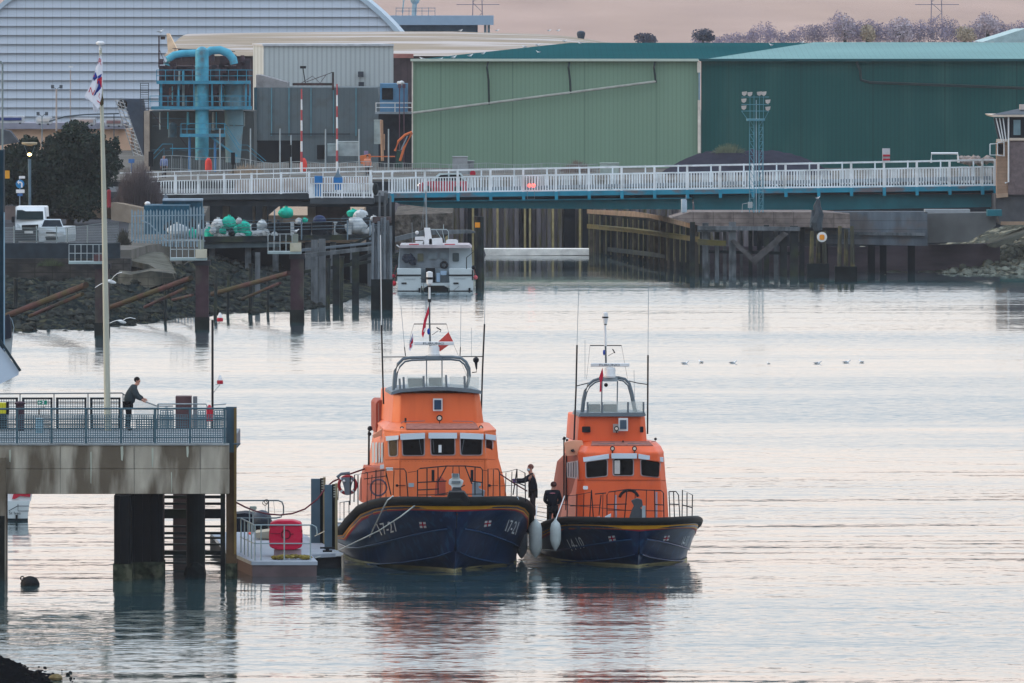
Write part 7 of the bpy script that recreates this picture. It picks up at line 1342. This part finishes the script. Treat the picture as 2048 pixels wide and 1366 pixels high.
m = M(); m.pt([(1212, 728), (1211, 690)], 4, 8, 368.2); m.obj('masthead_pole', mt('mast grey', ''), TR); m = M(); m.pt([(1211, 692), (1210, 650)], 5, 8, 368.2); m.lathe(W(1210.5, 648, 368.2), [(.06, 0), (.09, .15), (.1, .2), (.085, .38), (.03, .4)], 12); m.obj('masthead_light', WHITE, TR)
m = M(); m.lathe(W(1210.5, 636, 368.2), [(.105, 0), (.11, .01), (.11, .04), (.1, .05)], 12); m.pt([(1211, 650), (1211, 646)], 6, 8, 368.2); m.obj('light_band', BT, TR)
m = M(); m.pt([(1180, 691), (1243, 691)], 2, 5, 368.2); m.pt([(1180, 691), (1173, 758)], .7, 4, 368.2); m.pt([(1243, 691), (1255, 758)], .7, 4, 368.2); m.pt([(1216, 712), (1228, 705)], 1.3, 4, 368.2); m.pt([(1225, 698), (1230, 706)], 2.4, 5, 368.2); m.obj('signal_yard', BT, TR)
m = M(); m.sph(W(1208, 705, 368), (.04, .04, .1), 8, 6); m.obj('blue_beacon', mt('blue lamp', ''), TR); m = M(); m.sph(W(1212, 770, 367.8), .07, 8, 6); m.obj('hanging_camera', BT, TR)
t_ = T('red_pennant', 'narrow red ensign hanging on the smaller lifeboat arch', 'flag', tuple(W(1202, 784, 367.6))); m = M(); m.ext([(1205, 735), (1207, 752), (1203, 765), (1203, 783), (1199, 784), (1200, 765), (1198, 755)], 367.6, .02); m.obj('cloth', FRD, t_)
segs = [[(1214, 1036), (1214, 990), (1218, 984), (1253, 979), (1322, 981), (1327, 986), (1328, 1038)], [(1249, 1036), (1254, 979)], [(1310, 1037), (1309, 981)], [(1214, 1009), (1254, 1008)], [(1309, 1009), (1328, 1010)], [(1340, 1038), (1338, 983)], [(1349, 1036), (1347, 983)], [(1338, 983), (1352, 983), (1357, 990), (1360, 1040)], [(1364, 1042), (1365, 980), (1385, 990), (1384, 1044)], [(1365, 1010), (1384, 1015)], [(1374, 1042), (1374, 986)], [(1338, 1008), (1357, 1009)],
        [(1134, 1050), (1135, 990)], [(1153, 1048), (1154, 988)], [(1179, 1042), (1183, 980)], [(1187, 1040), (1183, 982)], [(1190, 988), (1212, 986)], [(1198, 1030), (1202, 990)]]
rails(TR, segs, 363.4, 'guard_rail', 2.2); rails(TR, [[(1118, 1008), (1180, 1014), (1270, 1022)], [(1154, 990), (1183, 984)], [(1134, 992), (1154, 990)]], 363.5, 'guard_wire', 1.2)
m = M(); m.ext(rpoly([(1262, 1002), (1274, 997), (1284, 1000), (1286, 1012), (1280, 1016), (1288, 1022), (1294, 1038), (1258, 1038), (1264, 1020), (1268, 1012)], 2), 362.6, .5); m.obj('windlass', mt('windlass grey', ''), TR); m = M(); m.pb(1284, 1291, 1012, 1036, 362.5, .2); m.obj('anchor_stock', mt('pale anchor steel', '8d979c', .5), TR)
m = M(); m.torus(W(1258, 1000, 365.7), .33, .05, n=14, m=6, a0=R(20), a1=R(165)); m.obj('hose_arch', BT, TR)
for q in ([(1232, 1036), (1231, 990)], [(1313, 1036), (1313, 984)]): m = M(); m.pt(q, 4, 6, 364.4); m.obj('pale_stanchion', mt('lilac stanchion', '9a8f9c', .6), TR)
for (x0, x1, y) in ((1140, 1200, 1040), (1210, 1222, 1034)): m = M(); m.ext([(x0, y), (x1, y - 6), (x1, y - 1), (x0, y + 6)], 363, .4); m.obj('pale_fairlead', mt('pale fairlead', ''), TR)
m = M(); m.ext(rr(1166, 1176, 972, 979, 2), Yf2 - .05, .1); m.obj('wall_lamp', WHITE, TR)
# ---------------- fenders, ropes between the boats
FM = mt('pale vinyl fender', 'aab6b8', .5, var=.12, scale=3, dirt=.3, dcol='6a7270')
for px, y0, y1, r_, Y, lb in ((1043, 1052, 1117, 12, 367, 'greyer fender, left of the two between the lifeboats'), (1071, 1040, 1116, 13, 363.6, 'large pale fender hanging between the two lifeboats'), (1111, 1040, 1101, 11, 362.4, 'bluish white fender on the bow of the smaller lifeboat')):
    t_ = T('fender', lb, 'fender', tuple(W(px, y1, Y)), 'fenders between the lifeboats'); q = Y / F; L_ = (y1 - y0) * q; r0 = r_ * q
    m = M(); m.lathe(W(px, y1, Y), [(.02, 0), (r0 * .35, .06), (r0 * .8, .2), (r0, .35), (r0, L_ - .28), (r0 * .8, L_ - .12), (r0 * .3, L_ - .02), (.03, L_ + .04)], 14); m.obj('body', FM if px > 1050 else mt('dull vinyl fender', '6f7880', .6, var=.2), t_, smooth=True)
    m = M(); m.tube([W(px, y0 + 1, Y), W(px + (18 if px > 1100 else 3), y0 - (48 if px > 1100 else 30), Y + .8)], .018, 5); m.obj('lanyard', WHITE, t_)
RP = mt('white rope', 'b9c0bd', .8)
for pts, lb in (([(786, 992, 359.6), (775, 1000, 359.2), (767, 1015, 359.4), (745, 1062, 362), (723, 1112, 366)], 'white mooring rope dropping steeply down the left bow'), ([(846, 998, 358.5), (800, 1034, 358.6), (757, 1062, 359.6), (678, 1100, 361.5)], 'long white mooring rope from the bow to the pontoon corner'), ([(678, 1100, 361.5), (655, 1108, 361.4), (630, 1116, 360)], 'short rope lying on the pontoon corner'), ([(610, 1070, 372), (630, 1072, 368), (650, 1062, 364.5)], 'light rope between pontoon rail and guide pile')):
    m = M(); m.pt(pts, 2.8 if 'mooring' in lb else 2, 6); m.obj('mooring_rope', RP, label=lb, cat='rope', group='mooring ropes', smooth=True)
m = M(); m.pt([(1000, 948, 364), (1030, 968, 365), (1054, 982, 366)], 3, 6); m.obj('boat_hook_pole', mt('dark red pole', '6a3038', .6), label='dark red pole at the right rail of the larger lifeboat', cat='pole')
m = M()
for k in range(5): y = 1010 + k * 9; m.pt([(1052 + k * 3, y, 366.8), (1098, y + 8, 367.5)], 1.3, 4)
m.obj('boarding_net', mt('dark net rope', '2a2c32', .8), label='dark ropes slung between the two lifeboats', cat='ropes')
# ================================================================ catamaran
YC = YW(583); CT = T('catamaran', 'white catamaran work boat moored stern on under the bridge', 'boat', (X(870, YC), YC, 0)); CW = mt('catamaran white', 'bcc8cc', .4, var=.06, scale=1)
for x0, x1, xi in ((794, 842, 838), (898, 946, 900)):
    m = M(); m.ext(rpoly([(x0, 538), (x1, 538), (x1, 590), (x0 + 2, 590)], 1.5), YC, 9, 0); m.obj('hull', CW, CT)
    m = M(); m.ext([(x0 - 1, 549), (x1, 549), (x1, 552), (x0 - 1, 552)], YC - .05, .2); m.ext([(x0 + 1, 581), (x1 - 1, 581), (x1 - 1, 584), (x0 + 1, 584)], YC - .04, .2); m.obj('rubbing_strake', DARK, CT)
    m = M(); m.pb((x0 + x1) / 2 - 15, (x0 + x1) / 2 - 5, 565, 568, YC - .05, .1); m.obj('exhaust_slot', DARK, CT)
for xa, yy in ((808, 558), (908, 557)):
    for k in range(6): m = M(); m.pt([(xa + k * 4, yy + 2, YC - .02), (xa + 2 + k * 4, yy - 2, YC - .02), (xa + 2.5 + k * 4, yy + 1.5, YC - .02)], .7, 4); m.obj('faded_name_mark', mt('boat name grey', '8f9a9f', .5), CT)
m = M(); m.ext([(840, 566), (900, 566), (900, 572), (892, 572), (884, 580), (858, 580), (850, 572), (840, 572)], YC + .3, 8); m.obj('bridge_deck', CW, CT); m = M(); m.ext([(848, 576), (856, 571), (888, 571), (897, 576), (897, 588), (846, 588)], YC + .28, .1); m.obj('tunnel_shadow', mt('tunnel shadow black', '0d1215', .5), CT)  # shade between the hulls painted as a black sheet
m = M(); m.pb(842, 899, 538, 566, YC + .9, .2); m.obj('cockpit_bulkhead', mt('cockpit grey', '6f7c84', .7, var=.2), CT)
m = M(); m.pb(851, 870, 536, 564, YC + .5, .4); m.obj('dark_hatch', DARK, CT); m = M(); m.pb(873, 880, 546, 564, YC + .4, .3); m.pb(881, 893, 542, 550, YC + .4, .3); m.obj('cockpit_tubs', mt('pale blue tub', '93acc4', .6), CT)
m = M(); m.ext([(800, 492), (935, 492), (942, 500), (944, 538), (796, 538), (797, 515)], YC + 2.4, 5); m.obj('wheelhouse', mt('wheelhouse white', 'a4b0b6', .5, var=.06), CT)
m = M(); m.ext([(800, 496), (898, 496), (898, 537), (799, 537)], YC + 2.3, .05); m.obj('aft_awning_shade', mt('aft cabin shade', '727c84', .7, var=.25, scale=1.5), CT)  # flat grey panel painting the shade under the awning
for x0, x1, y0, y1, mm in ((835, 847, 507, 523, 'olive glass'), (905, 918, 506, 523, 'aft glass'), (856, 874, 504, 518, 'aft glass2'), (880, 895, 504, 518, 'aft glass2')): m = M(); m.ext(rr(x0, x1, y0, y1, 2), YC + 2.2, .05); m.obj('window', mt(mm, {'olive glass': '5c5f50', 'aft glass': '38464a', 'aft glass2': '6c7980'}[mm], .2), CT)
m = M(); m.torus(W(888, 530, YC + 2.1), .2, .07, n=18, m=8); m.obj('black_lifering', DARK, CT)
m = M()
for px in (812, 820, 826): m.sph(W(px, 515 + px % 9, YC + 2), (.3, .2, .28), 7, 6, .4)
m.obj('piled_gear', mt('dark fishing gear', '2a303c', .8, var=.4, scale=3), CT)
m = M(); m.ext(rpoly([(800, 490), (938, 490), (944, 496), (798, 496)], 1.5), YC + 1.6, 6.5); m.obj('roof', mt('roof pale pink', 'b0a8ac', .6), CT); m = M(); m.pb(818, 838, 488, 491, YC + 2, .5); m.pb(889, 910, 488, 491, YC + 2, .5); m.obj('red_roof_trim', RED, CT)
m = M(); m.ext(rpoly([(848, 456), (860, 456), (864, 480), (864, 489), (845, 489), (850, 470)], 1.5), YC + 3, .8); m.ext(rpoly([(858, 478), (884, 476), (886, 489), (858, 489)], 1.5), YC + 3, .8); m.ext(rpoly([(830, 474), (848, 473), (848, 480), (830, 480)], 1), YC + 3, .5); m.ext(rpoly([(831, 482), (848, 482), (848, 489), (831, 489)], 1), YC + 3, .5); m.sph(W(834, 465, YC + 3), .12, 8, 6); m.obj('radar_stack', WHITE, CT)
m = M(); m.ext(rpoly([(892, 481), (896, 479), (912, 479), (916, 481), (916, 489), (892, 489)], 2), YC + 3, .6); m.obj('liferaft_canister', WHITE, CT)
m = M(); m.ext(rpoly([(802, 489), (804, 487), (812, 486), (814, 490), (802, 496)], 1.5), YC + 2.5, .5); m.pt([(793, 490), (800, 495)], 2.5, 5, YC + 2.5); m.obj('roof_dinghy', WHITE, CT)
m = M(); m.pt([(862, 459), (893, 459), (897, 463), (897, 480)], 1.7, 5, YC + 3.4); m.pt([(872, 460), (882, 476)], 1.2, 5, YC + 3.4); m.pt([(884, 459), (890, 486)], 1.4, 5, YC + 3.4); m.pt([(887, 449), (887, 459)], 1.6, 5, YC + 3.4); m.obj('roof_rail', mt('pale boat rail', '9aa7aa', .5), CT)
m = M(); m.pt([(853, 458), (852, 400), (852, 380)], 3.6, 6, YC + 3.6, 1.6); m.pt([(851, 385), (846, 456)], .8, 4, YC + 3.6); m.pt([(851, 385), (842, 458)], .8, 4, YC + 3.6); m.pt([(824, 445), (825, 487)], 1.3, 4, YC + 3); m.obj('mast', mt('mast pale grey', '848e94', .5), CT)
m = M(); m.pt([(933, 545), (933, 515), (952, 500)], 2, 5, YC + .2); m.obj('davit', DARK, CT)
m = M(); m.sph(W(947, 535, YC), .15, 7, 6); m.pt([(945, 540), (945, 560)], 3, 5, YC); m.obj('side_tyre', DARK, CT)
for px, py, r0, col, lb in ((788, 567, .17, 'c8283c', 'bright red ball fender low left of the catamaran'), (787, 552, .12, '9a2438', 'dark red fender above the ball fender, left of the catamaran'), (951, 555, .15, 'c65a62', 'coral ball fender right of the catamaran')):
    m = M(); m.sph(W(px, py, YC + .5), r0, 10, 8); m.pt([(px, py - 5, YC + .5), (px + (6 if px < 900 else -5), py - 22, YC + .5)], .8, 4); m.obj('ball_fender', mt('fender ' + col, col, .6), label=lb, cat='fender', group='ball fenders of the catamaran')
m = M(); m.pt([(840, 556), (849, 560), (845, 583)], 1.2, 4, YC - .1); m.pt([(918, 572), (905, 583)], .8, 4, YC - .1); m.obj('stern_line', DARK, CT)
for px in (839, 939): m = M(); m.pb(px - 2, px + 2, 576, 584, YC - .3, .3); m.obj('outdrive', DARK, CT)
# ================================================================ gulls
def gull(name, lb, c, s=.2, face=1, group=None):
    t_ = T(name, lb, 'gull', tuple(c), group); m = M(); x, y, z = c
    m.rings([[(x + face * u * s, y + r * s * math.cos(a), z + .42 * s + h * s + r * s * math.sin(a)) for a in [k * math.pi / 4 for k in range(8)]] for u, r, h in ((-1.0, .05, .12), (-.6, .2, .06), (0, .38, 0), (.5, .34, .08), (.7, .2, .35), (.85, .2, .55), (1.0, .13, .55), (1.12, .03, .5))]); m.obj('body', GULLM, t_, smooth=True)
    m = M(); m.rings([[(x + face * u * s, y + r * s * 1.25 * math.cos(a), z + .55 * s + r * s * .7 * math.sin(a)) for a in [k * math.pi / 3 for k in range(6)]] for u, r in ((-1.15, .05), (-.5, .3), (.1, .36), (.4, .1))]); m.obj('wings', GULLG, t_, smooth=True); return t_
roofg = [(838, 121, 'farthest left on the sage shed gutter'), (845, 119, 'second on the sage shed gutter'), (881, 119, 'on the left eave of the green roof'), (907, 116, 'above the left end of the gutter'), (940, 113, 'low on the left slope of the green roof'), (966, 108, 'halfway up the left roof slope'), (1049, 95, 'upper left roof slope'), (1077, 105, 'alone lower down on the green roof'), (1075, 91, 'on the roof verge above the lone one'), (1129, 83, 'at the roof peak on the left'), (1160, 87, 'on the ridge under the round vent'), (1604, 86, 'on the ridge junction, right'), (1543, 91, 'on the green roof left of the junction')]
def roofY(py): return 900 + 30 * max(0, min(1, (119 - py) / 34))
g0 = None
for px, py, lb in roofg:
    Y = roofY(py); c = W(px, py + 1, Y)
    if g0 is None: g0 = gull('roof_gull', 'white gull perched ' + lb, c, .2, 1, 'gulls on the green roofs')
    else: dup(g0, c, 'white gull perched ' + lb, rz=random.choice((0, math.pi)), sc=random.uniform(.9, 1.15))
for px, py, lb in ((921, 60, 'on the domed roof below the flat roofed block'), (994, 60, 'on the crest of the domed roof, centre'), (991, 72, 'just under the crest gull on the domed roof'), (1116, 60, 'at the right end of the domed roof'), (1098, 60, 'second from the right on the domed roof')): dup(g0, W(px, py + 3, 1055), 'white gull perched ' + lb, sc=1.0)['group'] = 'gulls on the domed roof'
dup(g0, W(590, 466, YS - .2), 'white gull standing on the stage by the pale can', sc=1.2)['group'] = 'gulls on the quay'
dup(g0, W(320, 66, 885), 'white gull perched on the rusty plant mast', sc=1.3)['group'] = 'gulls on the quay'
dup(g0, W(1635, 398, 745), 'grey gull perched on the shrouded beacon', sc=.8)['group'] = 'gulls on the quay'
for px, py, f_, lb in ((1370, 727, 1, 'leftmost of the floating gulls'), (1402, 725, 0, 'upright gull second from the left'), (1466, 726, 1, 'largest floating gull, third from the left'), (1537, 727, 0, 'small dark gull in the middle of the row'), (1635, 727, 1, 'pale gull left of the last pair'), (1693, 725, 1, 'left gull of the last floating pair'), (1723, 725, 0, 'right gull of the last floating pair')):
    Y = YW(py + 1); dup(g0, (X(px, Y), Y, -.05), 'gull floating on open water, ' + lb, rz=0 if f_ else 2.2, sc=1.0 if px != 1537 else .7)['group'] = 'gulls floating in a row'
def flying(lb, pts_l, pts_r, body, Y):
    t_ = T('flying_gull', lb, 'gull', tuple(W(body[0], body[1], Y)), 'gulls in flight'); q = Y / F
    m = M(); c = W(body[0], body[1], Y); m.rings([[c + Vector((u * .5, r * math.cos(a), -u * .12 + r * math.sin(a))) for a in [k * math.pi / 4 for k in range(8)]] for u, r in ((-.45, .02), (-.25, .06), (0, .09), (.25, .075), (.42, .05), (.5, .015))]); m.obj('body', GULLM, t_, smooth=True)
    for pts in (pts_l, pts_r):
        m = M(); n = len(pts); vs = []
        for i, (px, py) in enumerate(pts): w_ = (.16, .17, .12, .03)[min(3, i)]; p = W(px, py, Y); vs += [p + Vector((0, -w_, .012)), p + Vector((0, w_, .0)), p + Vector((0, 0, .03))]
        m.add(vs, [f for i in range(n - 1) for f in ((3 * i, 3 * i + 3, 3 * i + 5, 3 * i + 2), (3 * i + 2, 3 * i + 5, 3 * i + 4, 3 * i + 1), (3 * i + 1, 3 * i + 4, 3 * i + 3, 3 * i))]); m.obj('wing', GULLM, t_)
flying('white gull flying past the flagpole with raised wings', [(218, 563), (207, 566), (199, 570), (190, 576)], [(221, 562), (227, 554), (234, 548), (244, 545)], (221, 563), 480)
flying('white gull gliding low over the water right of the flagpole', [(241, 643), (236, 641), (228, 643), (219, 647)], [(246, 641), (253, 637), (261, 636), (271, 638)], (243, 643), 560)
# ================================================================ people
SKIN = mt('skin', 'b98a78', .6, var=.05, scale=8); HAIR = mt('dark hair', '1e1a1a', .8)
def skin_mesh(name, pts, edges, mat, parent, sub=1):   # pts: (x, y, z, r)
    me = bpy.data.meshes.new(name); me.from_pydata([p[:3] for p in pts], edges, []); o = bpy.data.objects.new('tmp', me); COL.objects.link(o)
    o.modifiers.new('s', 'SKIN'); sv = me.skin_vertices[0].data if me.skin_vertices else None
    if sv is None: me.skin_vertices.new() if hasattr(me.skin_vertices, 'new') else None; sv = me.skin_vertices[0].data
    for i, p in enumerate(pts): rr_ = p[3] if isinstance(p[3], tuple) else (p[3], p[3]); sv[i].radius = rr_; sv[i].use_root = (i == 0)
    s = o.modifiers.new('u', 'SUBSURF'); s.levels = sub; s.render_levels = sub
    dg = bpy.context.evaluated_depsgraph_get(); nm = bpy.data.meshes.new_from_object(o.evaluated_get(dg)); bpy.data.objects.remove(o); nm.materials.clear(); nm.materials.append(mat); nm.shade_smooth()
    r = bpy.data.objects.new(name, nm); COL.objects.link(r); r.parent = parent; return r
def hand(P, E, wi, d, up):    # five fingers growing from wrist index wi; d direction of the hand, up = across the knuckles
    d = Vector(d).normalized(); up = Vector(up).normalized(); w_ = Vector(P[wi][:3]); palm = w_ + d * .06; P.append((*palm, .028)); pi_ = len(P) - 1; E.append((wi, pi_)); n = d.cross(up)
    for k, (o_, l_) in enumerate(((-.033, .065), (-.011, .078), (.011, .073), (.033, .056))):
        a = palm + up * o_ + d * .03; b_ = a + d * l_ * .5 - n * .008; c_ = b_ + d * l_ * .4 - n * .03
        for q, r_ in ((a, .010), (b_, .009), (c_, .007)): P.append((*q, r_))
        j = len(P) - 3; E += [(pi_, j), (j, j + 1), (j + 1, j + 2)]
    a = w_ + d * .03 - up * .035; b_ = a - up * .025 + d * .03; P += [(*a, .011), (*b_, .009)]; E += [(wi, len(P) - 2), (len(P) - 2, len(P) - 1)]
def person(lb, loc, J, jc, tc, hairc=None, mask=False, extras=None, group=None, face=(1, 0, 0), fat=1.0):
    t_ = T('person', lb, 'person', loc, group); f = Vector(face).normalized()
    hd = Vector(J['head']); nk = Vector(J['neck']); P = [(*J['hip'], .13), (*J['waist'], .12), (*J['chest'], .14), (*nk, .055), (*(hd - f * .0 - Vector((0, 0, .09))), .07), (*hd, .088), (*(hd + Vector((0, 0, .075))), .075)]; E = [(0, 1), (1, 2), (2, 3), (3, 4), (4, 5), (5, 6)]
    nose = len(P); P += [(*(hd + f * .095 + Vector((0, 0, -.02))), .016)]; E += [(5, nose)]
    ch = len(P); P += [(*(hd + f * .06 + Vector((0, 0, -.085))), .035)]; E += [(4, ch)]
    for s in ('l', 'r'):
        sh, el, wr = J['sh' + s], J['el' + s], J['wr' + s]; k = len(P); P += [(*sh, .065), (*el, .045), (*wr, .028)]; E += [(2, k), (k, k + 1), (k + 1, k + 2)]
        hand(P, E, k + 2, Vector(wr) - Vector(el) if 'hd' + s not in J else J['hd' + s], (0, 0, 1) if abs((Vector(wr) - Vector(el)).normalized().z) < .7 else (0, 1, 0))
        hp, kn, an, to = J['hp' + s], J['kn' + s], J['an' + s], J['to' + s]; k = len(P); P += [(*hp, .09), (*kn, .06), (*an, .045), (*to, .035)]; E += [(0, k), (k, k + 1), (k + 1, k + 2), (k + 2, k + 3)]
    body = skin_mesh('body', P, E, SKIN, t_)
    P = [(*J['waist'], .185), (*J['chest'], .205), (*nk, .08)]; P.insert(0, (*(Vector(J['hip']) - (Vector(J['waist']) - Vector(J['hip'])) * .35), .17)); E = [(0, 1), (1, 2), (2, 3)]
    for s in ('l', 'r'): k = len(P); P += [(*J['sh' + s], .105), (*J['el' + s], .075), (*J['wr' + s], .048)]; E += [(2, k), (k, k + 1), (k + 1, k + 2)]
    skin_mesh('jacket', [(*p[:3], p[3] * fat) for p in P], E, jc, t_)
    P = [(*J['hip'], .16)]; E = []
    for s in ('l', 'r'): k = len(P); P += [(*J['hp' + s], .115), (*J['kn' + s], .085), (*J['an' + s], .065)]; E += [(0, k), (k, k + 1), (k + 1, k + 2)]
    skin_mesh('trousers', P, E, tc, t_)
    for s in ('l', 'r'): skin_mesh('boot', [(*J['an' + s], .055), (*J['to' + s], .045)], [(0, 1)], DARK, t_)
    def lm(m, nm, mat): m.v = [v + Vector(loc) for v in m.v]; return m.obj(nm, mat, t_, smooth=True)
    m = M(); hc = hd + Vector((0, 0, .045)) - f * .025; m.sph(hc, (.105, .1, .1), 12, 8)
    if hairc: lm(m, 'hair', hairc)
    side = Vector((0, 0, 1)).cross(f)
    for s in (-1, 1):
        m = M(); m.sph(hd + side * s * .095, (.015, .02, .03), 8, 6); lm(m, 'ear', SKIN); m = M(); m.sph(hd + f * .088 + side * s * .033 + Vector((0, 0, .012)), (.012, .012, .008), 8, 6); lm(m, 'eye', DARK)
    m = M(); m.sph(hd + f * .092 + Vector((0, 0, -.055)), (.012, .025, .006), 8, 6); lm(m, 'mouth', mt('lip', '7d4a48', .6))
    if mask: m = M(); m.sph(hd + f * .055 + Vector((0, 0, -.05)), (.06, .07, .055), 12, 8); lm(m, 'face_mask', mt('pale blue mask', 'a9cbd8', .7))
    for nm, q, sz, mat in (extras or []): m = M(); m.sph(Vector(q), sz, 10, 7); lm(m, nm, mat)
    return t_
loc = (X(257, 366.4), 366.4, ZD)
J = dict(hip=(0, 0, .93), waist=(.05, 0, 1.12), chest=(.13, 0, 1.36), neck=(.23, 0, 1.53), head=(.31, 0, 1.68), shl=(.16, .18, 1.44), ell=(.3, .2, 1.17), wrl=(.5, .16, 1.08), shr=(.16, -.18, 1.44), elr=(.27, -.22, 1.16), wrr=(.46, -.16, 1.05), hdl=(.5, 0, -.25), hdr=(.5, 0, -.3),
         hpl=(.0, .09, .88), knl=(.03, .1, .47), anl=(-.02, .1, .08), tol=(.14, .1, .04), hpr=(-.02, -.09, .88), knr=(-.0, -.1, .47), anr=(-.08, -.1, .08), tor=(.08, -.1, .04))
person('person in a dark green jacket leaning on the pier rail and looking right', loc, J, mt('dark green jacket', '333d42', .8, var=.15, scale=6), mt('black trousers', '13151a', .8), HAIR, face=(1, -.25, 0), fat=1.22)
UN = mt('navy crew uniform', '161a26', .8, var=.2, scale=5); UT = mt('dark crew trousers', '2b2528', .8)
loc = (X(1066, 366.4), 366.4, Z(1036, 366.4))
J = dict(hip=(0, 0, .9), waist=(0, 0, 1.08), chest=(-.02, 0, 1.34), neck=(-.06, 0, 1.52), head=(-.1, 0, 1.69), shl=(-.05, .19, 1.44), ell=(-.32, .2, 1.27), wrl=(-.56, .14, 1.3), shr=(-.04, -.19, 1.44), elr=(-.3, -.24, 1.25), wrr=(-.55, -.2, 1.24), hdl=(-1, 0, -.1), hdr=(-1, 0, -.1),
         hpl=(0, .09, .86), knl=(-.03, .1, .46), anl=(.02, .1, .08), tol=(-.12, .1, .04), hpr=(0, -.09, .86), knr=(.0, -.1, .46), anr=(.05, -.1, .08), tor=(-.1, -.1, .04))
GLV = mt('purple glove', '3c3a78', .6); UNB = mt('uniform red trim', 'a05560', .7)
person('person in navy uniform and pale face mask reaching over the rail of the larger lifeboat', loc, J, UN, UT, mt('short brown hair', '6a4a44', .8), True, [('glove', (-.62, -.2, 1.23), (.09, .05, .04), GLV), ('glove', (-.63, .14, 1.29), (.09, .05, .04), GLV), ('red_badge', (-.1, -.17, 1.3), (.06, .02, .02), UNB), ('red_hem', (0, -.02, .92), (.16, .16, .015), UNB)], 'lifeboat crew', (-1, -.45, 0))
loc = (X(1105, 367), 367.0, Z(1066, 367))
J = dict(hip=(0, 0, .86), waist=(0, 0, 1.04), chest=(0, 0, 1.3), neck=(.02, .02, 1.46), head=(.04, .03, 1.61), shl=(-.2, 0, 1.37), ell=(-.26, -.02, 1.1), wrl=(-.15, .18, .98), shr=(.2, 0, 1.37), elr=(.27, -.02, 1.1), wrr=(.16, .18, .98), hdl=(.3, 1, 0), hdr=(-.3, 1, 0),
         hpl=(-.1, 0, .82), knl=(-.12, -.02, .44), anl=(-.12, 0, .08), tol=(-.13, .16, .04), hpr=(.1, 0, .82), knr=(.11, -.02, .44), anr=(.12, 0, .08), tor=(.13, .16, .04))
person('person in navy uniform seen from behind standing on the smaller lifeboat', loc, J, UN, mt('black trousers', ''), mt('cropped reddish hair', '4c3433', .8), False, [('back_lettering', (0, -.165, 1.36), (.1, .02, .018), mt('pink back print', 'a86a78', .7))], 'lifeboat crew', (.1, 1, 0))
# distant workers behind the approach railing
for px, col, lb in ((328, '6f7fa8', 'person in pale top standing behind the mesh fence on the left'), (735, 'd08a70', 'person in orange vest standing behind the mesh fence near the container')):
    loc = (X(px, 848), 848.0, 5.3); J = dict(hip=(0, 0, .9), waist=(0, 0, 1.08), chest=(0, 0, 1.34), neck=(0, 0, 1.5), head=(0, 0, 1.66), shl=(-.2, 0, 1.42), ell=(-.26, 0, 1.15), wrl=(-.24, -.08, .9), shr=(.2, 0, 1.42), elr=(.26, 0, 1.15), wrr=(.24, -.08, .9), hdl=(0, -.2, -1), hdr=(0, -.2, -1), hpl=(-.1, 0, .86), knl=(-.1, 0, .46), anl=(-.1, 0, .08), tol=(-.1, -.14, .04), hpr=(.1, 0, .86), knr=(.1, 0, .46), anr=(.1, 0, .08), tor=(.1, -.14, .04))
    person(lb, loc, J, mt('vest ' + col, col, .8), UT, HAIR, group='people on the far quay', face=(0, -1, 0))
# ================================================================ haze
HZ = bpy.data.materials.new('haze'); HZ.use_nodes = True; t = HZ.node_tree; t.nodes.remove(t.nodes['Principled BSDF']); pv = t.nodes.new('ShaderNodeVolumePrincipled')
pv.inputs['Color'].default_value = (.80, .88, 1.0, 1); pv.inputs['Density'].default_value = .000042; pv.inputs['Anisotropy'].default_value = .2; t.links.new(pv.outputs[0], t.nodes['Material Output'].inputs['Volume'])
m = M(); m.box(-1000, 1000, -20, 3700, -4, 75); hz_ = m.obj('haze', HZ, kind='stuff', label='pale evening haze over the whole harbour', cat='haze')
